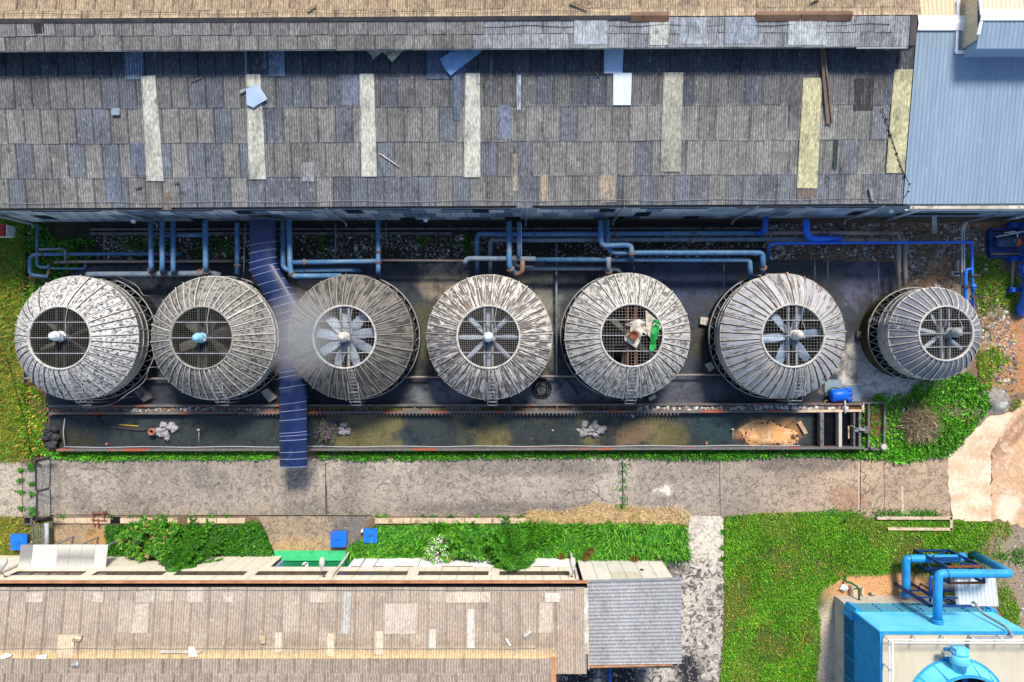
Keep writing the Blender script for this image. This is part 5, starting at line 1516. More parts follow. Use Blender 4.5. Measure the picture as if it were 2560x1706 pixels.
    if ladder is not None:
        la, off, cage = ladder
        mb = MB()
        ca, sa = math.cos(la), math.sin(la)
        tx, ty = -sa, ca
        pathp = [(rr_ + .02, z + .14) for rr_, z in prof[::-1]] + [(R + .22, zd1 - .1), (R + .3, zb)]
        L_ = []
        for s_ in (-.21, .21):
            pts = [(C[0] + rr_ * ca + (off + s_) * tx, C[1] + rr_ * sa + (off + s_) * ty, z) for rr_, z in pathp]
            mb.tube(pts, .018, 5); L_.append(pts)
        for j in range(len(pathp) - 1):
            seglen = math.hypot(pathp[j + 1][0] - pathp[j][0], pathp[j + 1][1] - pathp[j][1])
            k = max(1, int(seglen / .28))
            for i in range(k):
                f = (i + .5) / k
                a_ = Vector(L_[0][j]).lerp(Vector(L_[0][j + 1]), f); b_ = Vector(L_[1][j]).lerp(Vector(L_[1][j + 1]), f)
                mb.tube([a_, b_], .016, 5)
        if cage:
            for f, rr_, z in [(0, R - .5, zd1 + 1.1), (0, R + .1, zd1 + .8), (0, R + .35, zd1 + .2)]:
                a_ = Vector((C[0] + rr_ * ca + (off - .3) * tx, C[1] + rr_ * sa + (off - .3) * ty, z)); b_ = a_ + Vector((tx, ty, 0)) * .6
                mb.tube([a_, b_], .02, 5)
            for s_ in (-.3, .3):
                mb.tube([(C[0] + rr_ * ca + (off + s_) * tx, C[1] + rr_ * sa + (off + s_) * ty, z) for rr_, z in [(R - 1.1, zd1 + 1.3), (R - .5, zd1 + 1.1), (R + .1, zd1 + .8), (R + .35, zd1 + .2)]], .02, 5)
        build('ladder', mb, 'grey_metal', t)
    return t
BIG = (1.2, 1.9, 3.1, 4.7)
DN = math.radians(270)
TW = {}
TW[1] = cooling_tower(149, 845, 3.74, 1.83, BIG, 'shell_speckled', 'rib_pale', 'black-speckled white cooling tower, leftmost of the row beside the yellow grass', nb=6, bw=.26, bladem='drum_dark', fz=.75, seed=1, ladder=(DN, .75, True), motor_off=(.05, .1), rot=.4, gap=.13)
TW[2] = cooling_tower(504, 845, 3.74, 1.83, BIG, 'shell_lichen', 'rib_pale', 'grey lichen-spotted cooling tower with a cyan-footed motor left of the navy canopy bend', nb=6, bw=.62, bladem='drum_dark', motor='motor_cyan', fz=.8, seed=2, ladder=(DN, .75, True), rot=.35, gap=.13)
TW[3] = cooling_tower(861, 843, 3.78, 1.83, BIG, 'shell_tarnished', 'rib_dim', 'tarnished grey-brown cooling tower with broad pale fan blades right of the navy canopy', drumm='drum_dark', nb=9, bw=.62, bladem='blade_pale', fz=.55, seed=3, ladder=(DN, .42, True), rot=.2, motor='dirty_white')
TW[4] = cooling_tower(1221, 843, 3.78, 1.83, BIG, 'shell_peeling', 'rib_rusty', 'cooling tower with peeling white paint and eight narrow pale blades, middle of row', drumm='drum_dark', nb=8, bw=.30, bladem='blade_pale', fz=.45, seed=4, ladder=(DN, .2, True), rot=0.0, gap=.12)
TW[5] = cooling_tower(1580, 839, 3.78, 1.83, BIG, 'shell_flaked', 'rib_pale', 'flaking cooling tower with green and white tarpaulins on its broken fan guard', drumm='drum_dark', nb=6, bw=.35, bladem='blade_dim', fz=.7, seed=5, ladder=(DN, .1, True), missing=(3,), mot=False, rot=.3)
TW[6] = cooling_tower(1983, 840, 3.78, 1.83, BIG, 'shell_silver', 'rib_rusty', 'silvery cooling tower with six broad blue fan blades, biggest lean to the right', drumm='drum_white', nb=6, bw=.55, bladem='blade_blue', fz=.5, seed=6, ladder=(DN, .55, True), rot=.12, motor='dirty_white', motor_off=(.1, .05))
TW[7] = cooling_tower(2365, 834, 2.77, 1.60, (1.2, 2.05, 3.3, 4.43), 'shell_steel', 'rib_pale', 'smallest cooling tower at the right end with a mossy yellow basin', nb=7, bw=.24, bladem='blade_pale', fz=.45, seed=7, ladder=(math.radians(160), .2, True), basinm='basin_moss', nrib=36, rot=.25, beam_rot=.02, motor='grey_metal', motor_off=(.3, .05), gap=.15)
# tower 5: open motor drum under tarpaulins
c5 = P(1580, 839, 4.7)
mb = MB(); mb.smooth = True
mb.lathe([(.26, -.05), (.26, .55), (.28, .6), (.22, .62), (.19, .5), (.001, .48)], (c5.x, c5.y, 4.7), 20)
build('motor', mb, 'rust', TW[5])
def cloth(name, label, pts, z, mt, seed, lump=.14, cat='tarpaulin'):
    """draped sheet: outline in photo pixels at height z"""
    pw = [P(px, py, z) for px, py in pts]
    out = [(p.x, p.y) for p in pw]
    xs_, ys_ = [p[0] for p in out], [p[1] for p in out]
    gx_, gy_ = np.meshgrid(np.arange(min(xs_), max(xs_), .07), np.arange(min(ys_), max(ys_), .07))
    gx_, gy_ = gx_.ravel(), gy_.ravel()
    ok = inpoly(gx_, gy_, out)
    n = len(out)
    vv, _, ff, *_ = delaunay_2d_cdt([Vector(p) for p in out] + [Vector((a, b)) for a, b in zip(gx_[ok], gy_[ok])], [(i, (i + 1) % n) for i in range(n)], [], 1, 1e-5)
    V = np.array([(p[0], p[1], z) for p in vv])
    V[:, 2] += lump * (1 - 2 * np.abs(fbm(V[:, 0], V[:, 1], 1.6, 3, seed) - .5) * 2) + .05 * np.sin(V[:, 0] * 9 + V[:, 1] * 5 + seed)
    o = npmesh(name, V, np.array([list(f) for f in ff if len(f) == 3]), None, mt, loc=(V[:, 0].mean(), V[:, 1].mean(), z), smooth=False)
    return tag(o, label, cat)
K = lambda *p: [q('B2', *a) for a in p]
cloth('tarpaulin', 'crumpled white tarpaulin over the middle of the fan guard on the flaking tower', K((818, 905), (860, 885), (920, 865), (965, 885), (975, 930), (985, 985), (950, 960), (930, 1000), (925, 1030), (900, 1075), (855, 1050), (820, 1020), (812, 985), (850, 965), (862, 920)), 4.78, 'tarp_white', 1, .22)
cloth('tarpaulin', 'green tarpaulin strip on the right of the fan guard of the flaking tower', K((1020, 870), (1060, 872), (1072, 905), (1062, 960), (1058, 1000), (1040, 1030), (1048, 1060), (1030, 1090), (1000, 1112), (996, 1075), (1008, 1030), (1000, 980), (1012, 930)), 4.82, 'tarp_green', 2, .2)
cloth('tarpaulin', 'beige torn tarpaulin beside the green strip on the flaking tower', K((968, 800), (1000, 830), (1035, 860), (1080, 915), (1075, 940), (1040, 900), (1015, 920), (1000, 1000), (985, 985), (972, 900)), 4.76, 'tarp_white', 3, .1)
# curved handrails round the first tower
def hand(name, label, pts, r_=.022, mt='pale_metal', cat='handrail'):
    mb = MB(); mb.tube(fillet(pts, .3), r_, 6)
    return tag(build(name, mb, mt), label, cat)
c1 = P(149, 845, 4.7)
mb = MB()
for z, rad, a0, a1 in [(2.0, 4.35, -95, -20), (1.3, 4.2, 40, 75)]:
    pts = [(c1.x + rad * math.cos(math.radians(a)), c1.y + rad * math.sin(math.radians(a)), z + .25 * math.sin(a * .2)) for a in range(a0, a1, 5)]
    mb.tube(pts, .022, 6)
    for i in (0, len(pts) // 2, len(pts) - 1): mb.tube([(pts[i][0], pts[i][1], 0), pts[i]], .02, 5)
tag(build('handrail', mb, 'grey_metal'), 'thin bent handrail curving round the lower right of the leftmost tower', 'handrail')

# ---------------------------------------------------------------- navy canopy over the walkway
can = thing('walkway_canopy', 'navy blue canopy with white hoops covering the cranked walkway from the shed to the road', 'canopy', P(700, 900, 0))
Z = 2.45
pth = [P(655, 546, Z), P(655, 668, Z), P(729, 792, Z), P(732, 1168, Z)]
hw = .86
def offs(i, s):
    if i == 0: d = pth[1] - pth[0]
    elif i == len(pth) - 1: d = pth[i] - pth[i - 1]
    else: d = (pth[i + 1] - pth[i]).normalized() + (pth[i] - pth[i - 1]).normalized()
    d = d.normalized(); n_ = Vector((-d.y, d.x, 0))
    k = 1.0
    if 0 < i < len(pth) - 1:
        k = 1 / max(.5, n_.dot(Vector((-(pth[i] - pth[i - 1]).normalized().y, (pth[i] - pth[i - 1]).normalized().x, 0))))
    return pth[i] + n_ * s * hw * k
PRO = [(-1, -.16), (-.92, .0), (-.6, .12), (0, .18), (.6, .12), (.92, 0), (1, -.16)]
for i in range(3):
    mb = MB(); mb.smooth = True
    vs, fs = [], []
    ns = 8
    for j in range(ns + 1):
        for s_, dz in PRO:
            p = offs(i, s_).lerp(offs(i + 1, s_), j / ns); vs.append((p.x, p.y, p.z + dz))
    for j in range(ns):
        for k in range(6): fs.append((j * 7 + k, j * 7 + k + 1, j * 7 + k + 8, j * 7 + k + 7))
    mb.add(vs, fs); build('roof_panel', mb, 'canopy_navy', can)
hoops = [(0, f) for f in (.02, .52, .68, .86)] + [(1, f) for f in (.0, .12, .3, .48, .62, .76, .9)] + [(2, f) for f in (.02, .14, .26, .36, .393, .465, .575, .625, .685, .77, .79, .82, .90, .945, .998)]
for i, f in hoops:
    mb = MB()
    pts = []
    for s_, dz in PRO:
        p = offs(i, s_ * 1.01).lerp(offs(i + 1, s_ * 1.01), f); pts.append((p.x, p.y, p.z + dz + .015))
    mb.tube(pts, .016, 6); build('hoop', mb, 'hoop_grey', can)
for i, f in [(0, .5), (0, .98), (1, .5), (2, .04), (2, .3), (2, .55), (2, .8), (2, .97)]:
    for s_ in (-.96, .96):
        p = offs(i, s_).lerp(offs(i + 1, s_), f)
        mb = MB(); mb.tube([(p.x, p.y, 0), (p.x, p.y, Z - .1)], .035, 7); build('post', mb, 'frame_navy', can)
# ---------------------------------------------------------------- pipework
def pipe(label, pts, r, mt, flanges=(), bend=.35, cat='pipe', name='pipe', supports=(), group=None):
    """pts: (tile, x, y, z); flanges: fractions of the run that carry a bolted joint"""
    pw = [Q(*p) for p in pts]
    path = fillet(pw, bend)
    c = min(pw, key=lambda v: v.z)
    t = thing(name, label, cat, (c.x, c.y, c.z), group)
    mb = MB(); mb.tube(path, r, 14); build('tube', mb, mt, t)
    L_ = [0]
    for a, b in zip(path, path[1:]): L_.append(L_[-1] + (b - a).length)
    def at(f):
        s = f * L_[-1]
        for i in range(len(path) - 1):
            if L_[i + 1] >= s:
                return path[i].lerp(path[i + 1], (s - L_[i]) / max(1e-6, L_[i + 1] - L_[i])), (path[i + 1] - path[i]).normalized()
        return path[-1], (path[-1] - path[-2]).normalized()
    for f in flanges:
        p, d = at(f)
        mb = MB()
        for o_ in (-.05, .03): mb.tube([p + d * o_, p + d * (o_ + .03)], r * 1.5, 12)
        build('flange', mb, 'pipe_rusty', t)
    for f in supports:
        p, d = at(f)
        mb = MB(); mb.tube([(p.x, p.y, 0), (p.x, p.y, p.z - r * .9)], .05, 7)
        mb.bar((p.x - .15, p.y, p.z - r), (p.x + .15, p.y, p.z - r), .1, .05)
        build('support', mb, 'pipe_rusty', t)
    return t
zz = 2.2
pipe('blue pipe straight down from the shed wall, first in the group left of the canopy', [('B0', 1095, 165, zz), ('B0', 1098, 500, zz), ('B0', 1098, 520, 1.2)], .155, 'pipe_blue', (.9,))
pipe('blue pipe straight down from the shed wall, second in the group left of the canopy', [('B0', 1178, 150, zz + .2), ('B0', 1178, 505, zz + .2), ('B0', 1178, 530, 1.2)], .155, 'pipe_blue', (.95,))
pipe('blue pipe straight down from the shed wall, third in the group left of the canopy', [('B0', 1257, 155, zz), ('B0', 1257, 515, zz), ('B0', 1257, 535, 1.2)], .15, 'pipe_blue')
pipe('blue pipe with a greyed lower half meeting the top of the second tower', [('B0', 1490, 150, zz + .2), ('B0', 1493, 490, zz + .2), ('B0', 1495, 545, 1.6)], .165, 'pipe_blue', (.86,))
pipe('blue pipe nearest the left edge of the navy canopy', [('B0', 1722, 165, zz), ('B0', 1722, 540, zz - .4)], .15, 'pipe_blue', (.82,))
pipe('dull blue pipe just right of the navy canopy, bent to the right at its foot', [('B1', 195, 160, zz - .3), ('B1', 197, 490, zz - .3), ('B1', 235, 515, zz - .3), ('B1', 720, 508, zz - .3), ('B1', 752, 530, 1.0)], .16, 'pipe_blue')
pipe('bright blue pipe right of the canopy with a rusty elbow at the third tower', [('B1', 240, 150, zz + .2), ('B1', 248, 500, zz + .2), ('B1', 262, 555, zz + .2), ('B1', 620, 553, zz)], .17, 'pipe_blue', (.52,))
pipe('blue branch pipe running right from the elbow above the third tower', [('B1', 258, 456, zz + .2), ('B1', 880, 446, zz + .2)], .15, 'pipe_blue', (.15,))
pipe('thin grey line continuing right to the dark hooked pipe', [('B1', 900, 440, 1.6), ('B1', 1530, 442, 1.6)], .075, 'pipe_tan', supports=(.1, .5, .85))
pipe('single blue drop pipe above the right shoulder of the third tower with a rusty joint', [('B1', 886, 145, zz + .3), ('B1', 887, 520, zz + .3), ('B1', 888, 560, 1.2)], .15, 'pipe_blue', (.45, .6))
pipe('upper long blue header pipe along the shed foot, with a hook at its left end', [('B1', 1605, 545, 1.2), ('B1', 1604, 300, 1.7), ('B1', 1608, 250, 1.7), ('B1', 1660, 249, 1.7), ('B2', 75, 250, 1.7), ('B2', 1790, 242, 1.7)], .155, 'pipe_blue', (.3, .55, .8), supports=(.3, .5, .7, .9))
pipe('lower long grey-blue header pipe along the shed foot, with a hook at its left end', [('B1', 1700, 545, 1.1), ('B1', 1700, 330, 1.5), ('B1', 1704, 292, 1.5), ('B1', 1750, 292, 1.5), ('B2', 75, 293, 1.5), ('B2', 1858, 286, 1.5), ('B3', 560, 290, 1.5)], .15, 'pipe_grey', (.35, .6), supports=(.35, .55, .75, .95))
pipe('tan upper header pipe ending at the two tan drop pipes above the smallest tower', [('B2', 1830, 241, 1.5), ('B3', 600, 241, 1.5), ('B3', 925, 242, 1.5), ('B3', 948, 244, 1.5), ('B3', 947, 640, 1.3)], .13, 'pipe_tan', (.3, .33))
pipe('tan lower header pipe that bends down to the basin of the smallest tower', [('B3', 522, 289, 1.3), ('B3', 960, 292, 1.3), ('B3', 992, 296, 1.3), ('B3', 993, 350, 1.3), ('B3', 992, 630, 1.2)], .15, 'pipe_tan', (.22, .45))
pipe('dark hooked pipe crossing in front of the two hooks above the fourth tower', [('B1', 1518, 500, 1.5), ('B1', 1516, 450, 2.3), ('B1', 1535, 428, 2.3), ('B1', 1580, 427, 2.3), ('B2', 170, 430, 2.3)], .165, 'pipe_grey', (.75,))
pipe('thick blue riser from the shed wall above the fourth tower', [('B1', 1838, 160, 2.6), ('B1', 1838, 480, 2.6), ('B2', 0, 525, 2.2), ('B2', 40, 530, 1.4)], .17, 'pipe_blue', (.72,))
pipe('slim blue riser beside the thick one above the fourth tower', [('B2', 52, 160, 2.7), ('B2', 50, 410, 2.7)], .13, 'pipe_blue')
pipe('pair of thin pale conduits dropping beside the risers above the fourth tower', [('B2', 66, 170, 2.8), ('B2', 68, 405, 2.8)], .03, 'pale_metal')
pipe('long blue pipe ending in an elbow on the shoulder of the sixth tower, lower one', [('B2', 165, 436, 2.0), ('B2', 1680, 436, 2.0), ('B2', 1725, 440, 2.0), ('B2', 1728, 500, 2.0), ('B2', 1728, 560, 1.5)], .16, 'pipe_blue', (.33,), supports=(.2, .5, .8))
pipe('blue pipe stepped right and down above the fifth tower, left one of the pair', [('B2', 645, 150, 2.8), ('B2', 646, 310, 2.8), ('B2', 668, 333, 2.8), ('B2', 820, 328, 2.8), ('B2', 866, 335, 2.8), ('B2', 868, 400, 2.8), ('B2', 868, 450, 2.0)], .165, 'pipe_blue', (.8,))
pipe('right blue pipe of two above the fifth tower, bent towards the sixth tower', [('B2', 690, 150, 2.5), ('B2', 692, 345, 2.5), ('B2', 735, 385, 2.4), ('B2', 1770, 384, 2.4), ('B2', 1818, 388, 2.4), ('B2', 1820, 450, 2.4), ('B2', 1822, 535, 1.7)], .165, 'pipe_blue', (.96,), supports=(.5, .8))
pipe('short grey stub pipe entering the top of the fifth tower', [('B2', 700, 416, 2.5), ('B2', 700, 500, 2.4), ('B2', 700, 560, 1.6)], .155, 'pipe_grey', (.6,))
pipe('grey pipe curving under the stub to the top of the fifth tower', [('B2', 12, 440, 1.4), ('B2', 22, 480, 1.4), ('B2', 60, 497, 1.4), ('B2', 720, 500, 1.4), ('B2', 775, 505, 1.4), ('B2', 790, 545, 1.2)], .155, 'pipe_grey')
pipe('rust-red elbow turning towards the top of the fourth tower', [('B2', 76, 440, 2.3), ('B2', 76, 520, 2.3), ('B2', 40, 545, 2.1), ('B2', 10, 545, 1.8)], .15, 'pipe_rusty')
pipe('deep blue elbow joining the upper header near the yellow litter', [('B2', 1840, 125, 2.3), ('B2', 1838, 215, 2.3), ('B2', 1815, 243, 1.9), ('B2', 1775, 244, 1.7)], .18, 'pipe_deep')
pipe('royal blue elbow pipe out of the shed wall above the sixth tower', [('B3', 277, 145, 2.4), ('B3', 278, 250, 2.4), ('B3', 315, 284, 1.9), ('B3', 525, 286, 1.6)], .2, 'pipe_royal', bend=.5)
pipe('slim royal blue pipe running across to the right and down to the smallest tower', [('B3', 0, 432, 1.0), ('B3', 6, 345, 1.9), ('B3', 18, 318, 1.9), ('B3', 60, 316, 1.9), ('B3', 1455, 307, 1.9), ('B3', 1480, 310, 1.9), ('B3', 1482, 500, 1.8), ('B3', 1487, 800, 1.6)], .085, 'pipe_royal', (.055,), bend=.2, supports=(.3, .5))
t = pipe('royal blue bypass loop with black valves beside the smallest tower', [('B3', 1487, 502, 1.8), ('B3', 1445, 505, 1.8), ('B3', 1436, 520, 1.8), ('B3', 1434, 720, 1.7), ('B3', 1440, 732, 1.6), ('B3', 1490, 740, 1.6)], .095, 'pipe_royal', bend=.2)
for x, y in [(1436, 630), (1488, 548), (1490, 702)]:
    p = Q('B3', x, y, 1.85)
    mb = MB(); mb.bar(p + Vector((-.17, 0, 0)), p + Vector((.17, 0, 0)), .14, .2); mb.tube([p + Vector((.1, 0, 0)), p + Vector((.36, -.02, .05))], .06, 8); mb.tube([p + Vector((.33, -.08, .05)), p + Vector((.33, .06, .05))], .08, 8)
    build('valve', mb, 'black_metal', t)
p = Q('B3', 1490, 632, 1.85)
mb = MB(); mb.tube([p + Vector((0, .2, 0)), p + Vector((0, .1, 0)), p + Vector((0, -.1, 0)), p + Vector((0, -.2, 0))], [.1, .16, .16, .1], 12); mb.tube([p, p + Vector((.02, 0, .22))], .05, 8)
build('meter', mb, 'pipe_royal', t)
for i, x in enumerate((1408, 1424)):
    pipe(['left', 'right'][i] + ' of the twin grey conduits running down past the smallest tower', [('B3', 1440 + 8 * i, 160, 2.2), ('B3', x + 2, 200, 1.8), ('B3', x, 240, 1.6), ('B3', x, 420, 1.5), ('B3', x - 1, 710, 1.4)], .05, 'pale_metal', bend=.5)
pipe('grey cable tray curving from the grey shed wall to the twin conduits', [('B3', 1685, 85, 3.6), ('B3', 1660, 110, 3.3), ('B3', 1450, 160, 2.3)], .055, 'pipe_grey')
pipe('twin pale downpipes on the plinth of the grey shed', [('B3', 1198, 112, 2.2), ('B3', 1198, 240, 1.0)], .075, 'pale_metal')
pipe('right-hand pale downpipe on the plinth of the grey shed', [('B3', 1215, 112, 2.2), ('B3', 1215, 242, 1.0)], .075, 'pale_metal')
# left corner cluster
pipe('patchy blue and rust pipe down the left corner of the shed', [('B0', 272, 190, .9), ('B0', 270, 470, .9), ('B0', 285, 488, .9), ('B0', 345, 492, .9), ('B0', 356, 470, .9)], .085, 'pipe_blue', (.2, .45, .6), bend=.2)
pipe('blue pipe looping round the left corner above the leftmost tower', [('B0', 1310, 392, .9), ('B0', 400, 395, .9), ('B0', 250, 396, .9), ('B0', 218, 420, .9), ('B0', 217, 525, .9), ('B0', 235, 545, .8), ('B0', 350, 560, .7)], .115, 'pipe_blue', (.12, .75), bend=.35, supports=(.2, .5, .7))
pipe('short tan and blue pipe lying at the corner beside the bright weeds', [('B0', 215, 560, .6), ('B0', 320, 557, .6), ('B0', 352, 545, .7), ('B0', 356, 460, .8)], .1, 'pipe_rusty', bend=.2)
pipe('small grey loop pipe above the blue corner pipe', [('B0', 285, 360, 1.1), ('B0', 455, 355, 1.1), ('B0', 475, 368, 1.1), ('B0', 476, 445, 1.0)], .075, 'pipe_grey', (.65,), bend=.2)
pipe('long grey pipe running right behind the drop pipes left of the canopy', [('B0', 400, 452, 1.0), ('B0', 560, 450, 1.0), ('B0', 1700, 446, 1.0)], .085, 'pipe_tan', (.02, .07, .12), supports=(.25, .4, .6, .85))
pipe('slim blue and grey line stepping up above the leftmost tower', [('B0', 285, 480, .8), ('B0', 380, 498, .8), ('B0', 600, 500, .8), ('B0', 618, 495, .8), ('B0', 620, 455, .9)], .06, 'pipe_blue', (.55,), bend=.15)
pipe('thick grey mossy pipe lying along the tops of the first two towers', [('B0', 635, 545, 1.3), ('B0', 680, 543, 1.4), ('B0', 1100, 540, 1.4), ('B0', 1430, 536, 1.4), ('B0', 1520, 530, 1.4), ('B0', 1600, 550, 1.1)], .19, 'pipe_grey', (.5, .58, .85))
pipe('short bright blue cross pipe between the third and fourth drop pipes', [('B0', 1195, 258, 1.9), ('B0', 1365, 257, 1.9), ('B0', 1520, 255, 1.9)], .13, 'pipe_blue', (.5,))
pipe('thin blue conduit at the left edge of the navy canopy', [('B0', 1782, 175, 2.2), ('B0', 1774, 360, 2.0), ('B0', 1768, 560, 1.6)], .035, 'pipe_grey')
pipe('thin grey service line crossing the yard below the towers', [('B0', 180, 1296, .5), ('B1', 0, 1300, .5), ('B1', 1400, 1284, .5), ('B2', 400, 1281, .5), ('B2', 1560, 1268, .5)], .07, 'pipe_tan')
pipe('thin upright conduit line between the fourth and fifth towers', [('B2', 322, 300, .6), ('B2', 322, 1275, .5)], .07, 'pipe_grey', (.55,))
for i, (t_, x, y0, y1, lab) in enumerate([('B3', 313, 330, 475, 'rusty upright post above the sixth tower'), ('B1', 577, 175, 430, 'slim grey drop line right of the canopy above the rubble bed'), ('B1', 945, 165, 330, 'thin dark drop line right of the single blue drop pipe'), ('B3', 433, 425, 610, 'thin pale conduit on the dark slab right of the sixth tower'), ('B3', 340, 440, 600, 'thin rusty conduit touching the top of the sixth tower'), ('B3', 803, 445, 695, 'thin pale conduit on the purple slab'), ('B2', 1537, 460, 640, 'grey upright conduit left of the sixth tower'), ('B0', 755, 235, 440, 'thin upright line over the rubble left of the drop pipes'), ('B2', 582, 460, 580, 'thin blue bracket line above the fifth tower'), ('B2', 886, 480, 530, 'thin wire drop above the fifth tower')]):
    pipe(lab, [(t_, x, y0, .9), (t_, x, y1, .6)], .055 if i in (0, 1) else .03, 'pipe_rusty' if i == 0 else 'pipe_grey')
# concrete kerb walls of the trench
for i, (p0, p1, wd, lab) in enumerate([((230, 575), (1900, 572), .14, 'long dark kerb at the foot of the shed wall'), ((230, 586), (1130, 585), .18, 'pale kerb along the upper edge of the rubble bed'), ((200, 655), (1010, 652), .2, 'dark kerb along the lower edge of the rubble bed')]):
    a, b = P(*p0), P(*p1); mb = MB(); mb.bar((a.x, a.y, .1), (b.x, b.y, .1), wd, .2)
    tag(build('kerb', mb, 'concrete_weathered'), lab, 'kerb')
# wire mesh walkway frame over the tan pipes
t = thing('pipe_bridge', 'small rusty grating frame straddling the tan header pipes', 'grating', tuple(Q('B3', 850, 290, 0)))
mb = MB()
for x in (815, 838, 862, 886): mb.tube([Q('B3', x, 198, 1.75), Q('B3', x - 8, 375, 1.75)], .018, 5)
for y in (200, 260, 330, 376): mb.tube([Q('B3', 812, y, 1.76), Q('B3', 886, y, 1.76)], .018, 5)
build('grating', mb, 'rust', t)
for x, y in [(815, 200), (886, 200), (806, 375), (880, 375)]:
    a = Q('B3', x, y, 1.75); mb = MB(); mb.tube([a, (a.x, a.y, 0)], .025, 6); build('leg', mb, 'rust', t)
# broken concrete bits and plates in the yard
def slab(name, label, pts, z0, z1, mt, cat):
    mb = MB(); mb.prism([tuple(P(*p, z1))[:2] for p in pts], z0, z1)
    return tag(build(name, mb, mt), label, cat)
slab('cover_plate', 'blue-grey steel cover plate left of the blue pressure tank', rect('B3', 412, 1305, 535, 1425), .0, .06, 'plate_grey_blue', 'cover plate')
slab('cover_plate', 'blue-grey steel cover plate right of the blue pressure tank', poly('B3', (558, 1345), (676, 1348), (672, 1466), (566, 1462)), .0, .06, 'plate_grey_blue', 'cover plate')
slab('concrete_block', 'dark square concrete block at the lower right of the leftmost tower', poly('B0', (970, 1395), (1025, 1350), (1095, 1440), (1040, 1470)), 0, .35, 'concrete_weathered', 'block')
slab('concrete_block', 'grey square block upper of two at the foot of the second tower', poly('B1', (35, 1395), (80, 1365), (120, 1405), (70, 1440)), 0, .35, 'concrete_pale', 'block')
slab('concrete_block', 'grey square block lower of two at the foot of the second tower', poly('B1', (72, 1440), (120, 1405), (148, 1435), (95, 1472)), 0, .3, 'concrete_pale', 'block')
slab('concrete_block', 'pale footing block on the upper left of the sixth tower basin', poly('B2', (1365, 900), (1370, 850), (1425, 855), (1425, 915)), 0, .3, 'concrete_pale', 'block')
slab('concrete_block', 'pale footing block on the lower left of the sixth tower basin', poly('B2', (1405, 1195), (1455, 1172), (1480, 1215), (1435, 1248)), 0, .3, 'concrete_pale', 'block')
slab('concrete_block', 'pale footing block under the fifth tower at its lower right', poly('B2', (990, 1440), (1035, 1412), (1055, 1430), (1005, 1462)), 0, .3, 'concrete_pale', 'block')
slab('concrete_block', 'grey footing block left of the smallest tower basin', rect('B3', 648, 955, 718, 1005), 0, .3, 'concrete_weathered', 'block')
slab('concrete_block', 'pale thin slab lying right of the tan drop pipes', poly('B3', (1003, 508), (1022, 508), (1018, 565), (1000, 562)), 0, .15, 'concrete_pale', 'block')
slab('concrete_block', 'grey anchor block with a dark strap left of the bypass loop', rect('B3', 1332, 516, 1392, 555), 0, .25, 'concrete_pale', 'block')
slab('concrete_block', 'thin upright slab standing left of the twin conduits', poly('B3', (1376, 440), (1390, 440), (1386, 510), (1370, 508)), 0, .3, 'concrete_pale', 'block')
mb = MB(); mb.tube([Q('B3', 1352, 536, .35), Q('B3', 1480, 532, .9)], .06, 7); tag(build('pipe_strap', mb, 'frame_navy'), 'dark strap bar holding the bypass loop to its anchor block', 'bracket')
# hose coil between towers four and five
mb = MB()
c = Q('B2', 217, 1365, .06)
pts = []
for i in range(120):
    a = i * .26
    rad = .56 + .09 * math.sin(i * .17) + (.0 if i < 90 else -.16)
    pts.append(c + Vector((rad * math.cos(a) * .95, rad * math.sin(a), .0015 * i)))
pts += [c + Vector((.1, -.2, .2)), c + Vector((-.15, .3, .2)), c + Vector((.1, .75, .1)), c + Vector((.8, .9, .06)), c + Vector((1.6, .55, .05)), c + Vector((2.2, -.1, .05)), c + Vector((2.3, -.35, .05))]
mb.tube(pts, .04, 6)
tag(build('hose_coil', mb, 'hose_black'), 'coiled black hose on the slab between the fourth and fifth towers', 'hose')
# blue pressure tank set
t = thing('pressure_tank', 'bright blue pressure tank lying on the steel plates below the sixth tower', 'pressure tank', tuple(Q('B3', 515, 1415, 0)))
a, b = Q('B3', 455, 1424, .62), Q('B3', 572, 1408, .62)
d = (b - a).normalized()
mb = MB(); mb.tube([a - d * .04, a, a + d * .08, b - d * .1, b, b + d * .05], [.18, .33, .4, .4, .33, .15], 20); build('tank', mb, 'tank_blue', t)
mb = MB()
for p in (a + d * .3, b - d * .3): mb.bar((p.x, p.y - .25, .12), (p.x, p.y + .25, .12), .1, .35)
build('saddle', mb, 'frame_navy', t)
p = Q('B3', 585, 1382, .4); mb = MB(); mb.tube([p + Vector((-.15, 0, 0)), p + Vector((.15, .02, 0))], .16, 14); mb.tube([p + Vector((0, 0, -.3)), p + Vector((0, 0, .1))], .12, 10); build('pump_motor', mb, 'tank_blue', t)
for y in (1410, 1447):
    p = Q('B3', 585, y, .3); mb = MB(); mb.tube([p + Vector((0, 0, -.25)), p + Vector((0, 0, .16)), p + Vector((0, 0, .22))], [.18, .2, .1], 14); build('pump', mb, 'pipe_deep', t)
mb = MB(); mb.tube(fillet([Q('B3', 415, 1425, .3), Q('B3', 440, 1420, .3), Q('B3', 432, 1385, .35), Q('B3', 470, 1362, .4), Q('B3', 530, 1372, .4)], .1), .045, 7); build('inlet_pipe', mb, 'green_pipe', t)
mb = MB(); mb.tube(fillet([Q('B3', 557, 1440, .7), Q('B3', 560, 1500, .75), Q('B3', 561, 1545, .7), Q('B3', 561, 1552, .2)], .1), .06, 8)
tag(build('outlet_pipe', mb, 'pale_metal'), 'pale pipe from the pressure tank over the tank rims', 'pipe')
mb = MB(); mb.tube(fillet([Q('B3', 440, 1455, .4), Q('B3', 415, 1455, .3), Q('B3', 412, 1475, .3)], .1), .025, 6); tag(build('hose', mb, 'yellow_paint'), 'thin yellow hose beside the pressure tank', 'hose')

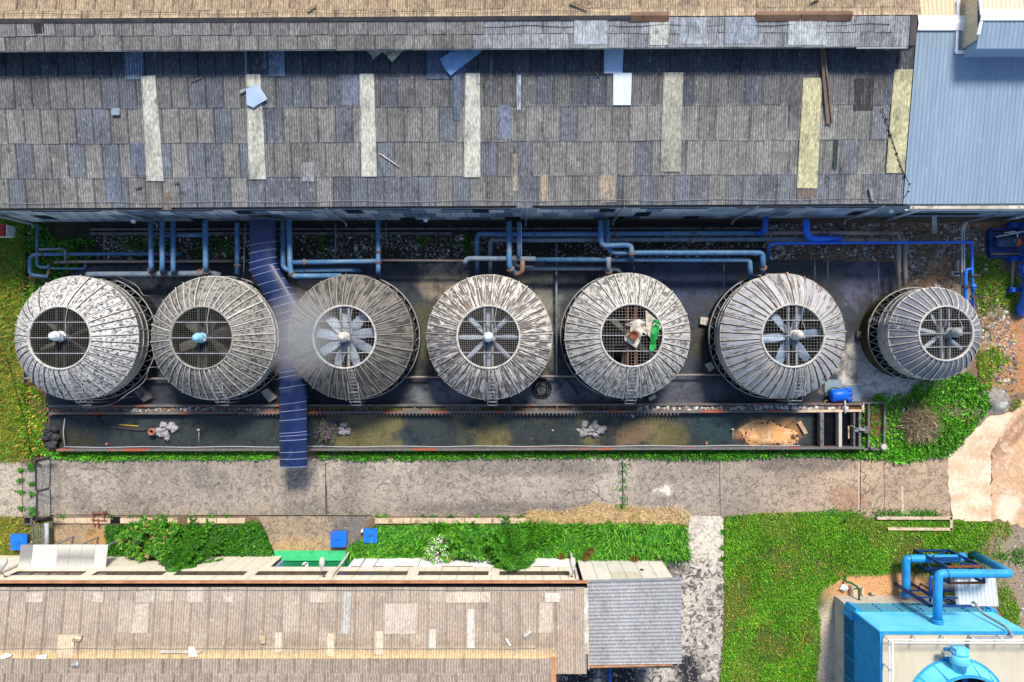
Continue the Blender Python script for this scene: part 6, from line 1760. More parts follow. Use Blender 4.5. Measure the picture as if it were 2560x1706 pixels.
# ---------------------------------------------------------------- right edge pump and main
t = thing('pump_set', 'slate electric pump with an orange coupling inside a navy-kerbed bay at the right edge', 'pump', tuple(Q('B3', 1745, 310, 0)))
mb = MB()
x0, y1, _ = Q('B3', 1620, 215, .35); x1, y0, _ = Q('B3', 1900, 412, .35)
for a, b in [((x0, y0), (x0, y1)), ((x0, y1), (x1, y1)), ((x0, y0), (x1, y0))]: mb.bar((*a, .18), (*b, .18), .17, .36)
build('bund', mb, 'frame_navy', t)
mb = MB(); mb.box((x0 + .15, y0 + .15, .01), (x1, y1 - .15, .08)); build('bay_floor', mb, 'concrete_cream', t)
p = Q('B3', 1728, 305, .55); X = Vector((1, 0, 0))
mb = MB(); mb.box((p.x - .95, p.y - .65, .08), (p.x + 1.3, p.y + .65, .22)); build('skid', mb, 'frame_navy', t)
mb = MB(); mb.tube([p - X * .62, p - X * .55, p - X * .45, p + X * .5, p + X * .55], [.2, .3, .34, .34, .26], 18); mb.bar(p + Vector((.15, 0, .3)), p + Vector((.4, 0, .3)), .24, .18)
for i in range(7):
    a = -1.2 + i * .4; mb.bar(p + Vector((-.4, .36 * math.sin(a), .36 * math.cos(a))), p + Vector((.45, .36 * math.sin(a), .36 * math.cos(a))), .02, .05)
build('motor', mb, 'motor_slate', t)
mb = MB(); mb.tube([p + X * .55, p + X * .57, p + X * .9, p + X * 1.0, p + X * 1.1], [.2, .3, .3, .2, .12], 16); build('coupling', mb, 'orange_paint', t)
mb = MB(); mb.tube(fillet([p + Vector((-.3, .55, .25)), p + Vector((.35, .62, .35)), p + Vector((.5, .45, .35)), p + Vector((.5, .25, .3))], .15), .035, 7); build('cable', mb, 'white_paint', t)
mb = MB(); mb.tube([Q('B3', 1655, 268, 1.0), Q('B3', 1890, 222, 1.2)], .06, 8); tag(build('conduit', mb, 'pale_metal'), 'pale conduit slanting over the pump bay', 'pipe')
t = pipe('big deep blue main with flanges running down the right edge of the photo', [('B3', 1902, 120, 1.0), ('B3', 1902, 640, 1.0), ('B3', 1890, 720, 1.0), ('B3', 1850, 790, .4), ('B3', 1836, 808, -.2)], .42, 'pipe_royal', (), bend=.8)
for y in (232, 380, 400, 480, 560, 615):
    p = Q('B3', 1902, y, 1.0); mb = MB(); mb.tube([p + Vector((0, .05, 0)), p + Vector((0, -.05, 0))], .58, 18); build('flange', mb, 'pipe_deep', t)
mb = MB(); p = Q('B3', 1885, 505, 1.0); mb.tube([p + Vector((.2, 0, 0)), p + Vector((-.45, .0, 0)), p + Vector((-.5, 0, 0))], [.3, .3, .2], 14); mb.tube([p + Vector((-.5, .35, .0)), p + Vector((-.5, -.35, 0))], .06, 8); build('valve', mb, 'pipe_deep', t)
for y in (184, 426, 653):
    p = Q('B3', 1805, y, .5); mb = MB(); mb.bar(p + Vector((-.35, 0, 0)), p + Vector((.9, 0, .1)), .3, .2); mb.box((p.x - .4, p.y - .2, 0), (p.x - .3, p.y + .2, .5)); build('bracket', mb, 'pipe_deep', t)
mb = MB(); a, b = Q('B3', 1780, 440, .1), Q('B3', 1768, 635, .1); mb.bar(a, b, .1, .12); tag(build('kerb', mb, 'concrete_pale'), 'thin pale kerb left of the big blue main', 'kerb')
# red and white box at the left edge
t = thing('hydrant_box', 'red topped box with white sides at the left edge under the shed corner', 'box', tuple(Q('B0', 0, 225, 0)))
x0, y1, _ = Q('B0', -90, 180, 1.0); x1, y0, _ = Q('B0', 45, 262, 1.0)
mb = MB(); mb.box((x0, y0, 0), (x1, y1, .95)); build('cabinet', mb, 'white_paint', t)
mb = MB(); mb.hexa([(x0 - .05, y0 - .03, .955), (x1 - .05, y0 - .03, .955), (x1 - .05, y1 + .03, .955), (x0 - .05, y1 + .03, .955)], [(x0, y0 + .05, 1.06), (x1 - .1, y0 + .05, 1.06), (x1 - .1, y1 - .05, 1.06), (x0, y1 - .05, 1.06)]); build('lid', mb, 'red_paint', t)
# drain cut at the far left
sheet('ditch', [(61, 560), (70, 560), (72, 760), (66, 900), (72, 1000), (76, 1130), (66, 1130), (60, 1000), (57, 900), (60, 760)], .03, .2, const(S(24, 24, 20), .4), 'soil', jit=.05, kind='structure')
mb = MB(); mb.tube([P(x, y, .4) for x, y in [(12, 885), (30, 940), (48, 1010), (66, 1070), (75, 1130)]], .02, 5); tag(build('cable', mb, 'hose_black'), 'thin black cable sagging over the yellow grass on the left', 'cable')

# ---------------------------------------------------------------- road gate, drain, lids
def gate_leaf(label, pts, parent=None):
    z = 1.3
    t = thing('gate_leaf', label, 'gate', tuple(P(*pts[0], 0)))
    tl, tr, br, bl = [P(px, py, zz_) for (px, py), zz_ in zip(pts, (.15, 1.35, 1.35, .15))]
    m = [tl.lerp(tr, .5), tr, br, bl, tl, tr]
    mb = MB(); mb.tube(fillet(m[:1] + [tr, br, bl, tl] + m[:1], .28), .04, 7); build('frame', mb, 'black_metal', t)
    mb = MB()
    n = 18
    for i in range(1, n): mb.tube([tl.lerp(bl, i / n), tr.lerp(br, i / n)], .009, 4)
    for f in (.25, .5, .75): mb.tube([tl.lerp(tr, f), bl.lerp(br, f)], .013, 4)
    build('mesh', mb, 'grey_metal', t)
gate_leaf('upper leaf of the leaning wire mesh gate at the left end of the road', [(88, 1155), (126, 1146), (125, 1220), (89, 1229)])
gate_leaf('lower leaf of the leaning wire mesh gate at the left end of the road', [(91, 1231), (126, 1222), (127, 1291), (91, 1300)])
for px, lab in ((88, 'upper'), (92, 'lower')):
    y = 1150 if px == 88 else 1298
    mb = MB(); mb.bar(P(px, y + 2, .7), P(px + 42, y - 9, .9), .08, .08); mb.bar(P(px - 5, y + 6, .5), P(px + 36, y - 5, .7), .06, .06); mb.tube([P(px, y + 2, 0), P(px, y + 2, 1.2)], .06, 7)
    tag(build('gate_rail', mb, 'black_metal'), 'dark double bar at the %s end of the road gate' % lab, 'bar')
mb = MB()
for (x0, y0, x1, y1) in [(58, 1292, 82, 1295), (58, 1311, 86, 1313.5), (58, 1292, 60, 1313), (76, 1293, 79, 1312)]:
    a, b = P(x0, y0, .2), P(x1, y1, .2); mb.box((a.x, b.y, 0), (b.x, a.y, .2))
tag(build('drain_box', mb, 'concrete_weathered'), 'open concrete drain box below the left end of the gate', 'drain')
sheet('drain_floor', [(60, 1294), (132, 1294), (132, 1302), (60, 1311)], .02, .3, const(S(20, 21, 20), .3), 'soil', kind='structure')
p0, p1 = P(116, 1308, .7), P(117, 1372, .9)
mb = MB(); mb.tube([p0, p1], .14, 12); tag(build('round_rail', mb, 'pale_metal'), 'thick pale round rail running from the gate to the white lean-to', 'rail')
t = thing('mesh_fence', 'sagging wire mesh fence beside the thick pale rail', 'fence', tuple(P(100, 1345, 0)))
mb = MB()
for i in range(14):
    mb.tube([P(78 + i * .4, 1312 + i * 5, .2), P(112, 1312 + i * 4.6, 1.1)], .012, 4)
for i in range(6): mb.tube([P(80 + i * 6, 1314, .3 + .13 * i), P(84 + i * 5.4, 1376, .3 + .13 * i)], .012, 4)
build('wire_mesh', mb, 'grey_metal', t)
mb = MB(); mb.tube([P(128, 1306, .2), P(129, 1364, .2)], .03, 6); build('post', mb, 'grey_metal', t)
rr = random.Random(8)
segs = [(134, 228), (229, 276), (300, 388), (398, 443), (468, 540), (542, 612)]
for i, (a, b) in enumerate(segs + [(938, 1026), (1028, 1087), (1088, 1160), (1162, 1230), (1232, 1318)]):
    p, r_ = P(a, 1296, .12), P(b, 1309, .12)
    mb = MB(); mb.box((p.x, r_.y, 0), (r_.x, p.y, .12 + rr.uniform(-.02, .03)))
    tag(build('kerb_slab', mb, 'concrete_cream'), 'cream concrete drain slab along the lower edge of the road, %s' % ('left of the driveway' if i < 6 else 'right of the driveway'), 'drain slab', 'drain slabs left of the driveway' if i < 6 else 'drain slabs right of the driveway')
for px, lab in ((288, 'dark drain grate between cream slabs near the rusty rebar'), (1127, 'dark drain grate between cream slabs right of the driveway')):
    p = P(px, 1301, .08); mb = MB()
    for i in range(9): mb.bar((p.x - .28 + i * .07, p.y - .17, .08), (p.x - .28 + i * .07, p.y + .17, .08), .03, .05)
    mb.box((p.x - .32, p.y - .2, .0), (p.x + .32, p.y + .2, .05))
    tag(build('drain_grate', mb, 'dark_void'), lab, 'grate')
mb = MB()
for a, b in [((232, 1278), (236, 1316)), ((258, 1278), (262, 1304)), ((228, 1285), (270, 1283)), ((229, 1300), (268, 1303)), ((245, 1298), (247, 1320)), ((256, 1290), (266, 1276))]:
    mb.bar(P(*a, .2), P(*b, .15), .07, .05)
tag(build('scrap_rebar', mb, 'rust'), 'rusty scrap frame lying across the cream drain slabs', 'scrap')
def lid(label, pts, mt, z=.35):
    t = thing('tank_lid', label, 'lid', tuple(P(*pts[0], 0)), 'blue square lids')
    pw = [tuple(P(*p, z))[:2] for p in pts]
    cx_, cy_ = sum(p[0] for p in pw) / 4, sum(p[1] for p in pw) / 4
    mb = MB(); mb.prism(pw, z - .06, z); build('cover', mb, mt, t)
    mb = MB(); mb.prism([(cx_ + (x - cx_) * .92, cy_ + (y - cy_) * .92) for x, y in pw], 0, z - .061); build('upstand', mb, 'concrete_weathered', t)
    mb = MB(); mb.tube(fillet([(cx_ - .08, cy_, z), (cx_ - .08, cy_, z + .05), (cx_ + .08, cy_, z + .05), (cx_ + .08, cy_, z)], .02), .012, 6); build('handle', mb, 'black_metal', t)
lid('blue square lid on the yellow grass left of the white lean-to', rect('C0', 97, 1308, 248, 1456), 'lid_blue', .5)
lid('blue square lid with rusty patches on the driveway', poly('C1', (685, 1278), (832, 1280), (830, 1428), (683, 1430)), 'lid_rust', .45)
lid('blue square lid half sunk in the tall grass right of the driveway', poly('C1', (985, 1258), (1112, 1258), (1115, 1388), (987, 1388)), 'lid_blue', .5)
p = Q('C1', 978, 1275, .3); mb = rock_mb(tuple(p), .13, 5); tag(build('rock', mb, 'white_paint'), 'small white stone at the corner of the sunken blue lid', 'rock')
# white porcelain fixture on the green porch
c = Q('D1', 467, 476, .34)
t = thing('wash_basin', 'small round white fixture standing on the green porch floor', 'basin', tuple(c))
mb = MB(); mb.smooth = True; mb.lathe([(.1, 0), (.14, .2), (.21, .34), (.2, .38), (.12, .30), (.001, .27)], tuple(c), 18); build('bowl', mb, 'porcelain', t)
mb = MB(); mb.bar(c + Vector((-.18, -.03, .37)), c + Vector((0, .02, .37)), .08, .05); mb.bar(c + Vector((.02, .12, .37)), c + Vector((.12, .15, .37)), .07, .05); build('tap', mb, 'black_metal', t)

# ---------------------------------------------------------------- small green pipe, drain trough, heaps on the right
mb = MB(); mb.tube(fillet([Q('D3', 712, 590, .1), Q('D3', 712, 645, .3), Q('D3', 760, 650, .5), Q('D3', 835, 700, .9), Q('D3', 838, 810, .9), Q('D3', 838, 815, .5)], .15), .07, 8)
tag(build('green_pipe', mb, 'green_pipe'), 'green bent pipe beside the concrete chamber left of the blue unit', 'pipe')
mb = MB(); mb.tube(fillet([Q('D3', 707, 105, .0), Q('D3', 707, 70, .5), Q('D3', 700, 64, .6)], .08), .05, 8); tag(build('green_pipe', mb, 'green_pipe'), 'short green standpipe at the upper edge of the lawn', 'pipe')
mb = MB(); x0, y1, _ = Q('D3', 775, 690, .3); x1, y0, _ = Q('D3', 872, 785, .3)
for a, b in [((x0, y0), (x0, y1)), ((x1, y0), (x1, y1)), ((x0, y0), (x1, y0)), ((x0, y1), (x1, y1))]: mb.bar((*a, .15), (*b, .15), .14, .3)
mb.box((x0, y0, .02), (x1, y1, .06)); tag(build('chamber', mb, 'concrete_cream'), 'small square concrete chamber beside the green bent pipe', 'chamber')
p = Q('D3', 690, 690, .0); mb = MB(); mb.tube([p, p + Vector((0, 0, .25))], .22, 14); mb.bar(p + Vector((-.35, 0, .3)), p + Vector((.2, .02, .3)), .06, .06); tag(build('valve_cap', mb, 'porcelain'), 'white round valve cap on the bare earth left of the chamber', 'valve')
p = Q('D3', 958, 745, .12); mb = rock_mb(tuple(p), .2, 31, .6); tag(build('plastic_can', mb, 'plank'), 'crumpled yellowish can on the bare earth', 'can')
mb = MB()
for a, b in [((1000, 1160), (1690, 1160)), ((1100, 1258), (1690, 1262)), ((1680, 1150), (1680, 1270))]:
    p, r_ = Q('C3', *a, .15), Q('C3', *b, .15); mb.bar((p.x, p.y, .1), (r_.x, r_.y, .1), .17, .24)
tag(build('drain_trough', mb, 'concrete_cream'), 'cream concrete drain trough open at the upper edge of the lawn', 'drain')
sheet('drain_floor', [q('C3', 1150, 1175), q('C3', 1670, 1175), q('C3', 1670, 1250), q('C3', 1150, 1250)], .02, .2, const(S(120, 108, 94), .6, 1.5, 120), 'road_concrete', kind='structure')
def mound_z(x, y):
    X, Y = px_of(x, y)
    d = np.sqrt(((X - 2490) / 38) ** 2 + ((Y - 1003) / 32) ** 2) + (fbm(x, y, .8, 3, 121) - .5) * .25
    return .32 * (1 - sstep(.15, 1.0, d)) + .04 * fbm(x, y, 4, 3, 122) - .02
o = sheet('concrete_mound', [(2453 + 0, 1003), (2462, 978), (2486, 968), (2512, 976), (2528, 1000), (2522, 1026), (2498, 1037), (2470, 1032)], .02, .1, lambda x, y: mix3(const(S(142, 136, 128), .5, 1.2, 123)(x, y), S(206, 200, 190), blob(*px_of(x, y), 2500, 1012, 20, 12, seed=124)), 'road_concrete', jit=.06, zfn=mound_z, seed=10)
tag(o, 'round heap of hardened grey concrete on the weeds near the dirt track', 'mound')
c = P(2293, 1060, 0)
rg = np.random.default_rng(9); n = 2600
x = c.x + rg.normal(0, .42, n); y = c.y + rg.normal(0, .42, n)
V1, F1, T1 = leaves(x, y, .1 + rg.random(n) * .5, .65, .035, (-.4, .5), [S(132, 110, 84), S(98, 78, 56), S(160, 142, 112), S(74, 60, 44), S(116, 112, 70)], 10)
tag(npmesh('brush_pile', V1, F1, T1, 'leaf', loc=tuple(c)), 'heap of dry brown cut branches in the bright weeds', 'brush pile')
p = Q('C3', 1238, 188, .1); mb = MB(); mb.tube([p, p + Vector((.05, .2, .03)), p + Vector((.08, .3, .05))], [.08, .08, .03], 10); tag(build('bottle', mb, 'film_pale'), 'clear plastic bottle in the weeds beside the brush pile', 'bottle')
p = Q('C3', 1110, 78, .05); mb = rock_mb(tuple(p), .09, 33); tag(build('litter', mb, 'light_blue_paint'), 'pale turquoise scrap of litter at the corner of the soil frame', 'litter')

# ---------------------------------------------------------------- blue square cooling unit
u = thing('square_cooling_unit', 'big bright blue square cooling unit with louvred base in the bottom right corner', 'cooling unit', tuple(P(2330, 1640, 0)))
bx0, by1 = 21.12, -16.66
bx1, by0 = 29.85, -26.0
mb = MB()
tw = .42
mb.box((bx0, by0, 0), (bx0 + tw, by1, 1.25)); mb.box((bx0 + tw, by1 - tw, 0), (bx1, by1, 1.25)); mb.box((bx0 + tw, by0, 0), (bx1, by1 - tw, .25))
build('basin', mb, 'concrete_pale', u)
ux0, uy1 = bx0 + .10, by1 - .10        # louvre line
tx0, ty1, ux1 = bx0 + .05, by1 - .11, 29.75
zl, zt = 2.5, 5.6
for z in (1.38, 1.72, 2.06, 2.40):
    mb = MB()
    mb.bar((ux0, by0, z), (ux0, uy1 + .08, z), .20, .04, (-.45, 0, .8)); mb.bar((ux0 + .1, uy1, z), (ux1, uy1, z), .20, .04, (0, .45, .8))
    build('louvre', mb, 'unit_teal', u)
mb = MB()
mb.box((ux0 + .1, by0, 1.26), (ux1 - .1, uy1 - .12, 2.5)); build('louvre_back', mb, 'frame_navy', u)
for i in range(7):
    mb = MB(); mb.bar((ux0 + .4 + i * 1.3, uy1 + .06, 1.25), (ux0 + .4 + i * 1.3, uy1 + .06, 2.5), .06, .07, (0, 1, 0)); build('louvre_post', mb, 'unit_side', u)
    mb = MB(); mb.bar((ux0 - .06, uy1 - .5 - i * 1.3, 1.25), (ux0 - .06, uy1 - .5 - i * 1.3, 2.5), .07, .06, (0, 1, 0)); build('louvre_post', mb, 'unit_side', u)
for x, s_ in ((ux0 + .05, -1), (ux1 - .05, 1)):
    mb = MB(); mb.hexa([(x - .28, uy1 - .5, 1.3), (x + .28, uy1 - .5, 1.3), (x + .28, uy1 + .13, 1.3), (x - .02 * s_, uy1 + .2, 1.3)], [(x - .28, uy1 - .5, 2.52), (x + .28, uy1 - .5, 2.52), (x + .28, uy1 + .13, 2.52), (x - .02 * s_, uy1 + .2, 2.52)])
    build('corner_cap', mb, 'unit_side', u)
V, Fc, T = corr((tx0, by0, zl), (tx0, ty1, zl), (tx0, by0, zt), (tx0, ty1, zt), .22, .02, (-1, 0, 0), (1, 1, 1), 1)
npmesh('side_wall', V, Fc, T, 'unit_side', parent=u)  # deeper blue than the front: the side's shade is in the colour
zz_ = [zl + (zt - zl) * k / 26 for k in range(27)]
V, Fc, T = corr((tx0, ty1, zl), (tx0, ty1, zt), (ux1, ty1, zl), (ux1, ty1, zt), .24, .008, (0, 1, 0), (1, 1, 1), 1)
npmesh('front_wall', V, Fc, T, 'unit_sky', parent=u)
mb = MB(); mb.bar((tx0 - .03, by0, zt + .02), (tx0 - .03, ty1 + .04, zt + .02), .14, .12); build('edge_trim', mb, 'unit_side', u)
mb = MB(); mb.bar((tx0 + .05, ty1 + .03, zt + .02), (ux1, ty1 + .03, zt + .02), .14, .12); build('edge_trim', mb, 'unit_side', u)
mb = MB(); mb.bar((tx0 - .04, ty1 + .04, zl), (tx0 - .04, ty1 + .04, zt), .10, .10, (0, 1, 0)); build('edge_trim', mb, 'unit_side', u)
mb = MB(); mb.box((tx0 + .04, by0, zt - .1), (ux1, ty1 - .04, zt + .03)); build('top_deck', mb, 'deck_beige', u)
zr = zt + 1.0
rx, ry = tx0 + .12, ty1 - .1
mb = MB()
for z in (zr, zr - .38):
    mb.tube([(rx, ry, z), (ux1, ry, z)], .045, 7); mb.tube([(rx, ry, z), (rx, by0, z)], .045, 7)
for i in range(6): mb.tube([(rx + i * 1.62, ry, zt), (rx + i * 1.62, ry, zr)], .045, 7)
for i in range(1, 6): mb.tube([(rx, ry - i * 1.62, zt), (rx, ry - i * 1.62, zr)], .045, 7)
build('guard_rail', mb, 'white_paint', u)
fcx, fcy = 25.45, -21.0
mb = MB(); mb.smooth = True
mb.lathe([(2.8, .03), (2.68, .35), (2.5, .7), (2.38, 1.0), (2.34, 1.2), (2.26, 1.22), (2.24, 1.0), (2.35, .2)], (fcx, fcy, zt), 72)
st = build('fan_stack', mb, 'unit_sky', u)
mb = MB()
for i in range(16):
    a = 2 * math.pi * i / 16 + .1
    for (r0, z0), (r1, z1) in (((2.8, .05), (2.5, .7)), ((2.5, .7), (2.35, 1.2))):
        mb.bar((fcx + r0 * math.cos(a), fcy + r0 * math.sin(a), zt + z0), (fcx + r1 * math.cos(a), fcy + r1 * math.sin(a), zt + z1), .05, .06, (math.cos(a), math.sin(a), .4))
mb.lathe([(2.8, .02), (2.9, .04), (2.9, .09), (2.78, .1)], (fcx, fcy, zt), 72); mb.lathe([(2.33, 1.16), (2.42, 1.17), (2.42, 1.22), (2.3, 1.23)], (fcx, fcy, zt), 72)
build('stack_rib', mb, 'pipe_sky', st)
mb = MB(); mb.disc((fcx, fcy, zt + .1), 2.3, 48); build('fan_pit', mb, 'dark_void', u)
for i in range(6):
    a = i * math.pi / 3 + .4
    mb = MB(); mb.bar((fcx + .2 * math.cos(a), fcy + .2 * math.sin(a), zt + .5), (fcx + 2.1 * math.cos(a), fcy + 2.1 * math.sin(a), zt + .5), .42, .04, (.3, .1, 1)); build('fan_blade', mb, 'frame_navy', u)
for d in (.35, -.35):
    mb = MB(); mb.bar((fcx - 2.2, fcy + d, zt + .8), (fcx + 2.2, fcy + d, zt + .8), .12, .14); build('fan_beam', mb, 'unit_side', u)
mx, mz = (2401 - CX) / F * 38.6, zt + .72
Yv = lambda y: (CY - (1280 + y * .271993)) / F * 38.6
mb = MB(); mb.tube([(mx, Yv(1312), mz), (mx, Yv(1318), mz), (mx, Yv(1385), mz), (mx, Yv(1400), mz), (mx, Yv(1402), mz), (mx, Yv(1470), mz - .05)], [.34, .5, .5, .46, .38, .36], 20)
mb.box((mx - .36, Yv(1312), mz - .3), (mx + .36, Yv(1250), mz + .3)); mb.tube([(mx, Yv(1280), mz), (mx, Yv(1316), mz)], .44, 18)
fm = build('fan_motor', mb, 'unit_sky', u)
mb = MB(); mb.box((mx - .9, Yv(1330), mz - .2), (mx - .5, Yv(1300), mz + .1)); build('terminal_box', mb, 'grey_metal', fm)
mb = MB(); mb.box((mx - .45, Yv(1400), zt + .03), (mx + .45, Yv(1300), mz - .4)); build('motor_plinth', mb, 'unit_side', fm)
def D3(x, y, z): return Q('D3', x, y, z)
mb = MB(); mb.tube(fillet([D3(1880, 835, 2.6), D3(1902, 832, 2.9), D3(1950, 920, 3.3), D3(2190, 1060, 5.3), D3(2242, 1130, zt + .3), D3(2235, 1156, zt + .25), D3(1860, 1158, zt + .2), D3(1838, 1180, zt + .15), D3(1838, 1300, zt + .1)], .3), .075, 8); build('cable_pipe', mb, 'grey_metal', u)
def skypipe(label, pts, r_, bend=.75):
    path = fillet([D3(*p) for p in pts], bend, 8)
    t = thing('riser_pipe', label, 'pipe', tuple(path[-1]))
    mb = MB(); mb.tube(path, r_, 20); build('tube', mb, 'pipe_sky', t)
    p = path[0]; d = (path[1] - path[0]).normalized()
    mb = MB(); mb.tube([p + d * .02, p + d * .08], r_ * 1.4, 20); build('flange', mb, 'pipe_sky', t)
    mb = MB(); mb.tube([p + d * .14, p + d * .20], r_ * 1.4, 20); build('flange', mb, 'pipe_sky', t)
    for k in (len(path) // 2,):
        p = path[k]; mb = MB(); mb.tube([path[k] - (path[k] - path[k - 1]).normalized() * .02, path[k] + (path[k] - path[k - 1]).normalized() * .03], r_ * 1.04, 20); build('weld_seam', mb, 'frame_navy', t)
    return t
skypipe('sky blue pipe leaving the unit wall, turning right and dropping near the gravel', [(1558, 1020, 4.2), (1560, 640, 4.2), (1570, 572, 4.2), (1640, 566, 4.2), (2150, 568, 4.2), (2225, 566, 4.2), (1890, 392, .3)], .25, .62)
skypipe('sky blue pipe rising from the basin edge and turning right under the navy frame', [(1270, 775, .8), (1268, 600, .9), (1268, 435, 1.2), (1330, 430, 1.2), (1740, 430, 1.2), (1800, 405, 1.0)], .25, .62)
t = thing('pipe_rack', 'navy steel post frame with braces holding up the sky blue pipes', 'pipe frame', tuple(D3(1500, 500, 0)))
def post(x, y, z, z0=0, w=.14):
    a = D3(x, y, 0); mb = MB(); mb.bar((a.x, a.y, z0), (a.x, a.y, z), w, w, (0, 1, 0)); build('post', mb, 'frame_navy', t); return Vector((a.x, a.y, z))
A, B = post(1345, 350, 3.35), post(1640, 345, 3.35)
C_, D_ = post(1165, 660, 3.8, w=.17), post(1310, 655, 2.6)
E_, G_ = post(1370, 490, 3.35), post(1665, 486, 3.35)
def beam(a, b, w=.11, mt='frame_navy', nm='beam'):
    mb = MB(); mb.bar(a, b, w, w * 1.1); build(nm, mb, mt, t)
at_ = lambda v, z: Vector((v.x, v.y, z))
beam(A, B, .11, 'rust'); beam(E_, G_, .11, 'rust'); beam(A, E_); beam(B, G_)
for z in (.15, 1.7): beam(at_(A, z), at_(B, z), .09)
for z in (.6, 2.3): beam(at_(E_, z), at_(G_, z), .09)
beam(at_(A, 1.7), at_(B, 3.3), .07, nm='brace'); beam(at_(A, 1.65), at_(B, .2), .07, nm='brace'); beam(at_(E_, .6), at_(G_, 2.3), .07, nm='brace'); beam(at_(A, .2), at_(E_, 2.3), .07, nm='brace'); beam(at_(B, .2), at_(G_, 2.3), .07, nm='brace'); beam(at_(A, 3.3), at_(E_, 1.2), .07, nm='brace'); beam(at_(B, 3.3), at_(G_, 1.2), .07, nm='brace')
beam(C_, Vector((C_.x + 2.5, C_.y, C_.z)), .12); beam(at_(C_, 2.4), at_(D_, 2.5), .09); beam(at_(C_, 1.3), at_(D_, 1.3), .08); beam(D_, Vector((D_.x + 1.4, D_.y, D_.z)), .09)
F_ = post(1400, 660, 1.6, w=.09)
beam(F_, at_(D_, 1.6), .08)
pipe('slim royal blue pump line with valves under the big sky blue pipe', [('D3', 1530, 598, 1.4), ('D3', 1492, 600, 1.4), ('D3', 1490, 660, 1.4), ('D3', 1492, 840, 1.2)], .075, 'pipe_royal', (.7,), bend=.1)
pipe('thin blue branch line beside the white canister', [('D3', 1620, 690, .9), ('D3', 1622, 728, .9), ('D3', 1700, 735, .9)], .05, 'pipe_royal', bend=.1)
a, b = Q('D3', 1605, 665, .7), Q('D3', 1700, 690, .7)
t = thing('canister', 'white horizontal canister with a red cap under the ribbed white cover', 'canister', (a.x, a.y, .3))
d = (b - a).normalized(); mb = MB(); mb.tube([a - d * .1, a, b - d * .1, b], [.2, .34, .34, .26], 18); build('drum', mb, 'dirty_white', t)
mb = MB(); mb.tube([b - d * .06, b + d * .06], .16, 14); build('cap', mb, 'red_paint', t)
mb = MB(); mb.box((a.x, a.y - .25, .02), (b.x, b.y + .25, .42)); build('cradle', mb, 'frame_navy', t)
t = thing('rain_cover', 'small white ribbed cover sheet on posts beside the canister', 'cover', tuple(Q('D3', 1900, 740, 0)))
tl, tr, br, bl = Q('D3', 1708, 606, 2.1), Q('D3', 2090, 602, 2.1), Q('D3', 2120, 868, 2.1), Q('D3', 1730, 868, 2.1)
V, Fc, T = corr(bl, br, tl, tr, .24, .03, (0, 0, 1), S(206, 208, 210), .9, prof='rib'); npmesh('sheet', V, Fc, T, 'clad', parent=t)
for p in (tl, tr, br, bl):
    mb = MB(); c_ = (tl + tr + br + bl) / 4; p2 = p.lerp(c_, .1); mb.bar((p2.x, p2.y, 0), (p2.x, p2.y, 2.05), .07, .07, (0, 1, 0)); build('post', mb, 'frame_navy', t)
# ---------------------------------------------------------------- shrubs and trees
def rosette_shrub(name, label, heads, flower, cols, leafL, seed, cat='shrub', nl=14, trunk=(0, 0), fl=.35, flsize=.1):
    """branching shrub: every branch end carries a rosette of long leaves. heads: (px, py, z, spread)"""
    r = np.random.default_rng(seed)
    hs = [P(px, py, z) for px, py, z in heads]
    base = P(*trunk, 0)
    t = thing(name, label, cat, tuple(base))
    mb = MB()
    for h in hs:
        m = base.lerp(h, .5) + Vector((r.normal(0, .12), r.normal(0, .12), .15))
        mb.tube([base + Vector((r.normal(0, .05), r.normal(0, .05), 0)), base.lerp(m, .6), m, h], [.06, .05, .035, .02], 6)
    build('trunk', mb, 'bark', t)
    parts = []
    for h in hs:
        n = nl
        k = r.integers(1, 3)
        for _ in range(k):
            c = h + Vector((r.normal(0, .14), r.normal(0, .14), r.normal(0, .12)))
            az = r.uniform(0, 6.28) + np.arange(n) * 2.4
            parts.append(leaves(np.full(n, c.x), np.full(n, c.y), np.full(n, c.z), leafL, leafL * .36, (-.15, .75), cols, int(r.integers(1e6)), az=az, wide=.58, droop=.12))
    V, Fc, T = join(parts)
    npmesh('crown', V, Fc, T, 'leaf', parent=t)
    if flower:
        fp = []
        for h in hs:
            if r.random() < fl:
                m = int(r.integers(5, 12))
                x = h.x + r.normal(0, .1, m); y = h.y + r.normal(0, .1, m)
                fp.append(leaves(x, y, np.full(m, h.z + .12), flsize, flsize * .8, (.0, .9), flower, int(r.integers(1e6))))
        V, Fc, T = join(fp)
        npmesh('flowers', V, Fc, T, 'leaf', parent=t, kind='stuff')
    return t
r6 = np.random.default_rng(60)
def heads_in(poly_px, n, z0, z1, seed):
    x, y = scatter(poly_px, n, None, 0, seed)
    r = np.random.default_rng(seed)
    return [(*px_of(a, b), r.uniform(z0, z1)) for a, b in zip(x, y)]
FR = [S(52, 116, 18), S(74, 136, 28), S(38, 92, 14), S(104, 142, 38), S(46, 102, 20)]
rosette_shrub('flowering_shrub', 'loose leafy shrub with pink flowers beside the white lean-to', heads_in([(300, 1345), (335, 1312), (400, 1302), (435, 1318), (445, 1360), (425, 1392), (380, 1396), (330, 1394), (300, 1378)], 120, .6, 1.9, 61),
              [S(226, 120, 124), S(206, 90, 96), S(232, 160, 140)], FR, .34, 61, trunk=(385, 1350), fl=.3)
rosette_shrub('leafy_shrub', 'dark glossy shrub with bare crossing branches right of the white-flowered bush', heads_in([(1105, 1340), (1150, 1335), (1190, 1345), (1200, 1390), (1170, 1400), (1120, 1395)], 26, .8, 1.7, 62), [S(190, 110, 80)], [S(44, 104, 16), S(60, 122, 24), S(80, 140, 34)], .4, 62, trunk=(1150, 1370), fl=.08)
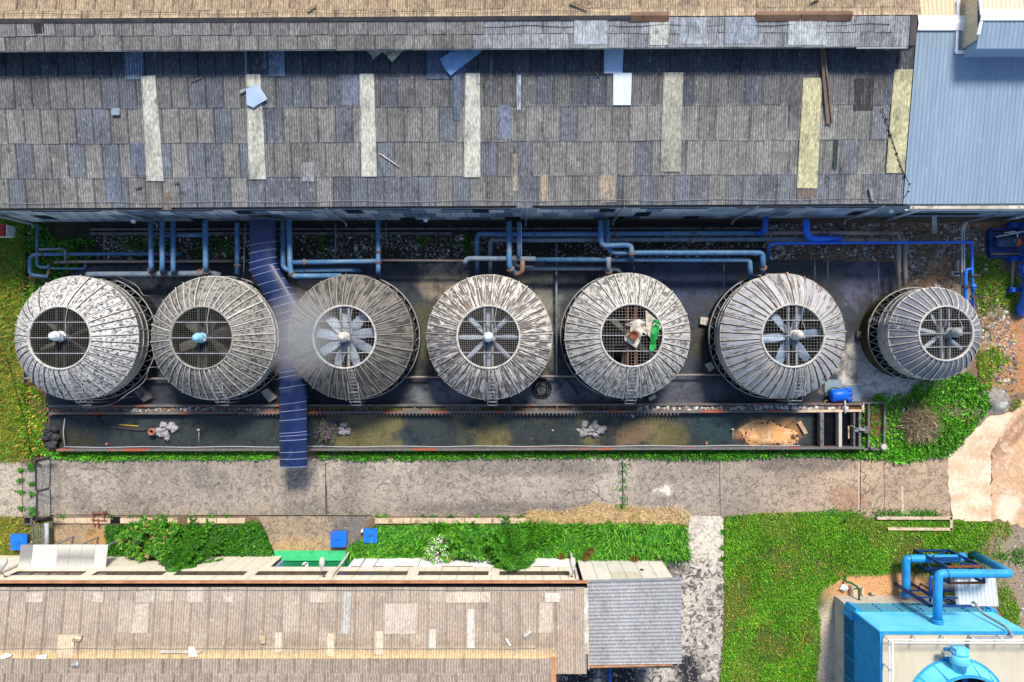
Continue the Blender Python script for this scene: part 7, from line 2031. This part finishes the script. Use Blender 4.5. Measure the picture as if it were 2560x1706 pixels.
x, y = scatter([(1070, 1370), (1082, 1345), (1105, 1345), (1115, 1365), (1122, 1395), (1095, 1408), (1080, 1395)], 1, None, 0, 1)
hd = heads_in([(1068, 1375), (1080, 1346), (1108, 1344), (1118, 1365), (1134, 1398), (1095, 1410), (1078, 1398)], 75, .5, 1.7, 63)
rosette_shrub('white_flowered_bush', 'small bright green bush speckled with white flowers in front of the low hall', hd, [S(245, 245, 238), S(232, 236, 225)], [S(96, 156, 40), S(120, 176, 64), S(70, 130, 28)], .17, 63, nl=12, trunk=(1095, 1378), fl=.8, flsize=.09)
rosette_shrub('weedy_shrub', 'bright weedy shrub at the right end of the tall grass', heads_in([(1625, 1385), (1660, 1368), (1690, 1380), (1665, 1400), (1640, 1402)], 24, .3, .8, 64), None, G_BRIGHT, .2, 64, nl=9, trunk=(1655, 1388))
for i, (px, py, lab) in enumerate([(1402, 1388, 'brown dried potted plant by the downpipe at the hall corner'), (1463, 1386, 'left of two dried brown tufts at the edge of the tall grass'), (1474, 1371, 'upper dried brown tuft in the tall grass above its twin'), (1582, 1391, 'round dried brown tuft at the wall of the grey ribbed shed')]):
    c = P(px, py, 0); n = 260; r = np.random.default_rng(70 + i)
    a = r.uniform(0, 6.28, n)
    V, Fc, T = leaves(np.full(n, c.x) + r.normal(0, .05, n), np.full(n, c.y) + r.normal(0, .05, n), .15 + r.random(n) * .45, .33, .035, (.0, 1.3), [S(120, 84, 40), S(92, 66, 34), S(140, 110, 60), S(96, 104, 40)], 70 + i, az=a)
    t = thing('dried_plant', lab, 'plant', tuple(c), 'dried brown plants')
    npmesh('foliage', V, Fc, T, 'leaf', parent=t)
    mb = MB(); mb.tube([c, c + Vector((0, 0, .3))], .03, 6); build('stem', mb, 'bark', t)
# Norfolk-pine like trees: whorls of drooping plaited fronds
def pine(label, px, py, h, R, seed, cols, lean=(0, 0)):
    r = np.random.default_rng(seed)
    c = P(px, py, 0)
    t = thing('pine_tree', label, 'tree', tuple(c), 'plaited pine trees by the hall')
    mb = MB(); mb.tube([c, c + Vector((lean[0] * .5, lean[1] * .5, h * .5)), c + Vector((lean[0], lean[1], h))], [.13, .09, .03], 8); build('trunk', mb, 'bark', t)
    parts = []
    mbb = MB()
    nw = 5
    for w_ in range(nw):
        f = w_ / (nw - 1)
        z = h * (.30 + .66 * f)
        rad = R * (1 - f) ** .8 + .35
        nb_ = 8 if w_ < 3 else 6
        for b in range(nb_):
            a = 2 * math.pi * (b + .5 * (w_ % 2)) / nb_ + r.normal(0, .16)
            L = rad * r.uniform(.7, 1.12)
            fr_ = r.uniform(.6, 1.5)
            ax, ay = c.x + lean[0] * z / h, c.y + lean[1] * z / h
            pts = []
            for k in range(9):
                s = k / 8
                pts.append((ax + math.cos(a + .15 * s) * L * s, ay + math.sin(a + .15 * s) * L * s, z + .35 * L * s - .62 * L * s ** 2.2))
            mbb.tube(pts, [.03 * (1 - .7 * k / 8) for k in range(9)], 5)
            pts = np.array(pts)
            nl = int(60 * L) + 20
            # side fingers
            for k in range(1, 9):
                for sd in (-1, 1):
                    fl_ = (.46 * (1 - .35 * k / 8) * r.uniform(.7, 1.15)) * min(1, L)
                    da = a + sd * r.uniform(.5, 1.0)
                    m = 15
                    u = np.linspace(.02, 1, m)
                    bx = pts[k, 0] + math.cos(da) * fl_ * u; by = pts[k, 1] + math.sin(da) * fl_ * u; bz = pts[k, 2] + .06 - .22 * fl_ * u ** 2
                    bx = np.repeat(bx, 5) + r.normal(0, .022, m * 5); by = np.repeat(by, 5) + r.normal(0, .022, m * 5); bz = np.repeat(bz, 5) + r.normal(0, .022, m * 5)
                    azz = da + np.tile(np.array([-.9, -.45, 0, .45, .9]), m) + r.normal(0, .2, m * 5)
                    V, Fc, T = leaves(bx, by, bz, .12, .05, (.0, .9), cols, int(r.integers(1e6)), az=azz)
                    parts.append((V, Fc, T * (fr_ * r.uniform(.8, 1.2))))
    build('branches', mbb, 'bark', t)
    V, Fc, T = join(parts)
    npmesh('crown', V, Fc, T, 'leaf', parent=t)
    return t
PINE = [S(46, 108, 20), S(62, 128, 28), S(34, 86, 16), S(90, 150, 46)]
pine('dark plaited pine tree right of the pink-flowered shrub, drooping over the cream wall', 497, 1374, 3.5, 1.75, 81, PINE)
pine('plaited pine tree overhanging the white lower wall near the middle of the low hall', 1282, 1366, 3.7, 1.6, 82, PINE)
# climbers: bright weeds spilling at the left corner are part of the ground cover

# ---------------------------------------------------------------- debris on the roofs
def scrap(label, pts, pl, lift, mt_tint, pitch=.12, cat='roofing scrap', along='y', group=None, material='asbestos', name='sheet_scrap'):
    tl, tr, br, bl = [onplane(*p, pl, lift) for p in pts]
    nrm = np.array([0, -pl[2], 1.0]); nrm /= np.linalg.norm(nrm)
    A_ = corr(bl, br, tl, tr, pitch, .025, nrm, mt_tint, .5) if along == 'y' else corr(bl, tl, br, tr, pitch, .025, nrm, mt_tint, .5)
    V, Fc, T = A_
    lo = V.copy(); lo[:, 2] -= .03
    V2 = np.concatenate([V, lo]); F2 = np.concatenate([Fc, Fc[:, ::-1] + len(V)]); T2 = np.concatenate([T, T])
    o = npmesh(name, V2, F2, T2, material, loc=tuple(np.mean(V, 0)))
    return tag(o, label, cat, group)
scrap('small loose ribbed scrap beside the blue film on the second cream strip', poly('A0', (1740, 662), (1808, 630), (1822, 650), (1755, 690)), MAIN, .12, S(176, 178, 180), along='x')
scrap('small loose ribbed scrap low on the shed roof right of the first cream strip end', poly('A0', (985, 1368), (1034, 1350), (1038, 1362), (990, 1380)), MAIN, .1, S(170, 168, 166), along='x')
scrap('short ribbed scrap near the first cream strip on the lower row', poly('A0', (1266, 1330), (1300, 1322), (1302, 1334), (1270, 1340)), MAIN, .1, S(160, 158, 158), along='x')
scrap('pale bent sheet scrap hanging off the ridge vent at its right end', poly('A3', (835, 332), (862, 336), (852, 384), (824, 376)), MAIN, .3, S(190, 206, 220), along='y')
scrap('loose ribbed scrap on the top slope of the ridge vent, left one', poly('A1', (375, 75), (438, 35), (448, 48), (384, 90)), TOP, .2, S(206, 176, 132), along='x')
scrap('loose ribbed scrap on the top slope of the ridge vent, near the middle', poly('A2', (420, 10), (540, 62), (548, 78), (418, 32)), TOP, .2, S(216, 186, 140), along='x')
scrap('loose ribbed scrap on the top slope of the ridge vent, right one', poly('A3', (300, 18), (360, -14), (372, -2), (312, 30)), TOP, .2, S(206, 180, 140), along='x')
scrap('square ribbed scrap on the low hall roof, upper of two on the left', poly('D0', (700, 1112), (768, 1124), (752, 1186), (672, 1176)), HALL, .12, S(226, 206, 172), pitch=.18, along='x')
scrap('square ribbed scrap on the low hall ridge vent, lower of two at left', poly('D0', (660, 1368), (730, 1360), (738, 1412), (676, 1424)), HM, .12, S(190, 184, 180), pitch=.18, along='x')
scrap('square ribbed scrap at the right end of the low hall roof', poly('D2', (96, 1115), (158, 1068), (190, 1112), (124, 1165)), HALL, .12, S(226, 218, 204), pitch=.18, along='x')
for i, (pts, lab) in enumerate([(((20, 1318), (60, 1290), (125, 1305), (110, 1322), (20, 1350)), 'white plastic scrap at the left edge of the cream strip on the hall roof'), (((350, 1312), (445, 1305), (440, 1340), (395, 1350), (355, 1346)), 'white plastic scrap right of its twin on the cream strip of the hall roof'), (((1742, 1232), (1795, 1232), (1825, 1320), (1745, 1326)), 'white trapezoid sheet lying on the white bar on the hall roof')]):
    pw = [onplane(*q('D0', *p), HALL, .1) for p in pts]
    mb = MB(); mb.hexa([p for p in pw[::-1]], [p + Vector((0, 0, .04)) for p in pw[::-1]]); tag(build('plastic_scrap', mb, 'white_paint'), lab, 'scrap')
a, b = onplane(*q('D0', 1480, 1278), HALL, .12), onplane(*q('D0', 1862, 1280), HALL, .12)
mb = MB(); mb.bar(a, b, .14, .05); tag(build('white_bar', mb, 'dirty_white'), 'long white bar lying on the cream strip of the hall roof', 'bar')
a, b = onplane(*q('D1', 2298, 1158), HALL, .12), onplane(*q('D1', 2338, 1222), HALL, .12)
mb = MB(); mb.bar(a, b, .1, .05); tag(build('white_bar', mb, 'white_paint'), 'short white stick slanting near the right end of the hall roof', 'bar')
for px, py, lab in [(659, 1597, 'small cream box on the hall roof')]:
    c = onplane(px, py, HALL, .05); mb = MB(); mb.box((c.x - .16, c.y - .2, c.z), (c.x + .16, c.y + .2, c.z + .16)); tag(build('roof_box', mb, 'concrete_cream'), lab, 'box')
c = onplane(292, 281, MAIN, .05); mb = MB(); mb.box((c.x - .22, c.y - .2, c.z), (c.x + .22, c.y + .05, c.z + .1)); mb.box((c.x - .22, c.y + .05, c.z), (c.x + .22, c.y + .2, c.z + .06))
tag(build('roof_box', mb, 'plate_grey_blue'), 'small blue-grey box on the shed roof left of the first cream strip', 'box')
a, b = onplane(*q('A1', 900, 1118), MAIN, .1), onplane(*q('A1', 1045, 1218), MAIN, .1)
mb = MB(); mb.tube([a, b], .03, 6); tag(build('stick', mb, 'dirty_white'), 'thin pale stick lying on the shed roof right of the third cream strip', 'stick')
for i, (p0, p1, lab) in enumerate([(('A2', 588, 505), ('A2', 632, 568), 'short dark stick on the shed roof left of the white patch sheets'), (('A3', 530, 1226), ('A3', 565, 1180), 'short pale stick on the right part of the shed roof'), (('A0', 1395, 598), ('A0', 1468, 565), 'short dark stick right of the first cream strip top')]):
    a, b = onplane(*q(*p0), MAIN, .08), onplane(*q(*p1), MAIN, .08)
    mb = MB(); mb.tube([a, b], .03, 6); tag(build('stick', mb, 'wood'), lab, 'stick')
a, b = onplane(*q('A3', 378, 335), MAIN, .25), onplane(*q('A3', 432, 905), MAIN, .12)
mb = MB(); mb.bar(a, b, .26, .07); mb.bar(a + Vector((.05, 0, .08)), b + Vector((.16, 0, .08)), .07, .09)
tag(build('wood_beam', mb, 'wood'), 'long weathered wooden beam lying down the shed roof beside the yellow strip', 'beam')
pts = [onplane(*q('A3', x, y), MAIN, .12) for x, y in [(820, 795), (848, 870), (880, 985), (905, 1060), (925, 1120), (950, 1200), (985, 1280), (1015, 1340), (1008, 1395), (975, 1445)]]
mb = MB(); mb.tube(pts, .022, 5)
for k in (1, 2, 4, 6, 7, 8): mb.tube([pts[k] - Vector((.06, 0, 0)), pts[k] + Vector((.06, 0, .02))], .05, 6)
tag(build('cable', mb, 'hose_black'), 'thin knotted cable across the shed roof by the right yellow strip', 'cable')
pl_ = MAIN
scrap('short upright ribbed scrap near the eave below the right yellow strip', poly('A3', (718, 1370), (748, 1368), (768, 1460), (738, 1466)), MAIN, .15, S(170, 166, 164), along='y')
def film(label, pts, lift, mt, seed, lump=.12, name='plastic_film'):
    z = onplane(*pts[0], MAIN).z
    pw = [onplane(px, py, MAIN, lift) for px, py in pts]
    out = [(p.x, p.y) for p in pw]
    xs_, ys_ = [p[0] for p in out], [p[1] for p in out]
    gx_, gy_ = np.meshgrid(np.arange(min(xs_), max(xs_), .09), np.arange(min(ys_), max(ys_), .09))
    gx_, gy_ = gx_.ravel(), gy_.ravel(); ok = inpoly(gx_, gy_, out); n = len(out)
    vv, _, ff, *_ = delaunay_2d_cdt([Vector(p) for p in out] + [Vector((a, b)) for a, b in zip(gx_[ok], gy_[ok])], [(i, (i + 1) % n) for i in range(n)], [], 1, 1e-5)
    V = np.array([(p[0], p[1], MAIN[0] + MAIN[1] * p[0] + MAIN[2] * p[1] + lift) for p in vv])
    V[:, 2] += lump * fbm(V[:, 0], V[:, 1], 1.5, 3, seed)
    o = npmesh(name, V, np.array([list(f) for f in ff if len(f) == 3]), None, mt, loc=tuple(V.mean(0)))
    return tag(o, label, 'plastic sheet')
film('big blue plastic film caught under the ridge vent near the middle of the shed roof', poly('A1', (1335, 440), (1430, 370), (1470, 345), (1560, 352), (1640, 338), (1660, 350), (1630, 392), (1415, 560), (1370, 510)), .14, 'film_blue', 5)
film('blue film torn over the second cream strip on the shed roof', [q('A0', 1796, 660), q('A0', 1858, 625), q('A1', 30, 632), q('A1', 92, 730), q('A1', 30, 765), q('A0', 1850, 792), q('A0', 1800, 770)], .17, 'film_pale', 6, .06)
film('torn grey and mustard fabric hanging under the ridge vent, left of the blue film', poly('A1', (800, 358), (830, 345), (1075, 346), (1088, 378), (1060, 400), (995, 468), (960, 430), (925, 395), (855, 455), (845, 415), (808, 390)), .2, 'fabric_torn', 7, .2)

# ---------------------------------------------------------------- steam drifting off the third tower's fan
def steam(px, py, z, size, dens, name, seed):
    c = P(px, py, z)
    bpy.ops.mesh.primitive_ico_sphere_add(subdivisions=3, radius=1)
    o = bpy.context.object
    o.name = name
    for v in o.data.vertices:
        n = v.co.normalized()
        v.co = v.co * (1 + .18 * math.sin(n.x * 4 + seed) * math.cos(n.y * 3))
    o.location = c; o.scale = size
    m = bpy.data.materials.new(name); m.use_nodes = True
    N, L = m.node_tree.nodes, m.node_tree.links
    N.remove(N['Principled BSDF'])
    vs_ = N.new('ShaderNodeVolumeScatter'); vs_.inputs['Color'].default_value = (.78, .64, .56, 1)
    tc = N.new('ShaderNodeTexCoord'); ln = N.new('ShaderNodeVectorMath'); ln.operation = 'LENGTH'
    L.new(tc.outputs['Object'], ln.inputs[0])
    mr = N.new('ShaderNodeMapRange'); mr.inputs['From Min'].default_value = .2; mr.inputs['From Max'].default_value = 1.0; mr.inputs['To Min'].default_value = 1; mr.inputs['To Max'].default_value = 0
    L.new(ln.outputs['Value'], mr.inputs['Value'])
    nn = N.new('ShaderNodeTexNoise'); nn.inputs['Scale'].default_value = 2.2; nn.inputs['Detail'].default_value = 4
    L.new(tc.outputs['Object'], nn.inputs['Vector'])
    mm = N.new('ShaderNodeMath'); mm.operation = 'MULTIPLY'; L.new(mr.outputs[0], mm.inputs[0]); L.new(nn.outputs['Fac'], mm.inputs[1])
    m2 = N.new('ShaderNodeMath'); m2.operation = 'MULTIPLY'; m2.inputs[1].default_value = dens; L.new(mm.outputs[0], m2.inputs[0])
    L.new(m2.outputs[0], vs_.inputs['Density']); L.new(vs_.outputs[0], N['Material Output'].inputs['Volume'])
    o.data.materials.append(m)
    return tag(o, 'thin warm mist drifting over the navy canopy from the tarnished tower fan', 'steam', kind='stuff')
steam(755, 835, 6.1, (2.6, 3.0, 1.2), 1.8, 'steam', 1)
